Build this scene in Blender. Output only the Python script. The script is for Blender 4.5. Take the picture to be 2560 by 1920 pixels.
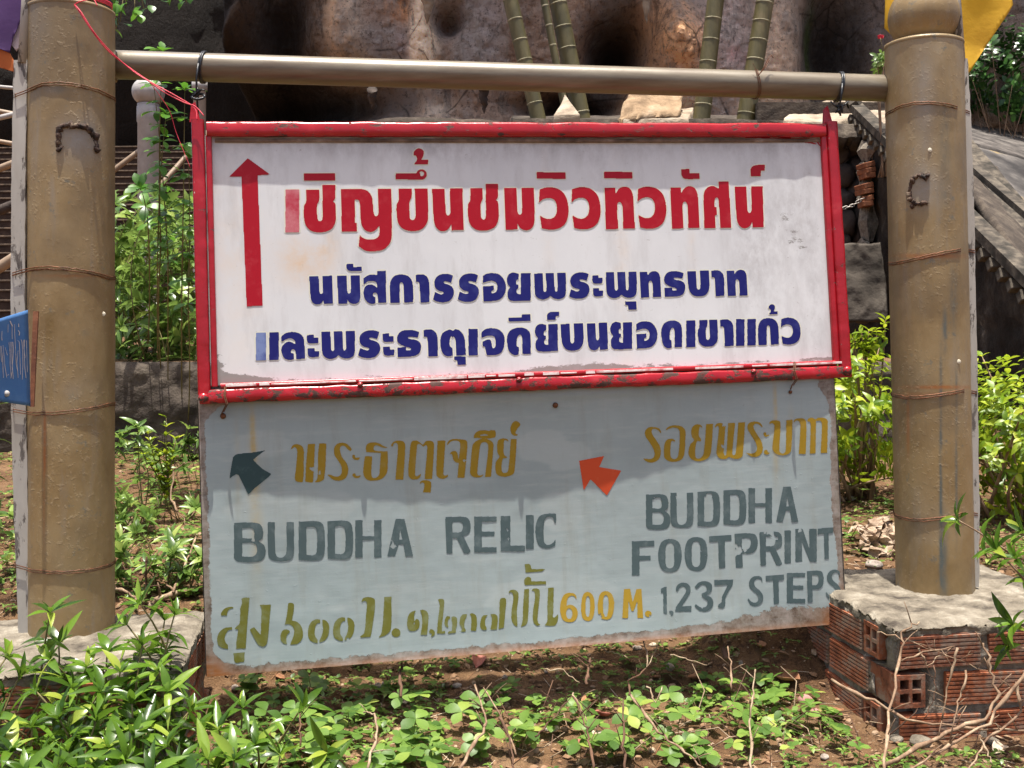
import bpy, math, random
import numpy as np
from mathutils import Vector, Matrix, Euler
random.seed(7); np.random.seed(7)
R = math.radians
C = bpy.context.scene
for o in list(bpy.data.objects): bpy.data.objects.remove(o)

# ---------------------------------------------------------------- camera, sky, sun, exposure
F = 2640.0            # focal length in photo pixels (photo is 2560 wide)
HC = 0.87             # camera height
cam_d = bpy.data.cameras.new('camera'); cam = bpy.data.objects.new('camera', cam_d)
C.collection.objects.link(cam); C.camera = cam
cam.location = (0, 0, HC); cam.rotation_euler = (R(90), 0, 0)
cam_d.sensor_width = 36; cam_d.lens = F / 2560 * 36
cam_d.shift_y = -(960 - 831) / 2560
cam_d.clip_start = 0.02; cam_d.clip_end = 600

SUN_EL, SUN_AZ = 83.5, 188.0      # azimuth clockwise from +Y; the sun stands high behind the camera, a bit to the left
w = bpy.data.worlds.new('World'); C.world = w; w.use_nodes = True
nt = w.node_tree; bg = nt.nodes['Background']
sky = nt.nodes.new('ShaderNodeTexSky'); sky.sky_type = 'NISHITA'; sky.sun_disc = False
sky.dust_density = 5.0; sky.air_density = 0.8; sky.sun_elevation = R(SUN_EL); sky.sun_rotation = R(SUN_AZ)
nt.links.new(sky.outputs[0], bg.inputs[0]); bg.inputs[1].default_value = 0.12
sd = bpy.data.lights.new('sun', 'SUN'); sun = bpy.data.objects.new('sun', sd); C.collection.objects.link(sun)
sd.energy = 4.7; sd.angle = R(0.5); sd.color = (1, 0.95, 0.87)
el, az = R(SUN_EL), R(SUN_AZ)
SV = Vector((math.sin(az) * math.cos(el), math.cos(az) * math.cos(el), math.sin(el)))
sun.rotation_euler = SV.to_track_quat('Z', 'Y').to_euler(); sun.location = (0, 0, 20)
C.view_settings.view_transform = 'Standard'; C.view_settings.look = 'None'
C.view_settings.gamma = 1; C.view_settings.exposure = 0.98

# ---------------------------------------------------------------- helpers
def P(px, py, d):
    return Vector(((px - 1280) / F * d, d, HC + (831 - py) / F * d))

def tag(o, label=None, cat=None, group=None, kind=None):
    if label: o['label'] = label
    if cat: o['category'] = cat
    if group: o['group'] = group
    if kind: o['kind'] = kind
    return o

def new(name, data, parent=None, loc=(0, 0, 0), rot=None):
    o = bpy.data.objects.new(name, data); C.collection.objects.link(o)
    if parent: o.parent = parent
    o.location = loc
    if rot is not None: o.rotation_euler = rot
    return o

def empty(name, loc, label=None, cat=None, group=None, rot=(0, 0, 0)):
    return tag(new(name, None, None, loc, rot), label, cat, group)

def mesh(name, vs, fs, mat, smooth=False):
    me = bpy.data.meshes.new(name)
    if isinstance(vs, np.ndarray): vs = vs.tolist()
    me.from_pydata([tuple(v) for v in vs], [], fs); 
    if mat: me.materials.append(mat)
    if smooth: me.polygons.foreach_set('use_smooth', [True] * len(me.polygons))
    me.update(); return me

class MB:
    "collects shapes into one mesh"
    def __init__(s): s.v = []; s.f = []
    def add(s, vs, fs):
        n = len(s.v); s.v += [tuple(v) for v in vs]; s.f += [tuple(i + n for i in f) for f in fs]; return s
    def box(s, c, size, M=None, bev=0.0):
        x, y, z = [q / 2 for q in size]; b = min(bev, x * .9, y * .9, z * .9)
        if b <= 0:
            vs = [(i * x, j * y, k * z) for i in (-1, 1) for j in (-1, 1) for k in (-1, 1)]
            fs = [(0, 1, 3, 2), (4, 6, 7, 5), (0, 4, 5, 1), (2, 3, 7, 6), (0, 2, 6, 4), (1, 5, 7, 3)]
        else:
            vs = []; idx = {}
            for i in (-1, 1):
                for j in (-1, 1):
                    for k in (-1, 1):
                        for a in range(3):
                            p = [i * (x - b), j * (y - b), k * (z - b)]; p[a] = (i, j, k)[a] * (x, y, z)[a]
                            idx[i, j, k, a] = len(vs); vs.append(p)
            fs = []
            for a in range(3):
                o = [q for q in range(3) if q != a]
                for sgn in (-1, 1):
                    f = []
                    for (p, q) in ((-1, -1), (1, -1), (1, 1), (-1, 1)):
                        key = [0, 0, 0]; key[a] = sgn; key[o[0]] = p; key[o[1]] = q; f.append(idx[key[0], key[1], key[2], a])
                    fs.append(tuple(f if (sgn > 0) == (a != 1) else f[::-1]))
            for a in range(3):
                o = [q for q in range(3) if q != a]
                for p in (-1, 1):
                    for q in (-1, 1):
                        k1 = [0, 0, 0]; k1[o[0]] = p; k1[o[1]] = q; k2 = list(k1); k1[a] = -1; k2[a] = 1
                        fs.append((idx[k1[0], k1[1], k1[2], o[0]], idx[k2[0], k2[1], k2[2], o[0]], idx[k2[0], k2[1], k2[2], o[1]], idx[k1[0], k1[1], k1[2], o[1]]))
            for i in (-1, 1):
                for j in (-1, 1):
                    for k in (-1, 1): fs.append((idx[i, j, k, 0], idx[i, j, k, 1], idx[i, j, k, 2]))
        c = Vector(c)
        return s.add([(M @ Vector(v) if M else Vector(v)) + c for v in vs], fs)
    def tube(s, pts, r, n=8, closed=False, caps=True, sq=1.0):
        pts = [Vector(p) for p in pts]; m = len(pts)
        rs = r if hasattr(r, '__len__') else [r] * m
        up = Vector((0, 0, 1)); vs = []; fs = []; last = None
        for i, p in enumerate(pts):
            a = pts[(i - 1) % m] if (closed or i) else p; b = pts[(i + 1) % m] if (closed or i < m - 1) else p
            t = (b - a).normalized() if (b - a).length > 1e-9 else up
            if last is None:
                last = t.cross(up if abs(t.z) < .9 else Vector((1, 0, 0))).normalized()
            x = (last - t * last.dot(t)).normalized(); y = t.cross(x); last = x
            for k in range(n):
                q = 2 * math.pi * k / n; vs.append(p + (x * math.cos(q) + y * math.sin(q) * sq) * rs[i])
        for i in range(m if closed else m - 1):
            j = (i + 1) % m
            for k in range(n): fs.append((i * n + k, i * n + (k + 1) % n, j * n + (k + 1) % n, j * n + k))
        if caps and not closed: fs += [tuple(range(n))[::-1], tuple((m - 1) * n + k for k in range(n))]
        return s.add(vs, fs)
    def lathe(s, prof, c=(0, 0, 0), n=32, M=None):
        vs = []; fs = []; c = Vector(c)
        for (r, z) in prof:
            for k in range(n):
                q = 2 * math.pi * k / n; v = Vector((r * math.cos(q), r * math.sin(q), z)); vs.append((M @ v if M else v) + c)
        for i in range(len(prof) - 1):
            for k in range(n): fs.append((i * n + k, i * n + (k + 1) % n, (i + 1) * n + (k + 1) % n, (i + 1) * n + k))
        return s.add(vs, fs)
    def jit(s, a, sc=9.0):
        v = np.array(s.v); d = np.stack([fbm3(v * sc + q * 17.3, 3) for q in range(3)], 1); s.v = (v + d * a).tolist(); return s
    def obj(s, name, mat, parent=None, smooth=False, loc=(0, 0, 0), rot=None):
        return new(name, mesh(name, s.v, s.f, mat, smooth), parent, loc, rot)

_perm = np.random.RandomState(3).rand(4096)
def _h(i, j, k): return _perm[(i * 73856093 ^ j * 19349663 ^ k * 83492791) & 4095]
def noise3(p):
    i = np.floor(p).astype(np.int64); f = p - i; f = f * f * (3 - 2 * f); r = 0
    for a in (0, 1):
        for b in (0, 1):
            for c in (0, 1):
                wgt = (f[..., 0] if a else 1 - f[..., 0]) * (f[..., 1] if b else 1 - f[..., 1]) * (f[..., 2] if c else 1 - f[..., 2])
                r = r + wgt * _h(i[..., 0] + a, i[..., 1] + b, i[..., 2] + c)
    return r * 2 - 1
def fbm3(p, o=4):
    r = 0; a = .5
    for k in range(o): r = r + a * noise3(p * 2 ** k + k * 5.7); a *= .5
    return r
def fbm2(x, y, o=4): return fbm3(np.stack([x, y, x * 0 + 3.3], -1), o)

def grid_mesh(name, X, mat, smooth=True, attrs=None):
    "X: (n,m,3) array of points"
    n, m = X.shape[:2]; me = bpy.data.meshes.new(name)
    me.vertices.add(n * m); me.vertices.foreach_set('co', X.reshape(-1))
    i = np.arange(n * m).reshape(n, m)
    q = np.stack([i[:-1, :-1], i[:-1, 1:], i[1:, 1:], i[1:, :-1]], -1).reshape(-1, 4)
    me.loops.add(q.size); me.loops.foreach_set('vertex_index', q.reshape(-1))
    me.polygons.add(len(q)); me.polygons.foreach_set('loop_start', np.arange(len(q)) * 4)
    me.polygons.foreach_set('loop_total', np.full(len(q), 4))
    me.polygons.foreach_set('use_smooth', [smooth] * len(q))
    for k, a in (attrs or {}).items():
        if a.ndim == 3:
            at = me.attributes.new(k, 'FLOAT_COLOR', 'POINT')
            at.data.foreach_set('color', np.concatenate([a, np.ones(a.shape[:2] + (1,))], -1).reshape(-1))
        else:
            at = me.attributes.new(k, 'FLOAT', 'POINT'); at.data.foreach_set('value', a.reshape(-1))
    me.materials.append(mat); me.update(calc_edges=True); me.validate(); return me

# ---------------------------------------------------------------- materials
class NT:
    def __init__(s, name):
        s.m = bpy.data.materials.new(name); s.m.use_nodes = True; s.t = s.m.node_tree; s.b = s.t.nodes['Principled BSDF']
        s.out = s.t.nodes['Material Output']
    def n(s, typ, **kw):
        x = s.t.nodes.new(typ)
        for k, v in kw.items(): setattr(x, k, v)
        return x
    def l(s, a, b): s.t.links.new(a, b)
    def val(s, sock, v):
        if isinstance(v, (int, float)): sock.default_value = v
        elif isinstance(v, tuple): sock.default_value = v if len(v) == len(sock.default_value) else v + (1,)
        else: s.l(v, sock)
    def coord(s, scale=(1, 1, 1), loc=(0, 0, 0), kind='Object'):
        c = s.n('ShaderNodeTexCoord'); mp = s.n('ShaderNodeMapping'); s.l(c.outputs[kind], mp.inputs[0])
        mp.inputs['Scale'].default_value = scale; mp.inputs['Location'].default_value = loc; return mp.outputs[0]
    def noise(s, vec, sc=5, det=6, rough=.6, dist=0):
        x = s.n('ShaderNodeTexNoise'); s.l(vec, x.inputs['Vector']); x.inputs['Scale'].default_value = sc
        x.inputs['Detail'].default_value = det; x.inputs['Roughness'].default_value = rough; x.inputs['Distortion'].default_value = dist
        return x.outputs[0]
    def ramp(s, f, stops, interp='LINEAR'):
        x = s.n('ShaderNodeValToRGB'); x.color_ramp.interpolation = interp; s.l(f, x.inputs[0]); e = x.color_ramp.elements
        while len(e) < len(stops): e.new(.5)
        for a, (p, c) in zip(e, stops):
            a.position = p; a.color = (c, c, c, 1) if isinstance(c, (int, float)) else tuple(c) + (1,)
        return x.outputs[0]
    def mix(s, f, a, b, mode='MIX'):
        x = s.n('ShaderNodeMix', data_type='RGBA', blend_type=mode); s.val(x.inputs[0], f); s.val(x.inputs[6], a); s.val(x.inputs[7], b); return x.outputs[2]
    def math(s, op, a, b=0.0, clamp=False):
        x = s.n('ShaderNodeMath', operation=op); x.use_clamp = clamp; s.val(x.inputs[0], a); s.val(x.inputs[1], b); return x.outputs[0]
    def attr(s, name, out='Fac'): return s.n('ShaderNodeAttribute', attribute_name=name).outputs[out]
    def bump(s, h, strength=.3, dist=.01, nrm=None):
        x = s.n('ShaderNodeBump'); s.l(h, x.inputs['Height']); x.inputs['Strength'].default_value = strength; x.inputs['Distance'].default_value = dist
        if nrm: s.l(nrm, x.inputs['Normal'])
        return x.outputs[0]
    def fin(s, col=None, rough=.6, metal=0, nrm=None, spec=.5):
        if col is not None: s.val(s.b.inputs['Base Color'], col)
        s.val(s.b.inputs['Roughness'], rough); s.val(s.b.inputs['Metallic'], metal); s.b.inputs['Specular IOR Level'].default_value = spec
        if nrm: s.l(nrm, s.b.inputs['Normal'])
        return s.m

def simple(name, stops, sc=8, rough=.7, bs=.3, bd=.004, stretch=(1, 1, 1), metal=0, spec=.4, det=8, bsc=None, dist=0):
    t = NT(name); v = t.coord(stretch); f = t.noise(v, sc, det, .62, dist)
    h = t.noise(v, bsc or sc * 3, 8, .6)
    return t.fin(t.ramp(f, stops), rough, metal, t.bump(h, bs, bd), spec)

def leaf_mat(name, cols, rough=.35, trans=.35, spec=.5):
    "cols: dark, mid, light"
    t = NT(name)
    oi = t.n('ShaderNodeObjectInfo').outputs['Random']; geo = t.n('ShaderNodeNewGeometry').outputs['Random Per Island']
    r = t.math('FRACT', t.math('ADD', oi, geo))
    c = t.ramp(r, [(0, cols[0]), (.5, cols[1]), (.88, cols[2]), (1, cols[3] if len(cols) > 3 else cols[2])])
    n = t.noise(t.coord(), 40, 3)
    c = t.mix(t.math('MULTIPLY', n, .25), c, cols[0])
    t.fin(c, rough, 0, t.bump(t.noise(t.coord(), 90, 3), .12, .002), spec)
    tr = t.n('ShaderNodeBsdfTranslucent'); t.l(t.mix(.5, c, cols[2]), tr.inputs[0])
    mx = t.n('ShaderNodeMixShader'); mx.inputs[0].default_value = trans
    t.l(t.b.outputs[0], mx.inputs[1]); t.l(tr.outputs[0], mx.inputs[2]); t.l(mx.outputs[0], t.out.inputs[0])
    return t.m

# post: old bronze-gold paint over grey primer
t = NT('bronze_paint'); v = t.coord()
a = t.noise(v, 7, 8, .65); b = t.noise(t.coord((6, 6, .8)), 6, 7, .6); g = t.noise(v, 45, 6, .7)
c = t.ramp(a, [(.28, (.18, .115, .045)), (.46, (.255, .175, .078)), (.6, (.29, .21, .105)), (.75, (.32, .255, .165))])
c = t.mix(t.ramp(b, [(.54, 0), (.72, .55)]), c, (.25, .21, .16))
c = t.mix(t.ramp(t.noise(v, 26, 8, .75), [(.6, 0), (.68, .75)]), c, (.13, .14, .12))
c = t.mix(t.math('MULTIPLY', t.attr('halo'), t.ramp(t.noise(v, 30, 6, .7), [(.3, .5), (.6, 1)])), c, (.26, .235, .20))
c = t.mix(t.math('MULTIPLY', t.attr('drip'), t.ramp(t.noise(t.coord((1, 1, .4)), 40, 6, .7), [(.35, .2), (.55, 1)])), c, (.085, .105, .10))
c = t.mix(t.math('MULTIPLY', t.attr('rust'), t.ramp(t.noise(v, 40, 6, .7), [(.3, .4), (.55, 1)])), c, (.34, .11, .02))
patch = t.ramp(t.noise(v, 8, 5, .6), [(.42, .15), (.6, 1)])
sp_ = t.math('MULTIPLY', t.ramp(t.noise(v, 105, 5, .6), [(.55, 0), (.66, 1)]), patch)
vein = t.math('MULTIPLY', t.ramp(t.noise(v, 24, 9, .75, .8), [(.56, 0), (.64, 1)]), t.math('MULTIPLY', patch, .22))
hh = t.math('ADD', t.math('ADD', sp_, vein), t.math('MULTIPLY', g, .25))
c = t.mix(t.math('MULTIPLY', sp_, .25), c, (.36, .29, .19))
c = t.mix(t.ramp(t.noise(v, 3.2, 4, .6), [(.38, .5), (.5, 0)]), c, (.13, .095, .055))
M_post = t.fin(c, t.ramp(g, [(.3, .36), (.7, .55)]), .1, t.bump(hh, .38, .0016), .5)

t = NT('bar_paint'); v = t.coord(); a = t.noise(t.coord((.6, 6, 6)), 9, 6)
c = t.ramp(a, [(.3, (.12, .09, .06)), (.55, (.175, .148, .105)), (.75, (.23, .205, .155))])
M_bar = t.fin(c, .33, .1, t.bump(t.noise(v, 90, 6), .2, .001))

def red_paint(name, thr, dark=(.045, .02, .015)):
    t = NT(name); v = t.coord()
    c = t.ramp(t.noise(v, 14, 6), [(.3, (.29, .006, .012)), (.6, (.38, .008, .015)), (.8, (.46, .04, .045))])
    k = t.ramp(t.noise(t.coord((1, 1.8, 1.8)), 24, 10, .76, .3), [(thr, 0), (thr + .015, 1)])
    e = t.ramp(t.noise(v, 60, 6, .7), [(.3, dark), (.6, (.075, .03, .02)), (.75, (.26, .15, .11))])
    hh = t.math('ADD', t.math('MULTIPLY', k, -1.0), t.math('MULTIPLY', t.noise(v, 60, 5), .5))
    return t.fin(t.mix(k, c, e), t.math('ADD', t.math('MULTIPLY', k, .45), .27), 0, t.bump(hh, .6, .002), .5)
M_red = red_paint('red_gloss_paint', .63); M_red_rust = red_paint('red_rusted_paint', .52)
M_red_top = red_paint('red_chipped_paint', .57)

t = NT('white_sheet'); v = t.coord()
c = t.ramp(t.noise(v, 3, 8, .6), [(.3, (.56, .57, .58)), (.6, (.64, .65, .655)), (.8, (.68, .685, .69))])
c = t.mix(t.math('MULTIPLY', t.attr('stain'), t.ramp(t.noise(v, 12, 6, .7), [(.4, .1), (.65, 1)])), c, (.62, .42, .24))
gr = t.math('ADD', t.attr('wear'), t.math('MULTIPLY', t.noise(t.coord((.7, 1, 1.8)), 40, 9, .78), .9))
c = t.mix(t.ramp(gr, [(.82, 0), (.85, 1)]), c, (.25, .24, .225))
sp = t.ramp(t.noise(t.coord((1, 1, 1.8)), 75, 6, .7), [(.655, 0), (.69, 1)])
c = t.mix(t.math('MULTIPLY', sp, t.math('ADD', t.attr('wear'), .4, True)), c, (.25, .22, .19))
grd = t.ramp(t.noise(t.coord((2.5, 1, .6)), 8, 7, .7), [(.5, 0), (.72, .45)])
c = t.mix(grd, c, (.38, .365, .36))
c = t.mix(t.math('MULTIPLY', t.attr('grime'), t.ramp(t.noise(t.coord((1, 1, .6)), 24, 9, .75), [(.42, 0), (.62, .8)])), c, (.30, .28, .28))
M_white = t.fin(c, .42, 0, t.bump(t.noise(v, 120, 5), .06, .0008), .3)

t = NT('grey_blue_enamel'); v = t.coord()
c = t.ramp(t.noise(v, 4, 8, .6), [(.3, (.255, .305, .308)), (.55, (.305, .36, .362)), (.75, (.35, .40, .40))])
c = t.mix(t.math('MULTIPLY', t.attr('fresh'), 1.0), c, (.36, .405, .40))
c = t.mix(t.math('MULTIPLY', t.attr('stain'), t.ramp(t.noise(v, 14, 6, .7), [(.35, .2), (.65, 1)])), c, (.45, .30, .06))
wv = t.math('ADD', t.attr('wear'), t.math('MULTIPLY', t.noise(v, 26, 12, .8), .8))
pl = t.ramp(wv, [(.885, 0), (.90, 1)])
und = t.ramp(t.noise(v, 34, 10, .78), [(.36, (.08, .05, .035)), (.47, (.19, .15, .12)), (.56, (.26, .22, .19)), (.66, (.33, .27, .24))])
und = t.mix(t.attr('rust'), und, (.33, .13, .045))
c = t.mix(pl, c, und)
sp = t.ramp(t.noise(t.coord((1.6, 1, .8)), 85, 6, .7), [(.69, 0), (.72, .8)])
c = t.mix(sp, c, (.2, .2, .18)); c = t.mix(t.ramp(t.noise(t.coord((1, 1, .12)), 30, 8, .7), [(.52, 0), (.68, .35)]), c, (.25, .26, .22)); c = t.mix(t.ramp(t.noise(t.coord((.15, 1, 1)), 60, 6, .7), [(.5, 0), (.7, .3)]), c, (.43, .46, .45))
hb = t.math('ADD', t.math('MULTIPLY', pl, -1.5), t.math('ADD', t.ramp(t.noise(v, 110, 4, .6), [(.66, 0), (.72, .5)]), t.math('MULTIPLY', t.noise(t.coord((.12, 1, 1)), 150, 4), .35)))
M_grey = t.fin(c, .42, 0, t.bump(hb, .4, .0012), .45)

def ink(name, c1, c2, thr=.62, sc=30, rough=.35, mx=.5):
    t = NT(name); v = t.coord(); f = t.ramp(t.noise(v, sc, 8, .7), [(thr - .08, 0), (thr + .1, mx)])
    return t.fin(t.mix(f, c1, c2), rough, 0, t.bump(t.noise(v, 90, 6), .1, .0006), .22)
M_ink_red = ink('red_vinyl', (.35, .006, .016), (.45, .05, .06)); M_ink_blue = ink('blue_vinyl', (.012, .013, .125), (.05, .06, .22), .6)
M_ink_red_fade = ink('faded_red_vinyl', (.40, .02, .045), (.56, .22, .24), .5, 12, mx=.75)
M_ink_blue_fade = ink('faded_blue_vinyl', (.02, .03, .18), (.20, .26, .46), .47, 9, mx=.8)
M_cream = ink('vinyl_edge', (.64, .63, .52), (.6, .58, .5))
M_gold = ink('mustard_paint', (.30, .19, .018), (.33, .26, .10), .62); M_olive = ink('olive_paint', (.145, .145, .03), (.23, .26, .15), .55)
M_slate = ink('dark_slate_paint', (.07, .102, .107), (.17, .21, .215), .58); M_slate2 = ink('dark_green_arrow_paint', (.03, .06, .065), (.10, .16, .15), .6)
M_orange = ink('orange_paint', (.53, .07, .025), (.55, .16, .08), .66); M_gold2 = ink('bright_mustard_paint', (.37, .24, .03), (.40, .31, .12), .64)

t = NT('peeling_white_wood'); v = t.coord((1, 1, .28))
k = t.ramp(t.noise(v, 34, 9, .72, .4), [(.545, 0), (.575, 1)])
c = t.mix(k, t.ramp(t.noise(v, 12, 6), [(.3, (.30, .275, .235)), (.7, (.47, .45, .41))]), t.ramp(t.noise(v, 60, 6), [(.3, (.06, .05, .045)), (.7, (.2, .18, .16))]))
M_batten = t.fin(c, .7, 0, t.bump(t.math('MULTIPLY', k, -1.0), .6, .0015), .3)
M_rustiron = simple('rusty_iron', [(.3, (.09, .03, .018)), (.55, (.20, .075, .035)), (.75, (.30, .14, .07))], 20, .75)
M_wire = simple('rusty_wire', [(.35, (.05, .025, .015)), (.6, (.16, .06, .025))], 60, .6, metal=.3)
M_black = simple('black_cable', [(.3, (.012, .014, .018)), (.7, (.03, .034, .04))], 50, .35)
M_string = simple('red_nylon_string', [(.3, (.50, .02, .05)), (.7, (.68, .07, .10))], 90, .5)
M_yellow = simple('yellow_cloth', [(.3, (.55, .30, .015)), (.55, (.66, .39, .02)), (.8, (.72, .46, .05))], 4, .75, .25, .01)
M_purple = simple('purple_cloth', [(.3, (.055, .025, .10)), (.7, (.10, .045, .16))], 5, .8)
M_orangecloth = simple('orange_cloth', [(.3, (.36, .08, .02)), (.7, (.50, .14, .03))], 5, .8)
M_palecloth = simple('pale_cloth', [(.3, (.45, .36, .36)), (.7, (.6, .5, .5))], 5, .8)
M_blue = ink('blue_enamel', (.06, .15, .34), (.13, .24, .40), .55, 12); M_pale_ink = ink('flaking_pale_lettering', (.50, .44, .42), (.2, .26, .40), .55, 60, mx=.9)
M_concrete = simple('weathered_concrete', [(.34, (.05, .04, .03)), (.45, (.13, .11, .082)), (.56, (.20, .172, .13)), (.68, (.30, .27, .215))], 16, .92, 1.0, .007, bsc=75)
M_mortar = simple('rough_mortar', [(.3, (.10, .08, .06)), (.55, (.22, .19, .15)), (.75, (.33, .295, .245))], 45, .95, 1.0, .006)
t = NT('fired_clay'); oi = t.n('ShaderNodeObjectInfo').outputs['Random']
v = t.coord(); c = t.ramp(t.noise(v, 22, 8, .7), [(.28, (.11, .035, .018)), (.5, (.32, .10, .042)), (.72, (.42, .17, .085))])
c = t.mix(t.math('MULTIPLY', oi, .6), c, (.15, .06, .038))
c = t.mix(t.ramp(t.noise(v, 14, 9, .78), [(.5, 0), (.6, .8)]), c, (.24, .195, .15)); c = t.mix(t.ramp(t.noise(v, 26, 8, .75), [(.36, .8), (.46, 0)]), c, (.05, .03, .022))
M_brick = t.fin(c, .9, 0, t.bump(t.noise(v, 140, 6), .6, .002), .25)
M_dark = simple('hole_shadow_clay', [(.3, (.05, .018, .01)), (.7, (.11, .04, .02))], 30, .95)

t = NT('soil'); v = t.coord(); a = t.noise(v, 5, 10, .68); b = t.noise(v, 60, 8, .7)
c = t.ramp(a, [(.28, (.06, .03, .015)), (.46, (.14, .076, .037)), (.6, (.20, .118, .06)), (.76, (.27, .175, .10))])
c = t.mix(t.ramp(b, [(.58, 0), (.68, .7)]), c, (.25, .185, .12)); c = t.mix(t.ramp(t.noise(v, 30, 9, .8), [(.40, .85), (.48, 0)]), c, (.05, .028, .018))
M_soil = t.fin(c, .95, 0, t.bump(t.math('ADD', b, t.noise(v, 200, 5)), 1.0, .009), .2)
M_clod = simple('soil_crumbs', [(.3, (.10, .05, .028)), (.5, (.22, .13, .07)), (.66, (.34, .25, .17)), (.8, (.55, .50, .42))], 14, .95, .5, .003)
M_stone = simple('pale_stone', [(.35, (.13, .10, .08)), (.5, (.28, .235, .195)), (.68, (.44, .39, .34))], 45, .9, .8)
M_pink = simple('pinkish_stone', [(.3, (.25, .10, .085)), (.7, (.48, .28, .24))], 25, .8)
M_dry = simple('dry_brown_leaf', [(.3, (.14, .055, .025)), (.6, (.31, .15, .07)), (.8, (.42, .26, .15))], 20, .8)
M_drypale = simple('bleached_leaf', [(.3, (.36, .27, .18)), (.7, (.56, .47, .36))], 20, .8)
M_twig = simple('dry_twig_bark', [(.3, (.10, .055, .032)), (.5, (.22, .14, .085)), (.75, (.42, .33, .22))], 45, .85, .6, .002, (1, 1, .3))
M_straw = simple('straw_stalk', [(.3, (.14, .095, .055)), (.55, (.28, .205, .13)), (.75, (.42, .34, .24))], 50, .85)
M_twigdark = simple('dark_dead_stem', [(.3, (.045, .022, .014)), (.7, (.15, .08, .045))], 30, .9)
M_stem = simple('green_brown_stem', [(.3, (.10, .09, .03)), (.7, (.22, .17, .07))], 30, .7)
M_pot = simple('grimy_concrete', [(.28, (.018, .014, .011)), (.5, (.055, .042, .032)), (.66, (.10, .08, .06)), (.8, (.2, .17, .13))], 9, .95, 1.0, .012)
t = NT('mossy_wall'); v = t.coord()
c = t.ramp(t.noise(t.coord((1, 1, .5)), 5, 10, .72), [(.3, (.012, .010, .008)), (.52, (.035, .028, .022)), (.64, (.08, .065, .05)), (.70, (.26, .22, .17))])
M_moss = t.fin(c, .95, 0, t.bump(t.noise(v, 30, 10, .7), 1.0, .02), .2)
M_boulder = simple('dark_boulder', [(.3, (.02, .015, .012)), (.55, (.055, .04, .033)), (.78, (.12, .09, .07))], 5, .9, .8, .01)
M_paved = simple('grey_cement', [(.36, (.028, .024, .022)), (.5, (.075, .065, .058)), (.66, (.14, .125, .11))], 7, .9, .6, .006)
M_kerb = simple('tan_cement_trim', [(.40, (.02, .017, .012)), (.5, (.05, .041, .031)), (.66, (.13, .108, .08))], 13, .9, .6, .005)
M_steps = simple('brown_brick_steps', [(.3, (.03, .018, .012)), (.6, (.065, .038, .025)), (.8, (.10, .065, .045))], 6, .92, .5, .005)
M_nose = simple('pale_step_nosing', [(.35, (.04, .028, .02)), (.65, (.16, .11, .075))], 10, .9)
M_rail = simple('pale_grey_pipe', [(.3, (.27, .25, .235)), (.7, (.40, .385, .37))], 12, .45)
M_railbrown = simple('tan_pipe_paint', [(.3, (.18, .12, .075)), (.7, (.32, .24, .165))], 9, .5)
t = NT('bamboo'); v = t.coord((1, 1, .25))
M_bamboo = t.fin(t.ramp(t.noise(v, 14, 7, .65), [(.3, (.055, .048, .015)), (.55, (.11, .093, .035)), (.75, (.2, .155, .075))]), .5, 0, t.bump(t.noise(v, 60, 5), .2, .003))
M_node = simple('bamboo_ring', [(.35, (.12, .11, .055)), (.65, (.34, .31, .21))], 20, .8)
t = NT('limestone'); v = t.coord((2.4, 2.4, .55)); vv = t.coord()
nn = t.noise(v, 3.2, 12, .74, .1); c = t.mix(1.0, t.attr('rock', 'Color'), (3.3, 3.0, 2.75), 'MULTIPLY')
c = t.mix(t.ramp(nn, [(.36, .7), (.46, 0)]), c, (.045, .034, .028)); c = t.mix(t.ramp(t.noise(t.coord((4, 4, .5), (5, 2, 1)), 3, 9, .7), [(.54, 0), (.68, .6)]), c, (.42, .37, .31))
c = t.mix(t.ramp(t.noise(vv, 3, 8, .65), [(.56, 0), (.72, .45)]), c, (.46, .27, .13)); c = t.mix(t.math('MULTIPLY', t.attr('bare'), t.ramp(t.noise(t.coord((1, 1, .5), (2, 3, 8)), 2.2, 10, .7), [(.46, 0), (.6, .75)])), c, (.44, .385, .35)); c = t.mix(t.attr('bare'), (.02, .015, .012), c)  # low 'bare' turns near black: painted cave shade and dark rock
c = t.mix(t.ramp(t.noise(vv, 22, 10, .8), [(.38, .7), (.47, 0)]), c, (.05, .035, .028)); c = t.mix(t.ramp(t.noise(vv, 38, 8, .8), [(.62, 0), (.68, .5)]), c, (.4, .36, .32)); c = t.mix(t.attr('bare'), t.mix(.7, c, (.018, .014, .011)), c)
vo = t.n('ShaderNodeTexVoronoi', feature='DISTANCE_TO_EDGE'); vo.inputs['Scale'].default_value = 2.6; wp = t.mix(.12, vv, t.n('ShaderNodeTexNoise').outputs[1], 'ADD'); t.l(wp, vo.inputs['Vector'])
ck = t.ramp(vo.outputs[0], [(.0, 1), (.035, 0)]); c = t.mix(t.math('MULTIPLY', ck, t.ramp(t.noise(vv, 2.5, 5), [(.45, 0), (.6, .8)])), c, (.03, .022, .018))
M_rock = t.fin(c, .9, 0, t.bump(t.math('ADD', t.noise(vv, 14, 12, .78), t.noise(v, 7, 8, .6)), 1.0, .09), .25)
M_ledge = simple('cream_rock', [(.3, (.13, .095, .065)), (.5, (.33, .265, .195)), (.75, (.45, .39, .31))], 6, .9, .8, .02, (1, 1, 1.5))
G1 = [(.025, .06, .008), (.08, .165, .014), (.16, .285, .028), (.36, .43, .06)]
L_shrub = leaf_mat('glossy_green_leaf', G1, .26, .38)
L_clover = leaf_mat('clover_green_leaf', [(.05, .115, .018), (.13, .235, .04), (.22, .34, .06), (.40, .45, .09)], .45, .38, .4)
L_lime = leaf_mat('lime_green_leaf', [(.07, .15, .008), (.22, .34, .02), (.42, .50, .03), (.55, .58, .06)], .38, .45)
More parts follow.
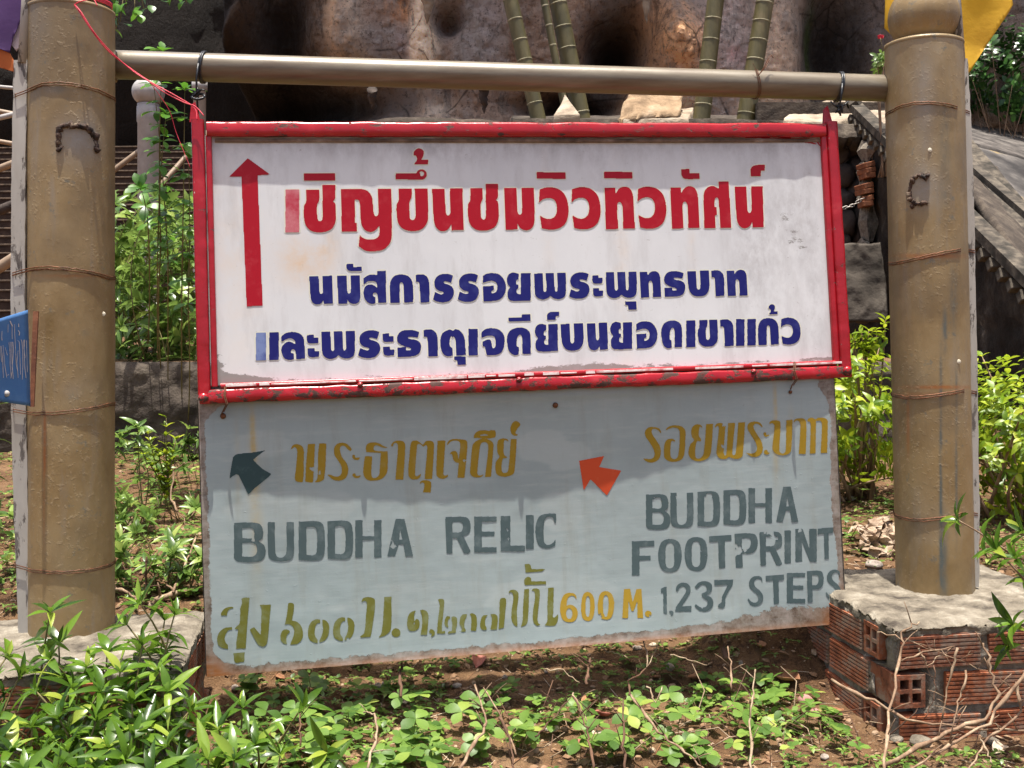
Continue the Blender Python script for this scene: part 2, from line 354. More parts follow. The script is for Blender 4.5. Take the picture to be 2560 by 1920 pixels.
L_mid = leaf_mat('mid_green_leaf', [(.055, .115, .02), (.14, .245, .045), (.25, .37, .08), (.40, .47, .11)], .32, .4)
L_dark = leaf_mat('dark_green_leaf', [(.015, .045, .01), (.035, .10, .02), (.065, .16, .035), (.12, .22, .06)], .32, .25)
L_vine = leaf_mat('vine_leaf', [(.03, .10, .01), (.07, .2, .02), (.13, .3, .03)], .35, .4)
M_flower = simple('red_petal', [(.3, (.5, .01, .03)), (.7, (.7, .03, .07))], 30, .6)

# ---------------------------------------------------------------- lettering: outlines -> flat paint film on a board
def path(s, org=(0, 0), sc=1.0):
    pts = []; sm = []
    for tk in s.split():
        k = tk.endswith('s'); x, y = tk.rstrip('s').split(','); pts.append((float(x) / sc + org[0], float(y) / sc + org[1])); sm.append(k)
    p = np.array(pts); n = len(p); out = []
    for i in range(n):
        j = (i + 1) % n; a, b = p[i], p[j]; L = np.hypot(*(b - a)); out.append(a)
        if L < 1e-6 or not (sm[i] or sm[j]): continue
        ma = (b - p[i - 1]) if sm[i] else (b - a); mb = (p[(j + 1) % n] - a) if sm[j] else (b - a)
        ma = ma / max(np.hypot(*ma), 1e-9) * L; mb = mb / max(np.hypot(*mb), 1e-9) * L
        for t in (.17, .33, .5, .67, .83):
            out.append((2*t**3 - 3*t*t + 1) * a + (t**3 - 2*t*t + t) * ma + (-2*t**3 + 3*t*t) * b + (t**3 - t*t) * mb)
    return np.array(out)

# display-face outlines, each with its box (x0, top, x1, baseline)
GL = {
 'bar': ((0, 0, 100, 100), ['0,0 100,0 100,100 0,100']),
 'ช': ((305, 132, 608, 540), ['326,133 450,133 450,235s 430,285s 432,390s 440,425s 460,437s 480,420s 482,270 478,260 482,240 480,90 605,90 603,215 595,235 580,250 600,262s 608,320s 608,430s 575,505s 520,535s 460,543s 390,535s 335,495s 308,425s 305,290s 325,250s']),
 'ญ': ((658, 130, 1140, 532), ['658,130 850,130s 910,148s 950,200s 960,260s 968,350s 978,380s 992,388s 1008,378s 1014,350s 1010,128 1137,128 1140,580s 1120,650s 1060,705s 960,720s 890,712s 825,670 838,560 850,580s 900,605s 950,608s 1000,595s 1022,560s 1022,480 985,520s 940,537s 890,520s 855,470s 845,400s 840,300s 832,245s 815,230s 790,232 792,450 808,450 812,530 665,532']),
 'ข': ((1185, 122, 1485, 530), ['1205,122 1328,122 1328,200s 1308,250s 1308,370s 1315,412s 1340,425s 1360,408s 1366,370s 1356,122 1478,122 1485,400s 1470,460s 1420,515s 1345,530s 1260,515s 1205,460s 1188,380s 1185,275s 1205,235s']),
 'น': ((1523, 118, 1832, 518), ['1523,120 1645,120 1655,300s 1662,360s 1682,375s 1700,355s 1702,300s 1697,118 1820,116 1832,513 1712,516 1710,458 1680,505s 1635,523s 1590,512s 1555,470s 1540,400s']),
 'ม': ((60, 228, 314, 566), ['60,228 163,228 172,410s 180,438s 193,444s 206,435s 210,405s 206,228 307,228 314,470s 305,530s 280,562s 240,570s 200,555s 170,515 174,563 75,565']),
 'ว': ((347, 222, 585, 570), ['352,238 400,222s 450,220s 510,238s 560,290s 584,380s 583,450s 560,520s 510,560s 440,572s 370,560 355,455 400,478s 440,482s 475,460s 490,420s 488,360s 465,320s 420,308s 375,322s 347,348']),
 'ท': ((882, 220, 1133, 552), ['882,225 970,225 975,270 1005,230s 1045,216s 1090,230s 1115,280s 1122,360s 1133,550 1036,550 1030,375s 1018,345s 1003,338s 990,350s 987,380s 995,552 895,555']),
 'ศ': ((1685, 222, 1920, 550), ['1812,182 1897,180 1920,550 1828,550 1812,330s 1805,312s 1795,308s 1783,318s 1778,345s 1778,383 1795,385 1800,447 1783,450 1787,550 1692,550 1685,300s 1695,255s 1725,225s 1765,217s 1815,238']),
 'ส': ((570, 150, 793, 410), ['703,112 785,110 793,407 712,408 708,350s 698,320s 680,312s 662,325s 665,345s 685,352 688,410 650,415s 610,400s 580,360s 570,310s 580,265s 610,240s 650,237s 680,250s 702,270 702,245s 690,215s 650,203s 610,208s 570,240 570,178 610,152s 650,143s 703,150']),
 'ก': ((822, 140, 1045, 402), ['825,402 822,235s 835,185s 870,148s 930,138s 985,148s 1025,185s 1040,240s 1045,397 957,400 950,235s 942,215s 930,210s 918,218s 915,240s 915,402']),
 'า': ((1065, 138, 1200, 397), ['1065,142 1110,136s 1150,142s 1185,175s 1197,230s 1200,395 1112,398 1103,230s 1100,212s 1085,205s 1070,208']),
 'ร': ((1225, 135, 1433, 400), ['1425,150 1390,137s 1345,132s 1290,142s 1250,175s 1238,215s 1248,260s 1280,290s 1315,300s 1330,308s 1325,322s 1300,325s 1245,303 1225,375 1270,395s 1330,402s 1390,388s 1425,345s 1433,300s 1418,260s 1380,235s 1345,225s 1330,212s 1345,203s 1370,208s 1405,218']),
 'อ': ((1705, 128, 1928, 388), ['1705,150 1745,130s 1800,125s 1865,140s 1910,190s 1928,250s 1915,320s 1870,370s 1800,385s 1712,388 1707,245 1812,243 1812,283 1790,290 1790,312 1805,313s 1835,295s 1845,260s 1838,220s 1800,197s 1760,200s 1705,215']),
 'ย': ((1950, 127, 2167, 382), ['2075,128 2165,127 2167,380 2010,382s 1970,370s 1953,330s 1958,285s 1978,255 1955,225s 1948,180s 1965,140s 2000,122s 2055,133 2053,185s 2038,190s 2032,210s 2035,230s 2053,235 2055,262 2040,275s 2036,295s 2045,315s 2075,322']),
 'พ': ((130, 120, 418, 366), ['130,122 207,120 215,280s 222,295s 233,296s 242,280s 235,120 310,120 318,275s 325,295s 333,295s 342,280s 340,120 417,118 418,300s 405,345s 365,366s 310,360s 278,335 250,358s 205,368s 160,350s 138,310s']),
 'ะ': ((667, 108, 765, 350), ['667,138 722,135 724,160 760,160 760,210 690,212s 670,195s', '673,256 728,254 730,280 765,280 765,330 695,332s 676,312s']),
 'ุ': ((973, 380, 1074, 457), ['973,380 1072,380 1074,455 1000,457 998,415 973,413']),
 'ธ': ((1328, 98, 1520, 343), ['1507,118 1460,102s 1410,98s 1360,110s 1330,150s 1328,195s 1350,225s 1400,250s 1435,262s 1440,278s 1420,283 1402,283 1400,253 1328,255 1332,343 1450,338s 1500,318s 1520,270s 1515,220s 1480,190s 1430,180s 1415,168s 1430,160s 1495,170']),
 'บ': ((1547, 98, 1740, 338), ['1547,100 1622,99 1630,255s 1638,272s 1650,273s 1660,255s 1657,98 1735,97 1740,240s 1728,295s 1700,328s 1650,338s 1600,328s 1568,290s 1555,240s']),
 'ล': ((232, 147, 422, 375), ['232,180 270,155s 320,147s 370,158s 405,190s 415,240s 422,370 350,372 345,310s 335,292s 320,290s 308,303s 310,320s 330,325 332,373 290,377s 255,360s 233,310s 235,270s 265,235s 300,227s 345,250 342,225s 320,203s 280,203s 232,228']),
 'ต': ((1490, 117, 1685, 333), ['1588,130 1605,115 1640,130s 1670,175s 1680,230s 1685,327 1612,330 1605,200s 1590,172 1583,190 1575,172s 1563,200s 1563,250s 1582,270 1585,330 1545,335s 1510,310s 1492,250s 1492,190s 1510,145s 1560,118']),
 'จ': ((1813, 102, 1990, 322), ['1815,130 1850,105s 1900,100s 1950,115s 1985,160s 1990,220s 1975,285s 1940,318s 1855,322 1840,250 1825,248 1822,210 1860,193s 1885,200s 1895,250s 1905,268s 1920,250s 1922,210s 1910,170s 1870,160s 1813,178']),
 'ด': ((2018, 102, 2208, 316), ['2137,312 2135,180s 2125,158s 2110,160s 2095,190s 2093,250 2110,258 2110,315 2075,320s 2035,290s 2018,220s 2020,160s 2045,120s 2095,100s 2150,103s 2190,130s 2203,180s 2203,312']),
 'ี': ((2033, 16, 2203, 70), ['2033,42 2135,40 2137,18 2202,16 2203,68 2035,70']),
 '์': ((212, 118, 300, 183), ['212,183 212,140s 235,122s 300,118 298,150 275,152 273,182']),
 '้': ((1908, 65, 1978, 140), ['1910,80 1930,65s 1955,75s 1955,100s 1945,118 1978,118 1978,140 1910,140 1925,118s 1920,100s 1908,98']),
 'ั': ((408, 40, 550, 102), ['408,42 470,40 472,68 550,66 550,102 435,102s 410,80s']),
}
def sq(y): return '0,0 100,0 100,%d 0,%d' % (y, y)
# brushed sans capitals on a 100 x 100 box; a leading '-' cuts a hole
GL.update({k: ((0, 0, 100, 100), v) for k, v in {
 'B': ['2,0 72,0s 90,10s 92,38s 78,47 98,60s 100,84s 84,99s 14,100s 2,92', '-28,14 58,14s 66,22s 62,39s 28,39', '-28,52 60,52s 74,62s 72,80s 60,87s 28,87'],
 'U': ['0,0 27,0 29,78s 38,91s 60,91s 72,78s 72,0 100,0 100,84s 84,99s 18,99s 2,86s'],
 'D': ['0,0 78,0s 98,14s 100,82s 82,100s 0,100', '-30,14 60,14s 70,24s 70,78s 60,87s 30,87'],
 'H': ['0,0 28,0 28,43 72,43 72,0 100,0 100,100 72,100 72,53 28,53 28,100 0,100'],
 'A': ['32,0 66,0 100,100 70,100 62,68 44,68 30,100 0,100', '-49,28 59,56 46,56'],
 'R': ['0,0 80,0s 97,12s 96,42s 72,53 100,94 90,100 74,100 46,58 28,58 28,100 4,100', '-28,14 62,14s 70,24s 62,40s 28,42'],
 'E': ['0,0 100,0 100,14 34,14 34,42 90,42 90,55 34,55 34,86 100,86 100,100 0,100'],
 'L': ['0,0 40,0 40,84 100,84 100,100 0,100'], 'I': ['0,0 100,0 100,100 0,100'],
 'C': ['100,0 100,28 92,26s 84,12s 56,10s 42,24s 40,78s 56,90s 84,84s 98,72 96,92 60,100s 16,92s 0,64s 0,34s 18,8s 60,0s'],
 'F': ['0,2 100,0 100,16 34,18 34,44 84,43 84,56 34,57 34,100 0,100'],
 'O': ['50,0s 88,10s 100,40s 98,68s 84,92s 50,100s 14,90s 0,60s 2,30s 16,8s', '-50,12s 66,20s 68,50s 66,80s 50,88s 34,80s 31,50s 34,20s'],
 'T': ['0,4 100,0 100,17 70,19 72,98 44,100 40,20 0,22'],
 'P': ['0,0 84,0s 100,14s 98,42s 78,56s 34,58 36,98 6,100', '-32,14 64,14s 72,24s 62,43s 32,45'],
 'N': ['0,0 34,0 66,62 64,0 100,0 100,100 68,100 30,40 32,100 0,100'],
 'S': ['92,26 84,14s 60,10s 42,20s 46,34s 78,50s 96,66s 94,84s 60,100s 20,98s 0,82 4,74 24,86s 52,89s 66,78s 56,62s 20,44s 8,26s 26,6s 64,0s 90,8s'],
 '1': ['0,8 60,0 80,0 84,100 36,100 34,20 4,24'],
 '2': ['4,26 12,10s 44,0s 84,8s 92,30s 70,56s 40,82 98,80 96,100 0,100 6,84 50,46s 66,26s 50,13s 28,18s 14,32'],
 '3': ['2,20 24,4s 60,0s 88,12s 84,36s 62,46 90,58s 94,80s 70,98s 30,99s 2,84 8,76 34,87s 60,84s 66,66s 40,54 38,42s 62,32s 58,16s 38,12s 14,26'],
 '7': ['0,2 100,0 96,20 60,62s 58,90 46,100 20,96 22,86 40,78 40,60 72,18 2,20'],
 '6': ['92,26 84,14s 62,10s 42,20s 36,44 60,40s 92,52s 100,74s 84,94s 50,100s 14,90s 0,62s 4,30s 24,6s 60,0s 90,8s', '-50,52s 66,60s 68,78s 58,88s 42,86s 34,72s 38,58s'],
 '0': ['50,0s 84,10s 100,36s 96,72s 80,94s 46,100s 12,90s 0,64s 4,30s 18,8s', '-50,14s 64,24s 66,52s 60,80s 50,86s 36,78s 33,50s 36,24s'],
 'M': ['8,0 38,0 50,46 68,0 92,0 100,100 72,100 72,40 54,76 44,76 30,40 28,100 0,100'],
 '.': ['50,0s 90,20s 100,60s 60,100s 20,90s 0,50s 15,12s'], ',': ['30,0s 80,8s 100,50s 70,100s 20,100 50,70s 10,50s 5,15s'],
}.items()})

def place(ch, x0, x1, top, base):
    "top / base are (y at x0, y at x1) in photo pixels"
    (bx0, bt, bx1, bb), ps = GL[ch]; out = []
    for s in ps:
        hole = s.startswith('-'); q = path(s.lstrip('-')); u = (q[:, 0] - bx0) / (bx1 - bx0); t = (q[:, 1] - bt) / (bb - bt)
        X = x0 + u * (x1 - x0); yt = top[0] + (top[1] - top[0]) * u; yb = base[0] + (base[1] - base[0]) * u
        out.append((hole, np.stack([X, yt + (yb - yt) * t], 1)))
    return out
def line(items, org, sc, topl, basel):
    "items: (glyph, x0, x1[, top, base]) in zoomed pixels; topl/basel: y = a + b*x in zoomed pixels"
    out = []
    for it in items:
        ch, x0, x1 = it[:3]
        if len(it) > 3: tp = (it[3], it[3]); bs = (it[4], it[4])
        else: tp = tuple(topl[0] + topl[1] * x for x in (x0, x1)); bs = tuple(basel[0] + basel[1] * x for x in (x0, x1))
        for hole, q in place(ch, x0, x1, tp, bs): out.append((hole, q / sc + np.array(org)))
    return out
def traced(paths, org, sc):
    return [(s.startswith('-'), path(s.lstrip('-'), org, sc)) for s in paths]

class Board:
    def __init__(s, C0, rot, W, H, bow):
        a, b, c = rot
        s.Rm = Matrix.Rotation(a, 3, 'Z') @ Matrix.Rotation(b, 3, 'X') @ Matrix.Rotation(c, 3, 'Y')
        s.C = Vector(C0) + s.Rm @ Vector((0, 0, -H / 2)); s.W, s.H, s.bow = W, H, bow
        s.Ra = np.array(s.Rm.transposed())
    def local(s, q, off=0.0):
        "photo pixels -> (u, v) on the bowed sheet"
        d = np.stack([(q[:, 0] - 1280) / F, np.ones(len(q)), (831 - q[:, 1]) / F], 1) @ s.Ra.T
        o = s.Ra @ np.array([-s.C.x, -s.C.y, HC - s.C.z]); u = v = None; yy = 0.0
        for k in range(5):
            tt = (yy - o[1]) / d[:, 1]; u = o[0] + d[:, 0] * tt; v = o[2] + d[:, 2] * tt; yy = s.bow(u, v) + off
        return np.stack([u, v], 1)

def film(board, parent, polys, mat, off, name='lettering', label=None, flake=None, grow=0, h=.0009):
    L = [(hole, board.local(q)) for hole, q in polys]; al = np.concatenate([q for _, q in L])
    u0, v0 = al.min(0) - .006; u1, v1 = al.max(0) + .006
    nx = int((u1 - u0) / h) + 2; ny = int((v1 - v0) / h) + 2; g = np.zeros((ny, nx), bool)
    for hole, q in L:
        qx = (q[:, 0] - u0) / h; qy = (q[:, 1] - v0) / h; m = np.zeros_like(g)
        j0 = max(int(qy.min()), 0); j1 = min(int(qy.max()) + 2, ny); n = len(q)
        for j in range(j0, j1):
            ya, yb = qy, np.roll(qy, -1); hit = (ya <= j) != (yb <= j)
            xs = np.sort(qx[hit] + (j - ya[hit]) / (yb[hit] - ya[hit]) * (np.roll(qx, -1)[hit] - qx[hit]))
            for k in range(0, len(xs) - 1, 2): m[j, max(int(np.ceil(xs[k])), 0):int(np.floor(xs[k + 1])) + 1] = True
        g = (g & ~m) if hole else (g | m)
    for k in range(grow):
        e = g.copy(); e[1:] |= g[:-1]; e[:-1] |= g[1:]; e[:, 1:] |= g[:, :-1]; e[:, :-1] |= g[:, 1:]; g = e
    f = g.astype(float); f = (f + .5 * (np.roll(f, 1, 0) + np.roll(f, -1, 0) + np.roll(f, 1, 1) + np.roll(f, -1, 1))) / 3
    X, Y = np.meshgrid(u0 + np.arange(nx) * h, v0 + np.arange(ny) * h)
    if flake:
        nz = fbm2(X * flake[0] + 7, Y * flake[0], 5); f = np.where(nz > flake[1], 0, f)
    f[0] = f[-1] = 0; f[:, 0] = f[:, -1] = 0
    on = f > .5; full = on[:-1, :-1] & on[:-1, 1:] & on[1:, 1:] & on[1:, :-1]; anyc = on[:-1, :-1] | on[:-1, 1:] | on[1:, 1:] | on[1:, :-1]
    vs = []; fs = []
    def emit(pts):
        n = len(vs); vs.extend(pts); fs.append(tuple(range(n, n + len(pts))))
    for j in range(ny - 1):
        r = full[j]
        if r.any():
            d = np.diff(np.concatenate([[0], r.astype(int), [0]])); a = np.where(d == 1)[0]; b = np.where(d == -1)[0]
            for p, q in zip(a, b):
                while p < q:
                    e = min(q, p + 24); emit([(p, j), (e, j), (e, j + 1), (p, j + 1)]); p = e
    for j, i in zip(*np.where(anyc & ~full)):
        cs = [(i, j), (i + 1, j), (i + 1, j + 1), (i, j + 1)]; vv = [f[y, x] for x, y in cs]; pts = []
        for k in range(4):
            a, b = vv[k], vv[(k + 1) % 4]
            if a > .5: pts.append(cs[k])
            if (a > .5) != (b > .5):
                q = (.5 - a) / (b - a); pts.append((cs[k][0] + (cs[(k + 1) % 4][0] - cs[k][0]) * q, cs[k][1] + (cs[(k + 1) % 4][1] - cs[k][1]) * q))
        if len(pts) > 2: emit(pts)
    v = np.array(vs, float); U = u0 + v[:, 0] * h; V = v0 + v[:, 1] * h
    o = new(name, mesh(name, np.stack([U, board.bow(U, V) - off, V], 1), fs, mat), parent)
    return tag(o, label)

# ---------------------------------------------------------------- the upper signboard
UW, UH = 1.4045, .5813
def bowU(u, v):
    s = np.clip(u / UW + .5, 0, 1); t = np.clip(v / UH, 0, 1)
    return .0165 + .006 * np.sin(math.pi * s) * np.sin(math.pi * t) ** .7 + .001 * np.sin(9 * s + 2 * t)
BU = Board((.0531, 2.24, 1.0342), (.1667, -.062, -.0304), UW, UH, bowU)
up = empty('upper_signboard', BU.C, 'white signboard in peeling red frame with red up arrow and red and blue Thai lettering', 'signboard')
up.rotation_euler = BU.Rm.to_euler()
n, m = 300, 130
uu, vv = np.meshgrid(np.linspace(-UW / 2 + .024, UW / 2 - .024, n), np.linspace(.040, UH - .030, m)); ss = uu / UW + .5; tt = vv / UH
def spot(cx, cy, sx, sy): return np.exp(-((uu - cx) / sx) ** 2 - ((vv - cy) / sy) ** 2)
edge = np.minimum(np.minimum(ss, 1 - ss) * UW - .028, np.minimum((tt * UH - .045) * 1.0, (1 - tt) * UH - .034))
wear = .36 * np.exp(-((tt * UH - .045) / .013) ** 2) + .22 * np.exp(-(((1 - tt) * UH - .034) / .02) ** 2) + .44 * spot(-.668, .075, .03, .05) + .36 * spot(-.62, .05, .05, .015) + .34 * spot(-.67, .48, .02, .05) + .24 * spot(.10, .055, .12, .02) + .26 * spot(.3, .13, .05, .01) + .27 * spot(.57, .35, .05, .1) + .2 * spot(.62, .25, .05, .15) + .15 * spot(-.1, .5, .25, .04) + .2 * spot(-.5, .5, .08, .03) + .1 * np.exp(-((1 - ss) * UW / .05) ** 2)
stain = .8 * spot(-.49, .29, .05, .045) + .5 * spot(-.44, .33, .03, .06) + .35 * spot(.19, .3, .018, .2) + .3 * spot(-.62, .3, .05, .2) + .3 * spot(.35, .35, .01, .12) + .25 * spot(.03, .4, .012, .15)
X = np.stack([uu, bowU(uu, vv), vv], -1)
grime = .7 * np.clip(.9 * spot(.50, .30, .06, .18) + .7 * spot(.60, .40, .05, .12) + .6 * spot(.63, .2, .03, .2) + .7 * np.exp(-(((1 - tt) * UH - .05) / .03) ** 2) + .4 * spot(.25, .13, .1, .02) + .35 * spot(-.15, .53, .2, .03) + .5 * spot(.15, .47, .03, .05) + .05, 0, 1)
new('panel', grid_mesh('panel', X, M_white, True, {'wear': wear, 'stain': stain, 'grime': grime}), up)
mb = MB().box((0, .034, UH / 2), (UW - .04, .003, UH - .06)); mb.obj('backing_sheet', simple('galvanised_back', [(.3, (.2, .2, .2)), (.7, (.32, .32, .32))], 9, .5, metal=.6), up)
def rail(a, b, ww, dd, y, mat, name, parent, amp=.0012, seg=90, rn=14):
    "rounded square tube between two local (u, v) points"
    a = np.array(a); b = np.array(b); d = b - a; L = np.hypot(*d); d = d / L; nrm = np.array([-d[1], d[0]])
    th = np.linspace(0, 2 * np.pi, rn, endpoint=False) + .2; ce, se = np.cos(th), np.sin(th)
    px_ = np.sign(ce) * np.abs(ce) ** .5 * ww / 2; py_ = np.sign(se) * np.abs(se) ** .5 * dd / 2
    tt = np.linspace(0, L, seg); th = np.append(np.arange(rn), 0)
    Xc = a[None, :] + tt[:, None] * d[None, :]
    pts = np.zeros((seg, rn + 1, 3)); pts[..., 0] = Xc[:, None, 0] + nrm[0] * px_[th][None]; pts[..., 2] = Xc[:, None, 1] + nrm[1] * px_[th][None]; pts[..., 1] = y + py_[th][None]
    k = fbm3(pts * 38, 3)[..., None] * amp; cc = np.stack([Xc[:, 0], np.full(seg, y), Xc[:, 1]], -1)[:, None]; pts = cc + (pts - cc) * (1 + k / (ww / 2)); pts[:, -1] = pts[:, 0]
    o = new(name, grid_mesh(name, pts, mat), parent)
    for e in (0, -1): new('end_cap', mesh('end_cap', pts[e, :-1].tolist(), [tuple(range(rn))], mat), o)
    return o
hw, hh_ = UW / 2, UH
T = .025; TT = .033
rail((-hw + .03, hh_ - TT / 2 - .003), (hw - .03, hh_ - TT / 2 - .003), TT * .92, .020, .010, M_red_top, 'top_rail', up, .0022)
rail((-hw + .004, .018), (hw - .002, .018), .028, .022, .011, M_red_rust, 'bottom_rail', up, .0026)
rail((-hw + T / 2, .022), (-hw + T / 2, hh_), T, .022, .0112, M_red, 'side_rail', up)
rail((hw - T / 2, .022), (hw - T / 2, hh_), T * 1.02, .022, .0112, M_red, 'side_rail', up)
I = .012
rail((-hw + T + I / 2 + .002, .038), (-hw + T + I / 2 + .002, hh_ - T - .008), I, .014, .013, M_red, 'inner_channel', up, .0006)
rail((hw - T - I / 2 - .001, .038), (hw - T - I / 2 - .001, hh_ - T - .008), I * 1.2, .014, .013, M_red, 'inner_channel', up, .0006)
rail((-hw + T + .02, .0385), (hw - T - .012, .0385), I * .9, .016, .0115, M_red, 'inner_channel', up, .0006)
rail((-hw + T + .02, hh_ - TT - .008), (hw - T - .012, hh_ - TT - .008), I * .7, .010, .017, simple('rusty_edge', [(.3, (.05, .03, .02)), (.6, (.22, .15, .11)), (.8, (.42, .36, .3))], 25, .8), 'inner_channel', up, .0008)
wb = simple('white_wear_and_glint', [(.42, (.40, .02, .03)), (.5, (.72, .62, .60)), (.8, (.8, .74, .7))], 16, .35, stretch=(.6, 1, 1))  # white chips and glossy highlights along the rail, both painted as strips
xs_ = -hw + .055
while xs_ < hw - .12:
    sl_ = random.choice((.02, .035, .06, .11, .17)); x0 = xs_ + sl_ / 2 - .016; xs_ += sl_ + random.choice((.003, .006, .02, .05))
    MB().box((0, 0, 0), (sl_, .0012, random.choice((.003, .0045, .006))), bev=.0004).obj('worn_glint_strip', wb, up, False, (x0 + .016, .003, .0385 + random.uniform(-.0006, .0006)))
for (x, z, r) in ((-hw + .012, .016, .010), (hw - .013, .020, .010), (-.38, .030, .006), (.47, .026, .006), (-.05, .028, .006)):
    b_ = MB().lathe([(r, 0), (r, .003), (r * .8, .006), (r * .3, .008), (.0001, .008)], n=14, M=Matrix.Rotation(R(90), 3, 'X')); b_.obj('bolt', M_red_rust, up, True, (x, .0, z))
for x in (-hw + .006, hw - .02):
    MB().add([(-.010, -.004, 0), (.012, -.004, 0), (.012, .004, 0), (-.010, .004, 0), (-.006, -.004, .035), (.002, -.004, .042), (.002, .004, .042), (-.006, .004, .035)],
             [(0, 1, 5, 4), (2, 3, 7, 6), (1, 2, 6, 5), (3, 0, 4, 7), (4, 5, 6, 7)]).obj('hanging_lug', M_red, up, False, (x, .014, hh_ - .004))

Z3 = ((480, 280), 2.304); Z4 = ((1280, 280), 2.3046)
t1, b1 = (452, -.0080), (699, -.0105)
red1 = line([('ช', 645, 828), ('ญ', 858, 1150), ('ข', 1178, 1360), ('น', 1382, 1565), ('ช', 1590, 1765), ('bar', 645, 824, 354, 395), ('bar', 1173, 1325, 353, 389), ('้', 1275, 1360, 210, 302)], *Z3, t1, b1)
cir = lambda cx, cy, r: ' '.join('%.1f,%.1fs' % (cx + r * math.cos(q), cy + r * math.sin(q)) for q in [k * math.pi / 5 for k in range(10)])
red1 += traced([cir(1322, 360, 30), '-' + cir(1322, 356, 14), '1173,353 1315,353 1315,389 1173,389'], *Z3)
red1 += line([('ม', -47, 130), ('ว', 155, 325), ('ว', 342, 510), ('ท', 532, 708), ('ว', 722, 888), ('ท', 912, 1080), ('ศ', 1103, 1263), ('น', 1283, 1450),
              ('bar', 142, 308, 347, 385), ('bar', 530, 693, 345, 383), ('ั', 975, 1080, 328, 385), ('์', 1375, 1457, 304, 371)], *Z4, (437, -.006), (679, -.009))
fade1 = line([('bar', 538, 618)], *Z3, t1, b1)
arrow = traced(['322,267 450,360 378,365 407,1115 315,1120 285,372 213,374'], *Z3)
t2, b2 = (955, -.0145), (1119, -.0165)
blue = line([('น', 675, 812), ('ม', 835, 970), ('ส', 988, 1120), ('ก', 1140, 1275), ('า', 1288, 1368), ('ร', 1388, 1508), ('ร', 1530, 1652), ('อ', 1675, 1808), ('ย', 1815, 1951), ('ั', 890, 978, 875, 915)], *Z3, t2, b2)
blue += line([('พ', 127, 310), ('ร', 328, 446), ('ะ', 462, 524), ('พ', 540, 718), ('ท', 735, 860), ('ธ', 877, 997), ('บ', 1010, 1137), ('า', 1147, 1223), ('ท', 1236, 1358), ('ุ', 652, 718, 1091, 1139)], *Z4, (932, -.016), (1082, -.0180))
t3, b3 = (1277, -.0175), (1439, -.0225)
blue2 = line([('bar', 445, 500), ('ล', 515, 652), ('ะ', 662, 732), ('พ', 745, 938), ('ร', 956, 1084), ('ะ', 1097, 1165), ('ธ', 1182, 1318), ('า', 1333, 1416), ('ต', 1430, 1577), ('bar', 1592, 1646), ('จ', 1666, 1800), ('ด', 1815, 1954), ('ุ', 1510, 1577, 1408, 1456)], *Z3, t3, b3)
blue2 += line([('ี', -22, 107, 1164, 1206), ('ย', 133, 264), ('บ', 280, 412), ('น', 430, 553), ('ย', 567, 692), ('อ', 715, 837), ('ด', 860, 982), ('bar', 1003, 1056), ('ข', 1070, 1185), ('า', 1198, 1277), ('bar', 1290, 1339), ('bar', 1355, 1404), ('ก', 1417, 1537), ('ว', 1548, 1662), ('์', 203, 272, 1150, 1198), ('้', 1477, 1530, 1108, 1165)], *Z4, (1228, -.0265), (1385, -.0290))
fade2 = line([('bar', 368, 427)], *Z3, t3, b3)
film(BU, up, red1 + fade1 + blue + blue2 + fade2, M_cream, .0003, 'lettering_edge', 'pale outline showing round the letters', None, 2, .0012)
film(BU, up, red1, M_ink_red, .0008, 'lettering', 'large red line of Thai lettering', (22, .62))
film(BU, up, fade1, M_ink_red_fade, .0008, 'lettering', 'faded pink first letter of the red line')
film(BU, up, arrow, M_ink_red, .0008, 'arrow', 'tall red arrow pointing up')
film(BU, up, blue, M_ink_blue, .0008, 'lettering', 'upper blue line of Thai lettering', (22, .64))
film(BU, up, blue2, M_ink_blue, .0008, 'lettering', 'lower blue line of Thai lettering', (22, .64))
film(BU, up, fade2, M_ink_blue_fade, .0008, 'lettering', 'faded pale first stroke of the lower blue line')
dr = traced(['1683,170 1715,172s 1757,183 1750,188 1715,180s 1685,178', '1640,150 1725,153s 1765,172 1778,200 1770,195 1745,168s 1700,158 1300,149 1100,143 1100,141', '410,132 440,120 432,134s 415,138'], *Z4)
film(BU, up, dr, M_ink_red, .0006, 'paint_smear', 'stray red brush marks along the top edge')

# ---------------------------------------------------------------- the lower signboard
LW, LH = 1.3665, .5531
def bowL(u, v):
    s = np.clip(u / LW + .5, 0, 1); t = np.clip(v / LH, 0, 1)
    return .017 * np.sin(math.pi * s) ** 1.1 * np.sin(math.pi * np.clip(t * 1.05, 0, 1)) ** .6 * (.75 + .25 * t) + .0015 * np.sin(14 * s) * np.sin(5 * t)
BL = Board((.0517, 2.232, .4800), (.158, -.039, -.035), LW, LH, bowL)
lo = empty('lower_signboard', BL.C, 'blue grey metal signboard with flaking edges, gold Thai lettering and BUDDHA RELIC painted on it', 'signboard')
lo.rotation_euler = BL.Rm.to_euler()
n, m = 320, 140
uu, vv = np.meshgrid(np.linspace(-LW / 2, LW / 2, n), np.linspace(0, LH, m)); ss = uu / LW + .5; tt = vv / LH
ed = np.minimum(np.minimum(ss * LW, (1 - ss) * LW), 1e9)
wear = .66 * np.exp(-(vv / .028) ** 2) * (1 + .2 * (ss > .6)) + .62 * np.exp(-((1 - ss) * LW / .021) ** 2) + .66 * np.exp(-(ss * LW / .022) ** 2) + .45 * np.exp(-((LH - vv) / .008) ** 2)
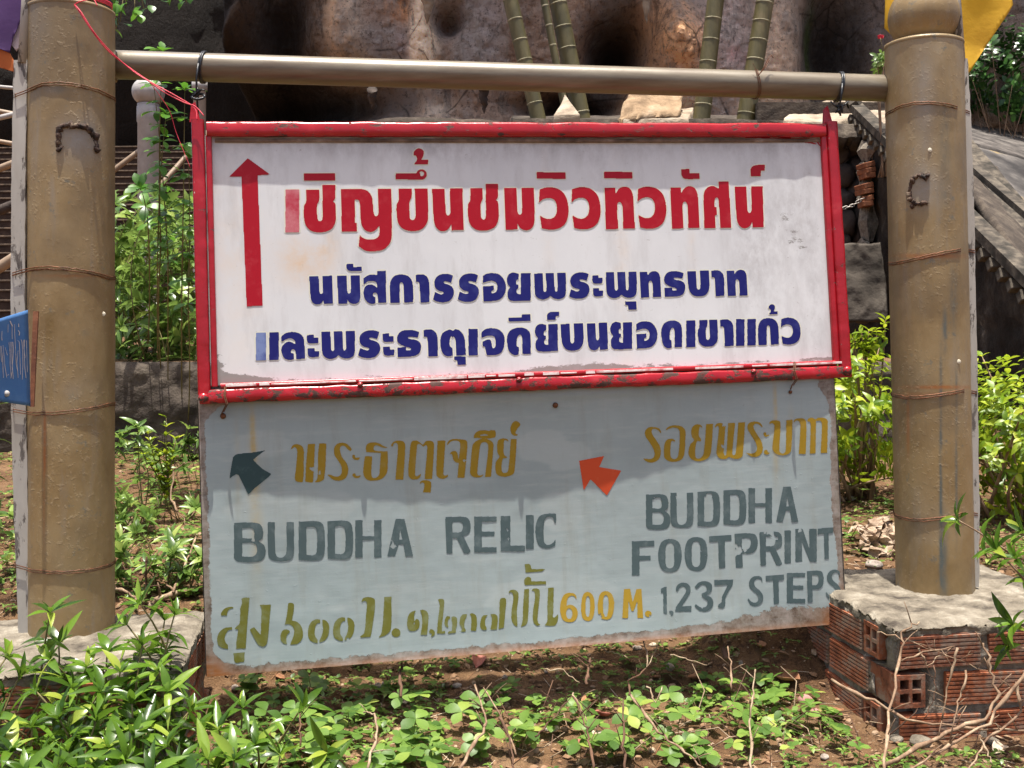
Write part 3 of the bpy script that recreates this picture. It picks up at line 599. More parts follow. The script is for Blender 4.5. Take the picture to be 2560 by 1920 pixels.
wear += .55 * spot(-.66, .54, .05, .022) + .6 * spot(-.67, .0, .04, .03) + .45 * spot(.55, .04, .15, .03) + .55 * spot(.66, .53, .035, .035) + .30 * spot(.56, .22, .022, .07) + .36 * spot(-.585, .065, .02, .02) + .34 * spot(-.575, .205, .012, .012) + .3 * spot(-.62, .25, .02, .1) + .25 * spot(.67, .3, .02, .12) + .24 * spot(.4, .16, .015, .012) + .22 * spot(.08, .06, .05, .008)
rust = np.clip(1.2 * spot(-.68, .005, .035, .03) + 1.1 * spot(.68, .01, .05, .05) + .45 * np.exp(-(vv / .008) ** 2), 0, 1)
stain = np.clip(1.1 * spot(-.578, .47, .005, .06) + .55 * spot(-.578, .33, .012, .14) + .4 * spot(-.61, .42, .005, .08) + 1.0 * spot(.545, .48, .004, .05) + .5 * spot(.54, .36, .006, .06) + .35 * spot(.58, .45, .006, .03), 0, 1)
fn_ = .30 * fbm2(uu * 14, vv * 60, 4) + .2 * fbm2(uu * 9, vv * 9, 3)
fresh = np.clip(sum(k * np.clip((spot(*q) + fn_ - .33) * 9, 0, 1) for q, k in (((-.50, .325, .14, .035), .7), ((-.56, .46, .06, .03), .6), ((.02, .43, .06, .035), .9), ((.075, .40, .055, .03), .9), ((.06, .28, .045, .04), .6), ((.03, .10, .14, .05), .6), ((-.2, .12, .2, .03), .4))), 0, 1) * .8
X = np.stack([uu, bowL(uu, vv), vv], -1)
X[..., 1] += .0006 * fbm2(uu * 30, vv * 30, 3)
new('panel', grid_mesh('panel', X, M_grey, True, {'wear': wear, 'stain': stain, 'rust': rust, 'fresh': fresh}), lo)
fr = simple('weathered_board_edge', [(.3, (.09, .07, .055)), (.6, (.25, .22, .19)), (.8, (.4, .38, .34))], 25, .9)
for nm, c, sz in (('edge_batten', (-LW / 2 + .008, .02, LH / 2), (.014, .03, LH - .004)), ('edge_batten', (LW / 2 - .008, .02, LH / 2), (.014, .03, LH - .004)),
                  ('edge_batten', (0, .045, .008), (LW - .034, .014, .014)), ('edge_batten', (0, .045, LH - .008), (LW - .034, .014, .014))):
    MB().box(c, sz, bev=.002).obj(nm, fr, lo)
N = 60
for sx in (-1, 1):
    lip = MB(); lip.add([(sx * (LW / 2 + .0015), y, z) for z in np.linspace(0, LH, N) for y in (-.0015, .02)], [(2 * i, 2 * i + 1, 2 * i + 3, 2 * i + 2) for i in range(N - 1)])
    lip.obj('folded_edge', fr, lo)
A1 = ((500, 1040), 5.267); A2 = ((900, 1020), 5.267); B1 = ((1560, 1020), 4.096); E1 = ((520, 1460), 5.267); E2 = ((960, 1400), 4.608); Z5 = ((480, 960), 2.2425); Z6 = ((1280, 900), 2.2424)
goldA = traced(['1200,440 1205,410s 1240,375s 1290,372s 1345,400s 1368,460s 1368,520s 1355,860s 1310,870s 1255,845s 1262,700s 1280,500s 1275,440s 1250,410s 1220,425s',
  '1420,370 1515,365 1490,850s 1480,875s 1440,875s 1385,865 1395,650', '1570,362 1665,360 1635,820s 1580,865s 1510,872 1545,820s 1555,500s',
  '2000,440 1980,462 1950,440s 1900,395s 1860,395s 1842,440s 1870,540s 1930,620s 1952,700s 1935,790s 1890,835s 1820,852s 1750,835s 1670,770 1720,775s 1790,798s 1840,785s 1865,740s 1860,660s 1820,590s 1770,510s 1765,430s 1800,370s 1860,352s 1930,365s 1980,410s',
  '2005,545 2010,515s 2040,515s 2045,545s 2108,545 2090,575s 2035,575s', '2005,785 2015,760s 2045,755s 2055,785s 2120,780 2100,810s 2040,815s'], *A1)
goldA += traced(['80,580 80,500s 110,465s 180,450s 250,465s 310,500s 370,520 330,525s 270,510s 220,492s 190,500s 180,530s 190,560s 365,570 365,780s 350,860s 290,930s 180,958s 90,940s 45,870s 50,740s 65,635 162,635 150,860s 165,915s 205,920s 250,880s 260,800s 275,590 80,582',
  '412,505 415,475s 450,440s 510,430s 570,440s 595,490s 570,943 465,943 500,500s 480,462s 450,465s 430,505',
  '650,640 670,460s 700,430s 750,430s 790,455s 830,480s 860,440s 910,430s 960,445s 975,500s 950,935 850,935 885,520s 870,490s 835,510 790,475s 760,475s 748,540s 725,860s 735,895s 770,890s 800,862 800,890s 770,930s 710,942s 660,925s 635,860s',
  '790,1008 790,975s 830,952s 880,952s 930,970s 938,1010s 930,1115 828,1110 850,1010s 835,985s 805,985s', '1020,432 1125,428 1098,850s 1105,885s 1130,890s 1155,875 1160,895s 1110,930s 1060,930s 1015,900s 1003,850s',
  '1145,495 1150,460s 1185,420s 1250,408s 1330,412s 1400,430s 1415,490s 1375,918 1282,920 1300,722 1260,715s 1230,680s 1215,620s 1205,600 1185,615 1190,590s 1225,565s 1265,572s 1285,610s 1290,660 1300,670 1320,480s 1300,440s 1240,430s 1185,450s',
  '1450,830 1480,500s 1510,450s 1580,410s 1640,400s 1720,430s 1755,470s 1755,540s 1725,905 1645,908 1690,500s 1660,455s 1620,450s 1590,475s 1575,540s 1545,850s 1560,885s 1610,880s 1622,860 1615,895s 1560,915s 1490,905s 1455,870s',
  '1500,390 1505,350s 1550,305s 1640,292s 1700,300s 1720,290 1775,290 1785,320s 1770,390s 1500,393', '-1570,365 1600,350s 1660,345s 1700,365',
  '1955,435 1955,445 1930,430s 1900,425s 1895,500s 1890,580s 1905,625s 1942,645 1920,660s 1885,665s 1868,720s 1865,820s 1885,852s 1930,850s 1955,800s 1985,410 2065,408 2035,820s 2015,870s 1940,900s 1860,900s 1800,870s 1783,800s 1790,710s 1835,640s 1810,590s 1805,480s 1825,420s 1880,400s 1940,410s',
  '1980,300 1985,240s 2030,175s 2080,180s 2110,215s 2090,250s 2060,290s 2050,335s 2085,350 2050,368s 2000,345s'], *A2)
goldB = traced(['380,245 375,260 350,230s 310,212s 285,225s 290,270s 330,330s 370,400s 375,470s 350,530s 290,558s 235,550s 192,515 230,520s 280,520s 310,490s 305,430s 260,350s 220,290s 215,240s 250,200s 310,195s 360,210s',
  '428,230 430,215s 470,185s 540,178s 600,195s 630,240s 628,300s 620,450s 595,520s 530,550s 460,545s 415,510s 408,450s 415,370s 440,325s 490,313s 522,330 520,350 495,335s 480,360s 475,480s 490,515s 530,520s 555,480s 570,300s 560,220s 510,200s 460,212s',
  '800,190 800,210 780,190s 770,210s 765,280s 790,320 785,340s 750,340s 735,380s 728,480s 745,515s 785,510s 815,460s 840,165 912,162 890,450s 860,510s 790,542s 720,538s 670,500s 660,440s 680,370s 715,330s 693,290s 690,220s 720,175s 770,168s',
  '935,205 930,190s 950,160s 1000,155s 1035,170s 1035,220s 1020,450s 1030,485s 1045,480s 1065,155 1138,152 1110,440s 1115,480s 1140,470s 1170,150 1240,145 1218,450s 1205,500s 1150,522s 1095,510s 1075,500 1040,522s 980,515s 948,470s 950,400s 970,220s 960,185s',
  '1418,190 1412,200 1390,175s 1345,160s 1325,190s 1350,250s 1400,330s 1420,400s 1410,460s 1370,495s 1310,498s 1240,455 1290,465s 1340,455s 1360,420s 1350,360s 1290,260s 1262,200s 1280,155s 1330,138s 1390,150s',
  '1425,265 1435,248s 1455,255s 1460,275s 1490,270 1470,290s 1440,290s', '1432,450 1440,430s 1465,432s 1475,455s 1498,455 1475,475s 1440,472s',
  '1490,165 1490,145s 1520,128s 1570,128s 1600,145s 1590,430s 1605,460s 1640,460s 1655,420s 1660,125 1725,118 1712,420s 1690,465s 1620,485s 1550,465s 1520,420s 1520,380s 1540,180s 1520,155s 1500,160s',
  '1735,155 1745,120s 1790,105s 1840,110s 1865,140s 1860,470 1788,470 1805,200s 1795,140s 1760,130s',
  '1875,140 1885,110s 1930,100s 1960,115s 1985,100s 2040,100s 2080,120s 2085,160s 2080,460 2012,462 2025,160s 2005,130s 1965,130 1960,465 1902,468 1910,180s 1900,140s'], *B1)
olive = traced(['172,415 175,380s 215,325s 270,303s 340,300 330,318s 290,330s 260,360s 250,415', '440,195 470,180s 548,178 535,320 515,560 497,848 370,852 375,750s 400,600 350,590 375,560s 415,520s 425,350 420,330 450,250',
  '315,568 318,600 270,610s 240,650s 220,710s 235,770s 262,800 262,855 200,845s 145,815s 122,750s 135,660s 190,595s 250,570s', '335,910 483,895 478,1020 400,1035 355,1030s 340,960s',
  '680,275 828,268 800,600 780,760s 750,815s 700,820s 655,790s 550,600 605,565 695,670 705,320', '1055,255 1085,245s 1130,265s 1130,340s 1105,480 1170,495s 1230,560s 1250,650s 1235,730s 1170,790s 1080,797 1120,700s 1135,620s 1115,560s 1070,530s 1010,535 1030,450s 1045,350s',
  '1078,630 1050,660s 1030,710s 1040,790 1000,785s 960,740s 955,670s 985,610s 1030,597s 1070,610s'], *E1)
for dx, dy in ((0, 0), (332, -26)):
    olive += traced(['1475,465 1475,515 1440,520s 1412,570s 1410,680s 1445,740s 1445,775 1400,770s 1335,730s 1315,650s 1330,550s 1370,490s 1420,465s', '1503,465 1550,480s 1590,530s 1595,610s 1580,680s 1540,740s 1462,773 1470,740s 1500,670s 1515,590s 1505,520s'], (520 + dx / 5.267, 1460 + dy / 5.267), 5.267)
olive += traced(['948,1225 960,1200s 1000,1195s 1025,1210s 1020,1300s 1005,1400 1000,1418 945,1422 945,1412 965,1395s 975,1300s 980,1230s 970,1215s', '1078,1195 1118,1192 1115,1370s 1090,1405s 1045,1422 1060,1400s 1070,1340', cir(1144, 1394, 25)], *Z5)
olive += traced(['365,583 345,640s 350,690s 340,740s 355,740s 350,710 370,680s 400,690s 410,740s 395,790s 340,820s 290,810s 268,760s 270,680s 290,620s 330,590s', '415,580 450,572s 495,595s 512,650s 495,860 420,865 435,780s 440,680s 430,620s',
  '530,800 560,800s 585,830s 580,865s 530,890 550,855s 520,830s', '620,455 650,445s 690,460s 692,520s 680,640 665,780 670,820 705,815 705,845 610,848 620,700s 640,540s 635,490s', '700,690 720,650s 755,650s 762,670s 740,690s 735,740s 740,775s 710,765s 697,730s',
  '775,660 800,648s 838,665s 842,720s 825,840 735,848 740,825 780,815 785,740s 780,700s', '955,620 950,655s 930,700s 925,770s 940,820s 870,822 868,740s 880,660s 910,625s', '985,620 1020,612s 1060,640s 1072,720s 1060,815 1000,815 1005,720s 1005,660s',
  '1200,630 1170,670s 1165,740s 1180,800s 1130,800s 1108,760s 1115,690s 1140,640s', '1225,625 1270,620s 1305,645s 1310,700 1300,800 1225,803 1240,720s 1240,660s', '1335,460s 1365,435s 1405,450s 1400,560s 1380,780 1320,795 1330,600s',
  '1435,390 1440,360s 1480,340s 1530,355s 1550,400s 1530,600s 1540,740s 1550,775 1500,750s 1470,690s 1470,580s 1490,440s 1480,385s 1455,370s', '1615,335 1672,330 1660,650s 1640,740s 1575,772 1595,700s 1600,560',
  '1700,370 1705,340s 1750,325s 1790,345s 1795,400s 1770,640s 1775,720s 1805,745 1760,755s 1720,710s 1715,600s 1740,430s 1735,375s 1715,350s', '1890,320 1955,315 1950,600s 1950,660s 2005,620 2000,700s 1960,755s 1850,755 1880,700s 1880,560',
  '1620,290 1615,230s 1650,195s 1690,205s 1695,245 1865,243 1865,280', '1620,45 1680,50s 1700,105 1865,103 1820,130 1630,143'], *E2)
en1 = line([('B', 232, 410, 778, 995), ('U', 425, 570, 774, 989), ('D', 598, 742, 771, 986), ('D', 760, 900, 768, 979), ('H', 915, 1062, 763, 972), ('A', 1095, 1240, 756, 965), ('R', 1420, 1562, 746, 950), ('E', 1582, 1708, 743, 943), ('L', 1730, 1866, 740, 937)], *Z5, (0, 0), (0, 0))
en1 += line([('I', 78, 122, 869, 1059), ('C', 133, 247, 861, 1056)], *Z6, (0, 0), (0, 0))
en2 = line([('B', 748, 885, 754, 948), ('U', 888, 1015, 744, 938), ('D', 1040, 1163, 738, 930), ('D', 1185, 1310, 730, 922), ('H', 1325, 1457, 718, 914), ('A', 1480, 1605, 710, 908),
            ('F', 672, 797, 1012, 1207), ('O', 820, 950, 1003, 1190), ('O', 968, 1095, 992, 1183), ('T', 1105, 1230, 980, 1168), ('P', 1247, 1375, 974, 1166), ('R', 1387, 1515, 964, 1152), ('I', 1527, 1563, 955, 1140), ('N', 1588, 1708, 946, 1131), ('T', 1713, 1800, 938, 1117),
            ('1', 833, 875, 1270, 1423), (',', 880, 905, 1405, 1432), ('2', 913, 1008, 1248, 1410), ('3', 1020, 1133, 1240, 1408), ('7', 1133, 1240, 1230, 1393), ('S', 1320, 1410, 1210, 1378), ('T', 1422, 1525, 1203, 1368), ('E', 1540, 1643, 1193, 1362), ('P', 1652, 1745, 1183, 1358), ('S', 1757, 1845, 1175, 1342)], *Z6, (0, 0), (0, 0))
gold2 = line([('6', 270, 368, 1305, 1470), ('0', 387, 463, 1300, 1463), ('0', 480, 572, 1295, 1455), ('M', 618, 735, 1283, 1447), ('.', 745, 782, 1405, 1440)], *Z6, (0, 0), (0, 0))
film(BL, lo, goldA, M_gold, .0006, 'lettering', 'gold Thai lettering, left phrase', (40, .50))
film(BL, lo, goldB, M_gold, .0006, 'lettering', 'gold Thai lettering, right phrase', (40, .47))
film(BL, lo, olive, M_olive, .0006, 'lettering', 'stencilled olive Thai lettering along the bottom', (40, .47))
film(BL, lo, en1, M_slate, .0006, 'lettering', 'dark capitals BUDDHA RELIC', (34, .48))
film(BL, lo, en2, M_slate, .0006, 'lettering', 'dark capitals BUDDHA FOOTPRINT 1,237 STEPS', (34, .42))
film(BL, lo, gold2, M_gold2, .0006, 'lettering', 'mustard 600 M.', (34, .5))
film(BL, lo, traced(['435,545 460,515s 500,500s 690,480 790,465 860,450 780,510 700,575 760,640 830,700 940,765 870,830 720,950 635,1035 560,880 510,780 480,765 440,785 388,825 400,740 415,650'], *A1), M_slate2, .0006, 'arrow', 'dark green arrow pointing up and left')
film(BL, lo, traced(['376,565 516,538 488,600 612,620 532,760 440,668 402,730'], *Z6), M_orange, .0006, 'arrow', 'orange red arrow pointing up and left')
for q, r in (((558, 1040), .006), ((1388, 1013), .006), ((1975, 980), .004)):
    u, v = BL.local(np.array([q], float))[0]
    MB().lathe([(r, 0), (r, .002), (r * .6, .004), (.0001, .005)], n=10, M=Matrix.Rotation(R(90), 3, 'X')).obj('nail_head', M_wire, lo, True, (u, float(bowL(u, v)) - .001, v))

# ---------------------------------------------------------------- welded pipe gantry that carries the boards
RP = .0835
LT, LB = P(179, 28, 2.165), P(179, 1592, 2.165); RT, RB = P(2309, 112, 2.375), P(2338, 1484, 2.375)
gan = empty('sign_gantry', ((LB.x + RB.x) / 2, (LB.y + RB.y) / 2, .28), 'bronze painted steel gantry of two thick posts joined by a thin crossbar, carrying the signboards', 'sign frame')
GO = gan.location.copy()
class Post:
    def __init__(s, a, b): s.a, s.b = a, b
    def ax(s, z): t = (z - s.a.z) / (s.b.z - s.a.z); return s.a + (s.b - s.a) * t
    def on(s, px, py, off=0.0):
        "the point of the pipe's surface seen at a photo pixel"
        d = s.a.y
        for k in range(4):
            c = s.ax(P(px, py, d).z); u = (px - 1280) / F; A_ = u * u + 1; B_ = -2 * (u * c.x + c.y); C_ = c.x ** 2 + c.y ** 2 - (RP + off) ** 2
            d = (-B_ - math.sqrt(max(B_ * B_ - 4 * A_ * C_, 0))) / (2 * A_)
        return P(px, py, d)
PL, PR = Post(LT, LB), Post(RT, RB)
def build_post(po, ball, lab):
    nz, nr = 380, 300; zs = np.linspace(po.b.z - .02, po.a.z, nz); th = np.linspace(0, 2 * np.pi, nr + 1)
    ax = np.array([list(po.ax(z)) for z in zs]); X = np.zeros((nz, nr + 1, 3))
    r = RP + .0012 * fbm3(np.stack([np.cos(th)[None] * 3 + 0 * zs[:, None], np.sin(th)[None] * 3 + 0 * zs[:, None], zs[:, None] * 9 + 0 * th[None] + po.a.x], -1), 4)
    r[:, -1] = r[:, 0]
    X[..., 0] = ax[:, None, 0] + r * np.cos(th)[None]; X[..., 1] = ax[:, None, 1] + r * np.sin(th)[None]; X[..., 2] = zs[:, None]
    X -= np.array(GO)
    W0 = X + np.array(GO); px = 1280 + W0[..., 0] / W0[..., 1] * F; py = 831 - (W0[..., 2] - HC) / W0[..., 1] * F; fr = W0[..., 1] < ax[:, None, 1] + .02
    def sp2(L): return np.clip(sum(k * np.exp(-((px - x - tl * (py - y)) / sx) ** 2 - (np.abs(py - y) / sy) ** pw) for x, y, sx, sy, k, tl, pw in L), 0, 1) * fr
    if po is PL: halo, rust, drip = sp2([(195, 350, 62, 58, 1, 0, 2), (130, 222, 22, 14, .5, 0, 2), (100, 60, 30, 60, .5, 0, 2), (180, 980, 30, 30, .3, 0, 2)]), sp2([(112, 1105, 3.5, 75, .9, 0, 4), (110, 1240, 3, 120, .35, 0, 4), (180, 690, 90, 4, .5, .1, 2)]), sp2([(150, 225, 16, 9, .5, 0, 2), (212, 832, 10, 10, .5, 0, 2)])
    else: halo, rust, drip = sp2([(2305, 470, 55, 50, .8, 0, 2), (2310, 250, 30, 160, .7, 0, 2), (2300, 1300, 60, 60, .3, 0, 2)]), sp2([(2330, 640, 85, 6, .8, 0, 2), (2340, 968, 80, 4.5, 1, 0, 2), (2270, 1060, 4, 80, .6, 0, 4), (2300, 985, 60, 5, .5, 0, 2)]), sp2([(2352, 1180, 4, 300, 1, 0, 6), (2360, 1400, 9, 110, .8, 0, 4), (2391, 1130, 3.5, 220, .8, 0, 6), (2362, 400, 13, 150, .55, 0, 3), (2384, 740, 9, 90, .7, 0, 3), (2362, 830, 6, 60, .9, 0, 3)])
    o = new('post', grid_mesh('post', X, M_post, True, {'halo': halo, 'rust': rust, 'drip': drip}), gan); tag(o, lab)
    top = po.a - GO
    MB().lathe([(RP + .0004, -.006), (RP + .0016, -.003), (RP + .001, .001), (RP - .003, .003), (RP - .012, .004), (RP - .02, .0045)], top, 48).obj('collar', M_post, o, True)
    MB().lathe([(RP - .018, .003), (.060, .004), (.0605, .007), (.057, .0085), (.0565, .0095), (.0575, .012), (.056, .014), (.052, .016)], top, 48).obj('neck_ring', M_post, o, True)
    prof = [(.0765 * math.sin(a), .062 - .0765 * math.cos(a)) for a in np.linspace(.84, math.pi - .001, 24)]
    MB().lathe(prof, top, 48).obj('ball_finial', M_post, o, True)
    return o
pl_ = build_post(PL, 1, 'left post, wider in view, with an arch shaped weld scar'); pr_ = build_post(PR, 1, 'right post topped by a ball, with a C shaped weld scar')
b0 = P(262, 161, 2.235); b1 = P(2245, 222, 2.405); mb = MB(); mb.tube([(b0 + (b1 - b0) * k / 40) - GO for k in range(41)], .0302, 24)
mb.obj('crossbar', M_bar, gan, True)
for e, po in ((b0, PL), (b1, PR)):
    s = 1 if po is PL else -1; c = e + Vector((s * .012, 0, 0)) - GO; wd = MB()
    pts = [c + Vector((.004 * math.sin(5 * q), .0325 * math.cos(q), .0325 * math.sin(q))) for q in np.linspace(0, 2 * math.pi, 30, endpoint=False)]
    wd.tube(pts, [.005 + .002 * random.random() for _ in pts], 7, True); wd.obj('weld_bead', M_post, gan, True)
M_scar = simple('torn_weld', [(.36, (.014, .010, .008)), (.52, (.07, .038, .025)), (.68, (.27, .21, .14))], 60, .8, .9, .003)
def scar(po, px, par, rr):
    pts = [po.on(x, y, .001) - GO for x, y in px]; q = []
    for a, b in zip(pts[:-1], pts[1:]):
        for k in range(6): q.append(a.lerp(b, k / 6) + Vector((random.gauss(0, .0022), random.gauss(0, .001), random.gauss(0, .0022))))
    MB().tube(q, [rr * 1.25 * random.uniform(.55, 1.3) for _ in q], 7).obj('weld_scar', M_scar, par, True)
scar(PL, [(150, 378), (146, 345), (148, 322), (165, 313), (195, 314), (225, 322), (238, 338), (242, 362), (243, 385)], pl_, .0045)
scar(PR, [(2318, 440), (2300, 440), (2284, 446), (2275, 462), (2272, 485), (2280, 506)], pr_, .0042)
scar(PR, [(2279, 520), (2281, 507), (2300, 510), (2325, 505)], pr_, .0036)
wh = simple('paint_blob', [(.3, (.55, .5, .38)), (.7, (.68, .63, .5))], 40, .7)
for po, par, px in ((PR, pr_, (2325, 375)), (PR, pr_, (2397, 904)), (PL, pl_, (258, 785))):
    c = po.on(*px) - GO; MB().lathe([(.0048, 0), (.004, .0012), (.0001, .0018)], (0, 0, 0), 10, Matrix.Rotation(R(90), 3, 'X')).obj('paint_spot', wh, par, False, c)

# rusty tie wires round post and batten
def tie(po, px, bat_px, turns, lab, side):
    px = [(px[i][0] + (px[i + 1][0] - px[i][0]) * k / 5, px[i][1] + (px[i + 1][1] - px[i][1]) * k / 5) for i in range(len(px) - 1) for k in range(5)] + [px[-1]]
    front = [po.on(x, y, .0016) for x, y in px]; z0, z1 = front[0].z, front[-1].z
    allp = []
    for k in range(turns):
        dz = k * .0045 * (1 if k % 2 else .6); c0 = po.ax(front[0].z); back = []
        a0 = math.atan2(front[0].y - c0.y, front[0].x - c0.x); c1 = po.ax(z1); a1 = math.atan2(front[-1].y - c1.y, front[-1].x - c1.x)
        q = [p + Vector((0, 0, -dz + random.gauss(0, .0004))) for p in front]
        if side < 0: q = [Vector(b) + Vector((0, 0, -dz)) for b in bat_px] + q
        else: q = q + [Vector(b) + Vector((0, 0, -dz)) for b in bat_px]
        a = a1 if side < 0 else a0 + 2 * math.pi; b = (a0 if side < 0 else a1)
        s = math.radians(-8) ; e = math.radians(188)
        arc = [po.ax(z1 + (z0 - z1) * i / 10) + Vector(((RP + .0016) * math.cos(s + (e - s) * i / 10), (RP + .0016) * math.sin(s + (e - s) * i / 10), -dz)) for i in range(11)]
        allp.append(q + arc)
    mb = MB(); n = 0
    base = front[len(front) // 2]
    for q in allp: mb.tube([p - base for p in q], .0011, 5, True)
    tag(mb.obj('tie_wire', M_wire, None, False, base), lab, 'wire', 'rusty wires tying battens to the posts')
def bt(px, py, d): return P(px, py, d)
YB = 2.115
tie(PL, [(88, 214), (105, 208), (150, 205), (200, 211), (245, 224), (275, 238)], [bt(34, 236, YB + .03), bt(38, 236, YB - .004), bt(60, 228, YB - .004)], 2, 'topmost rusty wire round the left post', -1)
tie(PL, [(82, 669), (110, 666), (160, 668), (210, 675), (250, 684), (275, 692)], [bt(27, 683, YB + .03), bt(32, 682, YB - .004), bt(55, 675, YB - .004)], 3, 'second rusty wire from the top round the left post', -1)
tie(PL, [(80, 1031), (120, 1031), (170, 1027), (220, 1020), (250, 1014), (275, 1008)], [bt(28, 1022, YB + .03), bt(34, 1023, YB - .004), bt(60, 1028, YB - .004)], 2, 'third rusty wire round the left post, just below the blue sign', -1)
tie(PL, [(80, 1424), (120, 1428), (170, 1428), (220, 1424), (250, 1418), (276, 1410)], [bt(34, 1410, YB + .03), bt(40, 1412, YB - .004), bt(62, 1418, YB - .004)], 2, 'lowest rusty wire round the left post', -1)
YR = 2.345
tie(PR, [(2226, 277), (2250, 264), (2285, 256), (2320, 254), (2360, 258), (2392, 266)], [bt(2402, 270, YR), bt(2424, 279, YR), bt(2426, 281, YR + .03)], 2, 'topmost rusty wire round the right post', 1)
tie(PR, [(2236, 656), (2265, 650), (2300, 642), (2335, 634), (2370, 627), (2400, 622)], [bt(2415, 622, YR), bt(2436, 626, YR), bt(2438, 627, YR + .03)], 3, 'rusty wire round the right post below the C shaped scar', 1)
tie(PR, [(2242, 987), (2265, 991), (2300, 990), (2335, 986), (2375, 980), (2408, 974)], [bt(2424, 976, YR), bt(2442, 979, YR), bt(2444, 979, YR + .03)], 3, 'rusty wire across the lower half of the right post, with a rust line above it', 1)
tie(PR, [(2245, 1290), (2270, 1296), (2310, 1298), (2350, 1293), (2385, 1288), (2412, 1280)], [bt(2426, 1280, YR), bt(2444, 1284, YR), bt(2446, 1285, YR + .03)], 2, 'lowest rusty wire round the right post', 1)

# peeling wooden battens with their flags
def batten(path_, lab, flagpole):
    pts = [P(x, y, d) for x, y, d, _ in path_]; base = pts[-1]; mb = MB(); n = 0
    for (x, y, d, w0), p in zip(path_, pts): pass
    rows = []
    for (x, y, d, w0), p in zip(path_, pts):
        h = w0 / 2 / F * d; rows.append([p - base + Vector((-h, 0, 0)), p - base + Vector((h, 0, 0)), p - base + Vector((h, .02, 0)), p - base + Vector((-h, .02, 0))])
    vs = []; fs = []; N = 12; k = 0
    for a, b in zip(rows[:-1], rows[1:]):
        for i in range(N + (b is rows[-1])): vs += [a[j].lerp(b[j], i / N) + Vector((random.gauss(0, .0006), 0, 0)) for j in range(4)]
    m = len(vs) // 4
    for i in range(m - 1):
        for j in range(4): fs.append((i * 4 + j, i * 4 + (j + 1) % 4, i * 4 + 4 + (j + 1) % 4, i * 4 + 4 + j))
    fs += [(0, 1, 2, 3), (m * 4 - 1, m * 4 - 2, m * 4 - 3, m * 4 - 4)]
    root = tag(mb.add(vs, fs).obj('wooden_batten', M_batten, None, False, base), lab, 'batten')
    pole = MB(); pole.tube([P(x, y, d) + Vector((0, .008, 0)) - base for x, y, d in flagpole], [.0135] * len(flagpole), 14, sq=.8)
    pole.obj('round_pole', M_batten, root, True); return root
batten([(51, 150, YB, 34), (46, 400, YB, 34), (44, 690, YB, 35), (46, 1030, YB, 36), (52, 1300, YB, 36), (60, 1586, YB, 27)], 'peeling white batten wired to the left post, behind the blue sign', [(68, -160, YB), (64, 0, YB), (55, 156, YB)])
batten([(2407, 146, YR, 24), (2418, 330, YR, 23), (2427, 620, YR, 22), (2434, 980, YR, 22), (2437, 1250, YR, 24), (2438, 1468, YR, 20)], 'peeling white batten wired to the right post, carrying the yellow flag', [(2388, -160, YR), (2393, 0, YR), (2404, 150, YR)])
def cloth(name, corners, mat, lab, cat, d, amp, n=40, seed=0, parent=None):
    "corners: px quads tl tr br bl"
    base = P(*corners[3], d); tl, tr, br, bl = [P(x, y, d) for x, y in corners]; X = np.zeros((n, n, 3))
    for i in range(n):
        for j in range(n):
            s, t = j / (n - 1), i / (n - 1); p = (tl.lerp(tr, s)).lerp(bl.lerp(br, s), t) - base; X[i, j] = p
    X[..., 1] += amp * fbm2(X[..., 0] * 9 + seed, X[..., 2] * 3, 3); Y = X.copy(); Y[..., 1] += .0012
    o = new(name, grid_mesh(name, X, mat), parent, (0, 0, 0) if parent else base)
    if cat: tag(o, lab, cat)
    return o
yf = MB(); ypts = [(2209, -260), (2209, 72), (2225, 88), (2260, 118), (2330, 160), (2405, 180), (2421, 186), (2432, 172), (2470, 110), (2520, 32), (2531, 12), (2526, -10), (2440, -120), (2330, -260)]
# yellow flag: a filled, slightly rippled outline with thickness
def flag(name, ypts, mat, d, lab, cat, amp=.02, thick=.0016, hem=None):
    import mathutils
    base = P(*ypts[0], d); q = [P(x, y, d) - base for x, y in ypts]; xs = [p.x for p in q]; zs = [p.z for p in q]; n = 46
    gx = np.linspace(min(xs), max(xs), n); gz = np.linspace(min(zs), max(zs), n); vs = []; fs = []; idx = {}
    poly = np.array([(p.x, p.z) for p in q])
    def inside(x, z):
        c = False; j = len(poly) - 1
        for i in range(len(poly)):
            if (poly[i, 1] > z) != (poly[j, 1] > z) and x < (poly[j, 0] - poly[i, 0]) * (z - poly[i, 1]) / (poly[j, 1] - poly[i, 1]) + poly[i, 0]: c = not c
            j = i
        return c
    pts = [Vector((x, z)) for x, z in poly] ; m = len(pts)
    for x in gx:
        for z in gz:
            if inside(x, z) and min(np.hypot(poly[:, 0] - x, poly[:, 1] - z)) > .004: pts.append(Vector((x, z)))
    r = mathutils.geometry.delaunay_2d_cdt(pts, [(i, (i + 1) % m) for i in range(m)], [list(range(m))], 1, 1e-6)
    v2 = np.array([(p.x, p.y) for p in r[0]]); y = amp * fbm2(v2[:, 0] * 5 + 2, v2[:, 1] * 4, 3) + amp * .4 * np.sin(v2[:, 0] * 26 + v2[:, 1] * 9)
    V = np.stack([v2[:, 0], y, v2[:, 1]], 1); me = mesh(name, V, [tuple(f) for f in r[2]], mat, True)
    o = new(name, me, None, base); md = o.modifiers.new('thickness', 'SOLIDIFY'); md.thickness = thick
    return tag(o, lab, cat)
flag('yellow_flag', ypts, M_yellow, 2.46, 'plain yellow cloth flag hanging behind the right post', 'flag')
fl = flag('purple_flag', [(-160, -200), (60, -200), (58, 20), (45, 60), (30, 90), (20, 130), (-30, 110), (-160, 60)], M_purple, 2.35, 'purple and orange cloth flag at the top left corner', 'flag', .012)
def flagpart(name, pts, mat, d):
    o = flag(name, pts, mat, d, None, None, .012); loc = o.location.copy(); o.parent = fl; o.location = loc - fl.location; return o
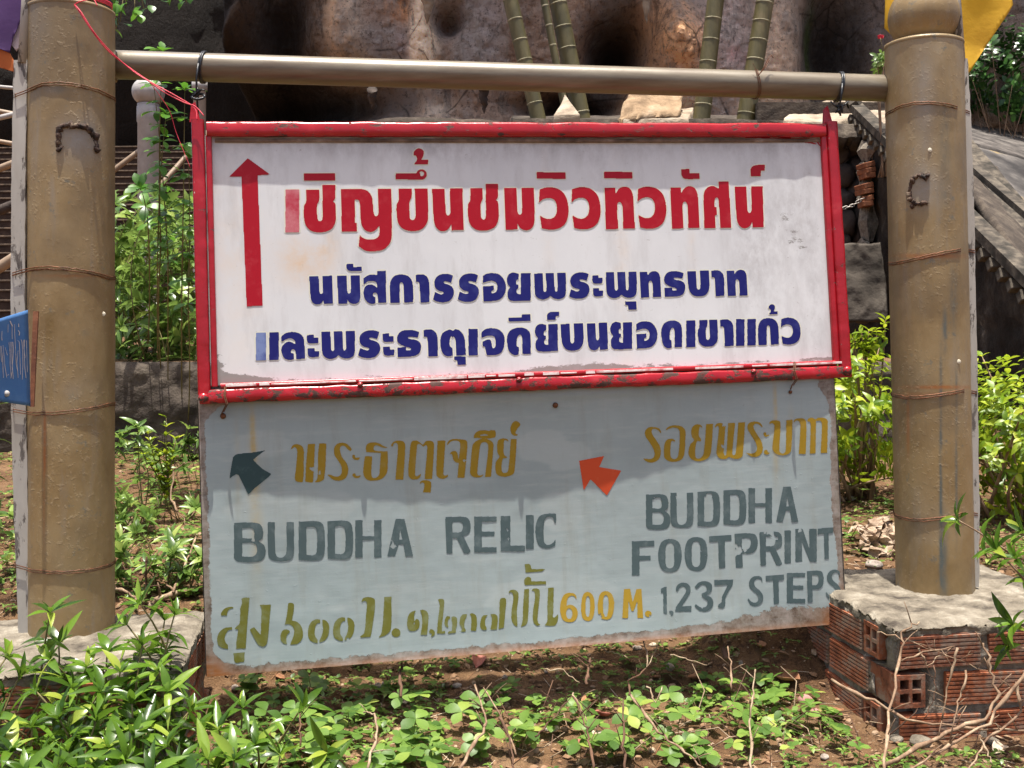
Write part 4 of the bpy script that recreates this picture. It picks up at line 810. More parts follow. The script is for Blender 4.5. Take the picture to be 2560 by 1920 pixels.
flagpart('orange_band', [(-160, 64), (-30, 114), (22, 128), (34, 150), (36, 180), (10, 172), (-60, 150), (-160, 120)], M_orangecloth, 2.36); flagpart('pale_band', [(46, 60), (60, 20), (62, -200), (120, -200), (100, 20), (70, 80), (44, 130), (22, 100)], M_palecloth, 2.37)

# cables that hold the boards
def loop_bar(px, lab, knot):
    t = (px - 262) / (2245 - 262); c = b0.lerp(b1, t); mb = MB(); q = []
    for a in np.linspace(0, 2 * math.pi, 26, endpoint=False): q.append(Vector((.004 * math.sin(a), .0325 * math.cos(a), .0325 * math.sin(a))))
    mb.tube(q, .0022, 7, True); q2 = [v * 1.005 + Vector((.004, 0, 0)) for v in q]; mb.tube(q2, .0021, 7, True)
    k = Vector((-.006, -.026, -.06)) if knot < 0 else Vector((-.004, -.02, -.052))
    zl = .105 if knot < 0 else .07
    mb.tube([(0, -.033, .0), (-.003, -.036, -.03), k, (k.x + .003, -.024, -zl)], .0022, 7)
    for j in range(3):
        pts = [k + Vector((random.uniform(-.010, .010), random.uniform(-.008, .006), random.uniform(-.012, .012))) for _ in range(7)]
        mb.tube(pts, .0023, 6, True)
    for s in (-1, 1): mb.tube([k, k + Vector((s * .012, -.004, .006)), k + Vector((s * .02, -.006, .014 if knot > 0 else .004))], [.0022, .002, .0016], 6)
    if knot < 0:
        mb.tube([k + Vector((.004, 0, -.008)) + Vector((.013 * math.cos(a), .006 * math.sin(a), .007 * math.sin(a))) for a in np.linspace(0, 6.28, 14, endpoint=False)], .0028, 7, True)
    tag(mb.obj('cable_tie', M_black, None, True, c), lab, 'cable')
loop_bar(492, 'black cable knotted under the crossbar at the upper board\'s left corner', -1); loop_bar(2084, 'black cable knotted under the crossbar at the upper board\'s right corner', 1)
t = (1866 - 262) / (2245 - 262); c = b0.lerp(b1, t); mb = MB()
for k in range(2): mb.tube([Vector((.003 * math.sin(a * 2) + k * .004, .032 * math.cos(a), .032 * math.sin(a))) for a in np.linspace(0, 6.28, 24, endpoint=False)], .0008, 5, True)
mb.tube([(0, -.03, .012), (.012, -.034, .03), (.022, -.03, .05), (.03, -.026, .058), (.034, -.028, .052)], .0011, 5); mb.tube([(0, -.03, .012), (.013, -.036, .028), (.024, -.031, .046)], .0009, 5); mb.tube([(0, -.03, .012), (-.008, -.032, .03), (-.012, -.03, .04)], .0006, 4)
tag(mb.obj('twisted_wire', M_wire, None, False, c), 'thin twisted wire end sticking up from the crossbar, right of centre', 'wire')
for (x, y, y2, d, lab) in ((558, 962, 1042, 2.135, 'dark wire over the red bottom rail near its left end, holding the lower board'), (1982, 905, 975, 2.33, 'dark wire over the red bottom rail near its right end, holding the lower board')):
    base = P(x, y2, d - .02); q = [P(x, y + 6, d - .0) - base, P(x + 4, y, d - .012) - base, P(x + 2, (y + y2) / 2 - 12, d - .022) - base, P(x + 8, (y + y2) / 2 + 8, d - .024) - base, P(x - 2, y2 - 12, d - .006) - base, P(x - 6, y2, d + .004) - base]
    mb = MB().tube(q, .0013, 6); mb.tube([p + Vector((.003, -.001, 0)) for p in q[1:5]], .0011, 5); tag(mb.obj('board_wire', M_wire, None, False, base), lab, 'wire')
# red string from the left post's cap to the board corner
mb = MB(); cap = PL.a
ring = [cap + Vector(((RP - .006) * math.cos(a), (RP - .006) * math.sin(a), .012 + .002 * math.sin(3 * a))) for a in np.linspace(0, 6.28, 30, endpoint=False)]
for dz in (0, .003, .006): mb.tube([p + Vector((0, 0, dz)) - cap for p in ring], .0017, 6, True)
def strand(px, rr=.0012):
    q = [P(*p) - cap for p in px]; out = []
    for i in range(len(q) - 1):
        a = q[max(i - 1, 0)]; b = q[i]; c_ = q[i + 1]; d = q[min(i + 2, len(q) - 1)]
        for k in range(5):
            t = k / 5; out.append(.5 * ((2 * b) + (c_ - a) * t + (2 * a - 5 * b + 4 * c_ - d) * t * t + (-a + 3 * b - 3 * c_ + d) * t ** 3))
    mb.tube(out + [q[-1]], rr, 6)
strand([(186, 12, 2.085), (200, 32, 2.075), (232, 80, 2.08), (270, 127, 2.10), (318, 165, 2.12), (375, 204, 2.125), (440, 240, 2.125), (486, 270, 2.13), (492, 300, 2.125)])
strand([(188, 13, 2.083), (203, 31, 2.073), (236, 82, 2.078), (276, 128, 2.10), (330, 176, 2.12), (371, 203, 2.12), (410, 230, 2.125), (460, 256, 2.125), (488, 266, 2.13), (510, 290, 2.125)], .0011)
strand([(372, 203, 2.12), (400, 240, 2.13), (425, 280, 2.14), (440, 330, 2.15), (460, 380, 2.15), (476, 420, 2.15)], .0006)
strand([(186, 12, 2.085), (200, 4, 2.08), (218, 0, 2.08), (232, -4, 2.085), (243, 14, 2.08)], .0011)
tag(mb.obj('red_string', M_string, None, True, cap), 'red nylon string tied round the left post top and running down to the board corner', 'string')

# ---------------------------------------------------------------- brick plinths
def ribbed(L, Hh, D):
    "clay block with ribs along both long faces and plain ends"
    mb = MB(); n = 8; prof = []
    for i in range(n):
        z0 = -Hh / 2 + Hh * i / n; z1 = z0 + Hh * .55 / n; z2 = z0 + Hh / n; prof += [(z0, 0), (z1, 0), (z1 + .0006, .0035), (z2 - .0006, .0035)]
    f = [(-D / 2 + y, z) for z, y in prof] + [(D / 2 - y, z) for z, y in prof[::-1]]; m = len(f)
    xs = (-L / 2, L / 2); mb.add([(x, y, z) for x in xs for y, z in f], [(i, (i + 1) % m, m + (i + 1) % m, m + i) for i in range(m)] + [tuple(range(m))[::-1], tuple(range(m, 2 * m))])
    return mb
def holed(L, Hh, D):
    "block seen end on (end at -Y), four deep holes"
    mb = MB(); gx = [-L / 2, -L * .36, -L * .06, L * .06, L * .36, L / 2]; gz = [-Hh / 2, -Hh * .36, -Hh * .06, Hh * .06, Hh * .36, Hh / 2]; dp = .04
    for i in range(5):
        for j in range(5):
            a, b, c, d = gx[i], gx[i + 1], gz[j], gz[j + 1]; y = -D / 2
            if i in (1, 3) and j in (1, 3):
                v = [(a, y, c), (b, y, c), (b, y, d), (a, y, d), (a, y + dp, c), (b, y + dp, c), (b, y + dp, d), (a, y + dp, d)]
                mb.add(v, [(0, 1, 5, 4), (1, 2, 6, 5), (2, 3, 7, 6), (3, 0, 4, 7), (4, 5, 6, 7)])
            else: mb.add([(a, y, c), (b, y, c), (b, y, d), (a, y, d)], [(0, 1, 2, 3)])
    x, z = L / 2, Hh / 2; y = D / 2
    mb.add([(-x, -y, -z), (x, -y, -z), (x, y, -z), (-x, y, -z), (-x, -y, z), (x, -y, z), (x, y, z), (-x, y, z)], [(0, 3, 2, 1), (1, 2, 6, 5), (2, 3, 7, 6), (3, 0, 4, 7), (4, 5, 6, 7)])
    return mb
BH, BD, BLn = .064, .052, .168
me_rib = mesh('brick', ribbed(BLn, BH, BD).v, ribbed(BLn, BH, BD).f, M_brick); me_rib2 = mesh('brick', ribbed(BLn * .62, BH, BD).v, ribbed(BLn * .62, BH, BD).f, M_brick)
h_ = holed(.062, BH, .10); me_hole = mesh('brick', h_.v, h_.f, M_brick); h_ = holed(.062, BH, .045); me_hole2 = mesh('brick', h_.v, h_.f, M_brick)
def plinth(corner, yaw, wid, dep, ztop, nc, lab, phase):
    root = empty('brick_plinth', corner, lab, 'plinth', rot=(0, 0, yaw)); zb = ztop - nc * (BH + .013) - .02; root.location.z = zb; H = ztop - zb
    # mortar core: displaced box
    def slab(name, x0, x1, y0, y1, z0, z1, mat, a, par, res=.012, sc=30):
        fsets = []; mbx = MB()
        def face(o, u, v):
            nu = max(int(u.length / res), 2); nv = max(int(v.length / res), 2)
            vs = [o + u * (i / nu) + v * (j / nv) for j in range(nv + 1) for i in range(nu + 1)]
            mbx.add(vs, [(j * (nu + 1) + i, j * (nu + 1) + i + 1, (j + 1) * (nu + 1) + i + 1, (j + 1) * (nu + 1) + i) for j in range(nv) for i in range(nu)])
        A = Vector; dx, dy, dz = x1 - x0, y1 - y0, z1 - z0
        face(A((x0, y0, z0)), A((dx, 0, 0)), A((0, 0, dz))); face(A((x1, y0, z0)), A((0, dy, 0)), A((0, 0, dz))); face(A((x1, y1, z0)), A((-dx, 0, 0)), A((0, 0, dz)))
        face(A((x0, y1, z0)), A((0, -dy, 0)), A((0, 0, dz))); face(A((x0, y0, z1)), A((dx, 0, 0)), A((0, dy, 0)))
        v = np.array(mbx.v); c = np.array([(x0 + x1) / 2, (y0 + y1) / 2, (z0 + z1) / 2]); q = v + np.array(corner)
        nz = np.stack([fbm3(q * sc + k * 9.1, 4) for k in range(3)], 1)
        # rounded, uneven rim
        rim = np.minimum(np.minimum(v[:, 0] - x0, x1 - v[:, 0]), np.minimum(v[:, 1] - y0, y1 - v[:, 1]))
        v = v + nz * a
        for (hx, hy, hz, ax_) in (heads if name == 'mortar' else []):
            near_ = (np.abs(v[:, 2] - hz) < .04) & (np.abs(v[:, 1 - ax_] - (hx, hy)[1 - ax_]) < .042) & (np.abs(v[:, ax_] - (hx, hy)[ax_]) < .07); v[near_, ax_] += .05
        top = v[:, 2] > z1 - .004
        if name == 'cap_slab': v[top, 2] -= .010 * np.exp(-(rim[top] / .009) ** 1.2) - .006 * fbm2(q[top, 0] * 7, q[top, 1] * 7, 4)
        import bmesh; me = mesh(name, v, mbx.f, mat, True); bm_ = bmesh.new(); bm_.from_mesh(me); bmesh.ops.remove_doubles(bm_, verts=bm_.verts, dist=2e-5); bm_.to_mesh(me); bm_.free(); return me
    new('cap_slab', slab('cap_slab', .001, wid - .001, .001, dep - .001, H - .026, H, M_concrete, .007, root, .006, 55), root)
    rnd = random.Random(phase); heads = []
    for k in range(nc):
        z = H - .022 - BH / 2 - k * (BH + .013)
        def put(me, x, y, r, dz=0):
            o = new('brick', me, root, (x, y, z + rnd.uniform(-.002, .002)), (rnd.uniform(-.01, .01), rnd.uniform(-.012, .012), r + rnd.uniform(-.02, .02))); return o
        # front face (towards -Y)
        x = 0.002 if (k + phase) % 2 else .036
        if (k + phase) % 2 == 0: pass
        else: heads.append((.034, .0, z, 1)); put(me_hole, .034, .050, 0); x = .068 + .042
        if (k + phase) % 2 == 0: x = .014
        while x < wid - .02:
            L = BLn if x + BLn < wid - .01 else BLn * .62
            if x + L > wid + .005: break
            put(me_rib if L == BLn else me_rib2, x + L / 2, BD / 2 - .001, 0); x += L + rnd.uniform(.012, .02)
        for side, xx, rr in ((0, BD / 2 - .001, R(-90)), (1, wid - BD / 2 + .001, R(90))):
            y = .134 if (k + phase) % 2 == 0 else .106
            if side == 0 and (k + phase) % 2 == 0:
                heads.append((.0, .090, z, 0)); put(me_hole2, .0215, .090, R(-90))
            while y < dep - .02:
                L = BLn if y + BLn < dep else BLn * .62
                if y + L > dep + .01: break
                put(me_rib if L == BLn else me_rib2, xx, y + L / 2, rr); y += L + rnd.uniform(.012, .02)
        x = .06
        while x + BLn < wid: put(me_rib, x + BLn / 2, dep - BD / 2 + .001, 0); x += BLn + .014
    new('mortar', slab('mortar', .006, wid - .006, .006, dep - .006, 0, H - .016, M_mortar, .012, root), root)
    return root
ZR, ZL = .300, .268
cR = P(2236, 1567, 2.052); plinth((cR.x, cR.y, 0), R(9), .50, .49, ZR, 4, 'right brick plinth with a cement cap and perforated clay blocks showing', 2)
cL = P(453, 1664, 1.915); ux = Vector((math.cos(R(9)), math.sin(R(9)), 0)); c0 = cL - ux * .66
plinth((c0.x, c0.y, 0), R(9), .66, .39, ZL, 4, 'left brick plinth, half hidden behind the glossy shrub', 1)

# ---------------------------------------------------------------- small blue sign at the left edge
ang = empty('blue_sign', P(70, 1012, 2.02), 'small blue enamel sign with flaking pale lettering, wired on at the left edge', 'sign'); B0 = ang.location.copy()
def pb(x, y, off=0): # plane of the sign turns away to the left
    return P(x, y, 2.02 - (72 - x) * .0009 + off) - B0
n = 26; X = np.zeros((n, n, 3))
for i in range(n):
    for j in range(n):
        s, t_ = j / (n - 1), i / (n - 1); xl = -260; xr = 68 + (75 - 68) * t_; x = xl + (xr - xl) * s
        yt = 878 - (878 - 775) * s; yb = 935 + (1015 - 935) * s ** .6; X[i, j] = pb(x, yt + (yb - yt) * t_)
X[..., 1] += .002 * fbm2(X[..., 0] * 20, X[..., 2] * 20, 3)
pn = new('panel', grid_mesh('panel', X, M_blue), ang); md = pn.modifiers.new('thickness', 'SOLIDIFY'); md.thickness = .0016
lt = MB()
def q5(x, y): return (x / 5.925, 760 + y / 5.925)
for s in ['215,300 218,440 222,520 230,700 240,900 262,1000 268,1095|4', '275,290 278,340|7', '270,390 290,420 283,465|7', '262,540 285,560 292,700 300,950 303,1045|5', '312,525 325,560 335,700 340,900 330,1050 330,1120|5', '350,530 350,650 375,800|4', '365,530 358,720 368,950 385,1095|5', '392,540 398,760 405,1010|4',
          '150,250 165,290 185,330|9', '190,560 200,700 185,900 195,1110|5', '150,560 150,900 165,1060|5', '128,570 150,740|3', '110,1060 130,1040|7', '30,400 25,480 30,540|6', '75,640 110,760|4', '15,620 40,820 50,1095|5', '45,610 70,900 100,1090|5', '0,620 25,860|4', '175,560 180,1000 160,1100|5', '268,690 250,860 262,990|4', '235,740 240,880|5', '120,300 118,420|3', '178,300 180,520|4', '-60,600 -40,1050|5', '-120,600 -100,1050|5', '-170,600 -165,1040|5']:
    ps, wd = s.split('|'); ps = [tuple(map(float, a.split(','))) for a in ps.split()]; wd = float(wd) * .9
    for a, b in zip(ps[:-1], ps[1:]):
        qa = [q5(a[0] - wd, a[1]), q5(a[0] + wd, a[1]), q5(b[0] + wd, b[1]), q5(b[0] - wd, b[1])]; lt.add([pb(x, y, -.0035) for x, y in qa], [(0, 1, 2, 3)])
lt.obj('lettering', M_pale_ink, ang)
MB().lathe([(.006, 0), (.006, .002), (.004, .004), (.0001, .005)], n=12, M=Matrix.Rotation(R(90), 3, 'X')).obj('rivet', M_rail, ang, True, pb(17, 984, -.003))
ib = MB(); a_, b_ = pb(89, 778, .015), pb(79, 1017, .015)
for k in range(1): ib.add([a_ + Vector((-.005, 0, 0)), a_ + Vector((.005, 0, 0)), b_ + Vector((.004, 0, 0)), b_ + Vector((-.004, 0, 0)), a_ + Vector((-.005, .02, 0)), a_ + Vector((.005, .004, 0)), b_ + Vector((.004, .004, 0)), b_ + Vector((-.004, .02, 0))], [(0, 1, 2, 3), (4, 7, 6, 5), (0, 4, 5, 1), (1, 5, 6, 2), (2, 6, 7, 3), (3, 7, 4, 0)])
ib.obj('iron_strip', M_rustiron, ang)

# ---------------------------------------------------------------- ground
def gz(x, y):
    x = np.asarray(x, float); y = np.asarray(y, float)
    z = np.interp(y, [-60, 0, 1.3, 1.9, 2.35, 2.65, 4.0, 6.5, 9, 80], [-.6, 0, .05, .075, .085, .14, .40, .62, .8, .8])
    side = np.clip((np.abs(x) - .40) / .2, 0, 1); side = side * side * (3 - 2 * side); z = z + side * np.interp(y, [2.3, 2.5, 2.7, 3.6, 4], [0, .13, .13, .03, 0])
    z = z + .012 * fbm2(x * 4, y * 4, 4) + .05 * fbm2(x * .8 + 9, y * .8, 3) * np.clip((y - .5) / 3, 0, 1)
    near = np.exp(-((y - 2.2) / 1.3) ** 2)
    return z + near * (.010 * fbm2(x * 14, y * 14, 4) + .006 * fbm2(x * 40, y * 40, 3))
ys = np.concatenate([np.linspace(-60, 0, 8)[:-1], np.linspace(0, 1.4, 14)[:-1], np.linspace(1.4, 2.9, 260)[:-1], np.linspace(2.9, 5, 120)[:-1], np.geomspace(5, 80, 30)])
xs = np.concatenate([-np.geomspace(80, 2.2, 24), np.linspace(-2.15, 2.15, 460), np.geomspace(2.2, 80, 24)])
xx, yy = np.meshgrid(xs, ys); zz = gz(xx, yy)
tag(new('ground', grid_mesh('ground', np.stack([xx, yy, zz], -1), M_soil)), kind='structure')
# soil crumbs, grit and leaf litter: far too many to count
def blob(n1=5, seed=0):
    rs = np.random.RandomState(seed); vs = []; th = np.linspace(0, 2 * np.pi, n1, endpoint=False)
    for z, r in ((-.5, .55), (.05, 1), (.55, .6)): vs += [(r * np.cos(a) * rs.uniform(.75, 1.2), r * np.sin(a) * rs.uniform(.75, 1.2), z + rs.uniform(-.1, .1)) for a in th]
    fs = [(i * n1 + k, i * n1 + (k + 1) % n1, (i + 1) * n1 + (k + 1) % n1, (i + 1) * n1 + k) for i in range(2) for k in range(n1)] + [tuple(2 * n1 + k for k in range(n1)), tuple(range(n1))[::-1]]
    return np.array(vs), fs
def scatter(name, shapes, mats4, mat, parent=None, kind='stuff', smooth=False, origin=(0, 0, 0)):
    "join many transformed copies of small shapes into one mesh"
    V = []; Fq = []; n = 0; sizes = []; loops = []
    for (si, M) in mats4:
        v, f = shapes[si]; A = np.array(M); V.append(v @ A[:3, :3].T + A[:3, 3]); 
        for q in f: sizes.append(len(q)); loops.extend([i + n for i in q])
        n += len(v)
    V = np.concatenate(V) - np.array(origin); me = bpy.data.meshes.new(name); me.vertices.add(len(V)); me.vertices.foreach_set('co', V.reshape(-1))
    me.loops.add(len(loops)); me.loops.foreach_set('vertex_index', loops); me.polygons.add(len(sizes)); st = np.concatenate([[0], np.cumsum(sizes)[:-1]])
    me.polygons.foreach_set('loop_start', st); me.polygons.foreach_set('loop_total', sizes); me.polygons.foreach_set('use_smooth', [smooth] * len(sizes))
    me.materials.append(mat); me.update(calc_edges=True); o = new(name, me, parent, (0, 0, 0) if parent else origin)
    if kind: o['kind'] = kind
    return o
blobs = [blob(5, k) for k in range(5)]
rs = np.random.RandomState(11)
def MX(loc, rot, s):
    m = Euler(rot).to_matrix().to_4x4(); m = Matrix.Translation(loc) @ m @ Matrix.Diagonal((*s, 1) if hasattr(s, '__len__') else (s, s, s, 1)); return m
ms = []
for k in range(15000):
    y = rs.uniform(1.55, 3.2) if k < 13000 else rs.uniform(3.2, 4.2); x = rs.uniform(-.62, .62) * y; s = .0016 + .009 * rs.rand() ** 4
    ms.append((rs.randint(5), MX((x, y, float(gz(x, y)) + s * .2), rs.uniform(-.5, .5, 3) + [0, 0, rs.rand() * 6], (s * rs.uniform(.7, 1.4), s, s * rs.uniform(.5, .9)))))
scatter('soil_crumbs', blobs, ms, M_clod)

# ---------------------------------------------------------------- grimy planter wall, terrace and steps at the left
base = P(-50, 905, 4.0); W_ = 3.7; n, m = 220, 60; X = np.zeros((m, n, 3))
for i, t_ in enumerate(np.linspace(0, 1, m)):
    X[i, :, 0] = np.linspace(0, W_, n); X[i, :, 2] = -.62 + t_ * .62 ; X[i, :, 1] = 0
q = X + np.array(base); dsp = .03 * fbm3(q * 7, 5) + .012 * fbm3(q * 28, 3); X[..., 1] += dsp; X[-4:, :, 1] += np.array([.002, .006, .012, .024])[:, None]
wl = tag(new('planter_wall', grid_mesh('planter_wall', X, M_pot), None, base), 'rough grimy retaining wall of the planter behind the left post', 'wall')
tp = np.zeros((30, n, 3)); tp[..., 0] = np.linspace(0, W_, n)[None]; tp[..., 1] = X[-1, :, 1][None] + np.linspace(0, 2.2, 30)[:, None] ** 1.0; tp[..., 2] = .02 * fbm2(tp[..., 0] * 5, tp[..., 1] * 5, 4) - .004 * 0; tp[0, :, 2] = 0
new('soil_top', grid_mesh('soil_top', tp, M_soil), wl)
# stairs far up at the left
st = empty('hill_stairs', (-7.2, 15.2, .3), 'long flight of brown brick steps climbing behind the left post', 'stairs'); so = st.location.copy()
mst = {}
for k in range(26):
    z = .45 + k * .17; y = 15.4 + k * .28; mb = MB().box((0, 0, 0), (6.4, .4, .165), bev=.006); 
    if 's' not in mst: mst['s'] = mesh('step', mb.v, mb.f, M_steps); nb = MB().box((0, -.195, .072), (6.42, .06, .03), bev=.006); mst['n'] = mesh('nosing', nb.v, nb.f, M_nose)
    s_ = new('step', mst['s'], st, Vector((-7.4 - k * .02, y, z)) - so, (0, 0, R(random.uniform(-.3, .3) - 3))); new('nosing', mst['n'], s_)
wlb = MB().box((0, 0, 0), (.35, 9, .5), bev=.02)
# handrails and pale posts by the steps
fp = P(371, 660, 8.0); r0 = 52 / F * 8 / 2; z0 = fp.z; zt = P(371, 268, 8).z - z0
pr = MB().lathe([(r0, -.6), (r0, zt - .12), (r0 * 1.08, zt - .11), (r0 * 1.08, zt), (r0 * 1.02, zt + .005)], n=28)
rp_ = tag(pr.obj('railing_post', M_rail, None, True, fp), 'pale grey railing post with a round finial behind the vine', 'post')
zc = zt; k_ = r0 * 1.08
MB().lathe([(k_ * .9, zc), (k_ * .96, zc + .02), (k_ * .8, zc + .03)] + [(1.42 * k_ * math.sin(a), zc + .115 - 1.42 * k_ * .92 * math.cos(a)) for a in np.linspace(.65, 2.5, 14)] + [(k_ * .72, zc + .222), (k_ * .5, zc + .235), (k_ * .45, zc + .25), (k_ * .2, zc + .27), (.001, zc + .275)], n=28).obj('finial', M_rail, rp_, True)
p2 = P(499, 420, 7.6); r2 = 17 / F * 7.6; h2 = P(499, 205, 7.6).z - p2.z
o = tag(MB().lathe([(r2 * .9, -.9), (r2 * .9, h2 - .06), (r2 * 1.12, h2 - .055), (r2 * 1.12, h2), (r2 * .3, h2 + .012), (.001, h2 + .013)], n=24).obj('railing_post', M_rail, None, True, p2), 'thinner pale post with a square edged cap just behind the upper board corner', 'post')
def pipe(a, b, r, mat, lab, sag=0):
    A, B = P(*a), P(*b); mb = MB().tube([Vector((0, 0, 0)).lerp(B - A, t_) + Vector((0, 0, -sag * math.sin(math.pi * t_))) for t_ in np.linspace(0, 1, 6)], r, 12); return tag(mb.obj('handrail', mat, None, True, A), lab, 'handrail')
pipe((200, 490, 7.95), (395, 342, 8.05), .021, M_railbrown, 'tan handrail pipe running up to the pale finial post from the left')
pipe((388, 478, 7.95), (520, 330, 8.3), .020, M_railbrown, 'tan handrail pipe rising right from behind the finial post')
for a, b, r, mt, lb in (((-300, 190, 10), (120, 228, 10), .018, M_rail, 'thin bright pipe, highest of the rails at the left edge'), ((-200, 240, 9), (110, 300, 9), .022, M_railbrown, 'tan pipe second from the top at the left edge'),
                        ((-200, 340, 8.6), (140, 262, 8.6), .022, M_rail, 'grey pipe slanting up across the left edge'), ((-200, 318, 9.2), (120, 375, 9.2), .02, M_railbrown, 'tan pipe third from the top at the left edge'),
                        ((-150, 480, 7.6), (130, 370, 7.6), .026, M_railbrown, 'thick tan pipe slanting up behind the left batten'), ((-150, 585, 7.2), (140, 470, 7.2), .035, M_boulder, 'dark thick pipe slanting up behind the left batten'), ((-120, 745, 6.6), (120, 590, 6.6), .035, M_railbrown, 'lowest and thickest tan rail, slanting up just above the blue sign')):
    pipe(a, b, r, mt, lb)

# ---------------------------------------------------------------- limestone cliff with caves and an unseen overhang added above to shade the face
n, m = 620, 420; fx = np.concatenate([np.linspace(-2600, -100, 50)[:-1], np.linspace(-100, 2700, 500), np.linspace(2700, 5200, 72)[1:]]); fy = np.concatenate([np.linspace(900, 420, 40)[:-1], np.linspace(420, -60, 230), np.linspace(-60, -2600, 60)[1:]])
FX, FY = np.meshgrid(fx, fy); D0 = 9.4
wx = (FX - 1280) / F * D0; wz = HC + (831 - FY) / F * D0; ZZ = wz
def gs(cx, cy, sx, sy, tilt=0): return np.exp(-(((FX - cx - tilt * (FY - cy)) / sx) ** 2) - (((FY - cy) / sy) ** 2))
d = .16 * fbm2(wx * 1.6, wz * .35, 4) + .13 * fbm2(wx * 5, wz * 1.6, 5) - .10 * np.abs(fbm2(wx * 9, wz * 6, 4)) + .05 * fbm2(wx * 22, wz * 15, 4) + .4 * fbm2(wx * .35 + 4, wz * .3, 3)
d = d * .62 + 1.2 * gs(600, 240, 330, 70) + .9 * gs(360, 120, 160, 130) + .5 * gs(700, 80, 60, 150) + .9 * gs(1545, 130, 70, 90, -.3) + .6 * gs(1440, 260, 130, 35) + .35 * gs(1120, 50, 35, 35) + .6 * gs(2110, 100, 90, 160)
d = d - .40 * gs(1680, 120, 95, 110, .15) - .3 * gs(1640, 260, 80, 40) - .14 * gs(865, 60, 50, 140) - .10 * gs(1062, 90, 28, 200) - .18 * gs(1960, 110, 60, 200) - .12 * gs(1815, 90, 50, 200) - .25 * gs(590, 60, 25, 90, -.5)
over = np.clip((wz - 4.15) / 2.2, 0, 1); d = d - .75 * over ** .8; d = d + 14 * np.clip((560 - FX) / 190, 0, 1) ** 1.5
d = d + 1.0 * np.clip((wx - 4) / 3, 0, 1)
X = np.stack([wx * (1 + d / D0 * .0), D0 + d, wz], -1)
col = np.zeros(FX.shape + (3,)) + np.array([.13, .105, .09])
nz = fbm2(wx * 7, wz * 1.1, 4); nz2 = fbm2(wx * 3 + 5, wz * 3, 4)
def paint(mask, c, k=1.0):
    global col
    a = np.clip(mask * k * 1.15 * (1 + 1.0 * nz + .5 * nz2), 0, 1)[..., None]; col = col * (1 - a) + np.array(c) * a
paint(gs(480, 150, 330, 260), (.035, .024, .018), 1.3); paint(np.clip((560 - FX) / 60, 0, 1), (.011, .009, .007), 3); paint(gs(590, 70, 28, 90, -.5), (.22, .14, .085), .9); paint(gs(740, 90, 90, 200), (.03, .022, .02), 1.2)  # left end and cave mouths painted near black in place of deep shade
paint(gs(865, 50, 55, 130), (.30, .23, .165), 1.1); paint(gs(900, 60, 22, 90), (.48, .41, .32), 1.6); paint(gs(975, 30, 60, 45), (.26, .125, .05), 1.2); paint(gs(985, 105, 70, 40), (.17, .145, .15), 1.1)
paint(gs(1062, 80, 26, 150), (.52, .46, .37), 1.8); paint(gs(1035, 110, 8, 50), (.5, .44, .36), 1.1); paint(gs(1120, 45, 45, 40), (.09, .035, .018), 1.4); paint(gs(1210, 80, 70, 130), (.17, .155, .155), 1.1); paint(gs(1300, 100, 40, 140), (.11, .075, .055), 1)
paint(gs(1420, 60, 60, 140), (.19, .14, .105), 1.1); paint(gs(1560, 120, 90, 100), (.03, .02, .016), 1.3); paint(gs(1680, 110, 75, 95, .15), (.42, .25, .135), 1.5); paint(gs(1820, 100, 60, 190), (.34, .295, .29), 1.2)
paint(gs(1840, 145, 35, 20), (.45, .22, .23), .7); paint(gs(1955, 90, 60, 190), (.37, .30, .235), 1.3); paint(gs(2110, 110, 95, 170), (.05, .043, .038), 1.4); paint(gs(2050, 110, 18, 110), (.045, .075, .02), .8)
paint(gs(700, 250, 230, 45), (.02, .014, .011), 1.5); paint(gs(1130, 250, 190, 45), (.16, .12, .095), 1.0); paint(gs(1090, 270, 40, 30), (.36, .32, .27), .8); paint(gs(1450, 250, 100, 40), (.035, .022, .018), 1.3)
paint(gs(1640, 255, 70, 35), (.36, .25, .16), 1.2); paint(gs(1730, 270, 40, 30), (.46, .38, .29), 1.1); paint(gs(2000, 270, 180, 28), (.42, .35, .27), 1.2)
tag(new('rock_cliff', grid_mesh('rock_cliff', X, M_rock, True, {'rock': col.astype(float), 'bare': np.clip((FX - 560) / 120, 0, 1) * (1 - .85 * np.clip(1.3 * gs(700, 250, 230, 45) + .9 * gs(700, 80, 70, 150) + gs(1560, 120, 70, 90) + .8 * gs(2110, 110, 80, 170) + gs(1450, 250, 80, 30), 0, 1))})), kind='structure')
# stalactites hanging in the cave mouths
for (x, y0, y1, w0, dd, lab) in ((1615, -40, 60, 15, 8.9, 'single pale stalactite spike pointing down into the dark cave'), (1068, -40, 60, 24, 9.0, 'pale flowstone rib, widest of the hanging streaks'), (930, 225, 272, 14, 8.9, 'small ragged stalactite under the crossbar'), (1210, 215, 285, 16, 8.9, 'fringed grey stalactite, right of the small ragged one')):
    a, b = P(x, y0, dd), P(x + 1, y1, dd + .05); k = 12; mb = MB().tube([(b - a) * (i / k) + Vector((random.gauss(0, .004), random.gauss(0, .004), 0)) for i in range(k + 1)], [w0 / F * dd * (1 - i / k) ** .8 * random.uniform(.85, 1.1) + .002 for i in range(k + 1)], 9)
    o = tag(mb.obj('stalactite', M_ledge if y0 < 0 else M_boulder, None, True, a), lab, 'stalactite')

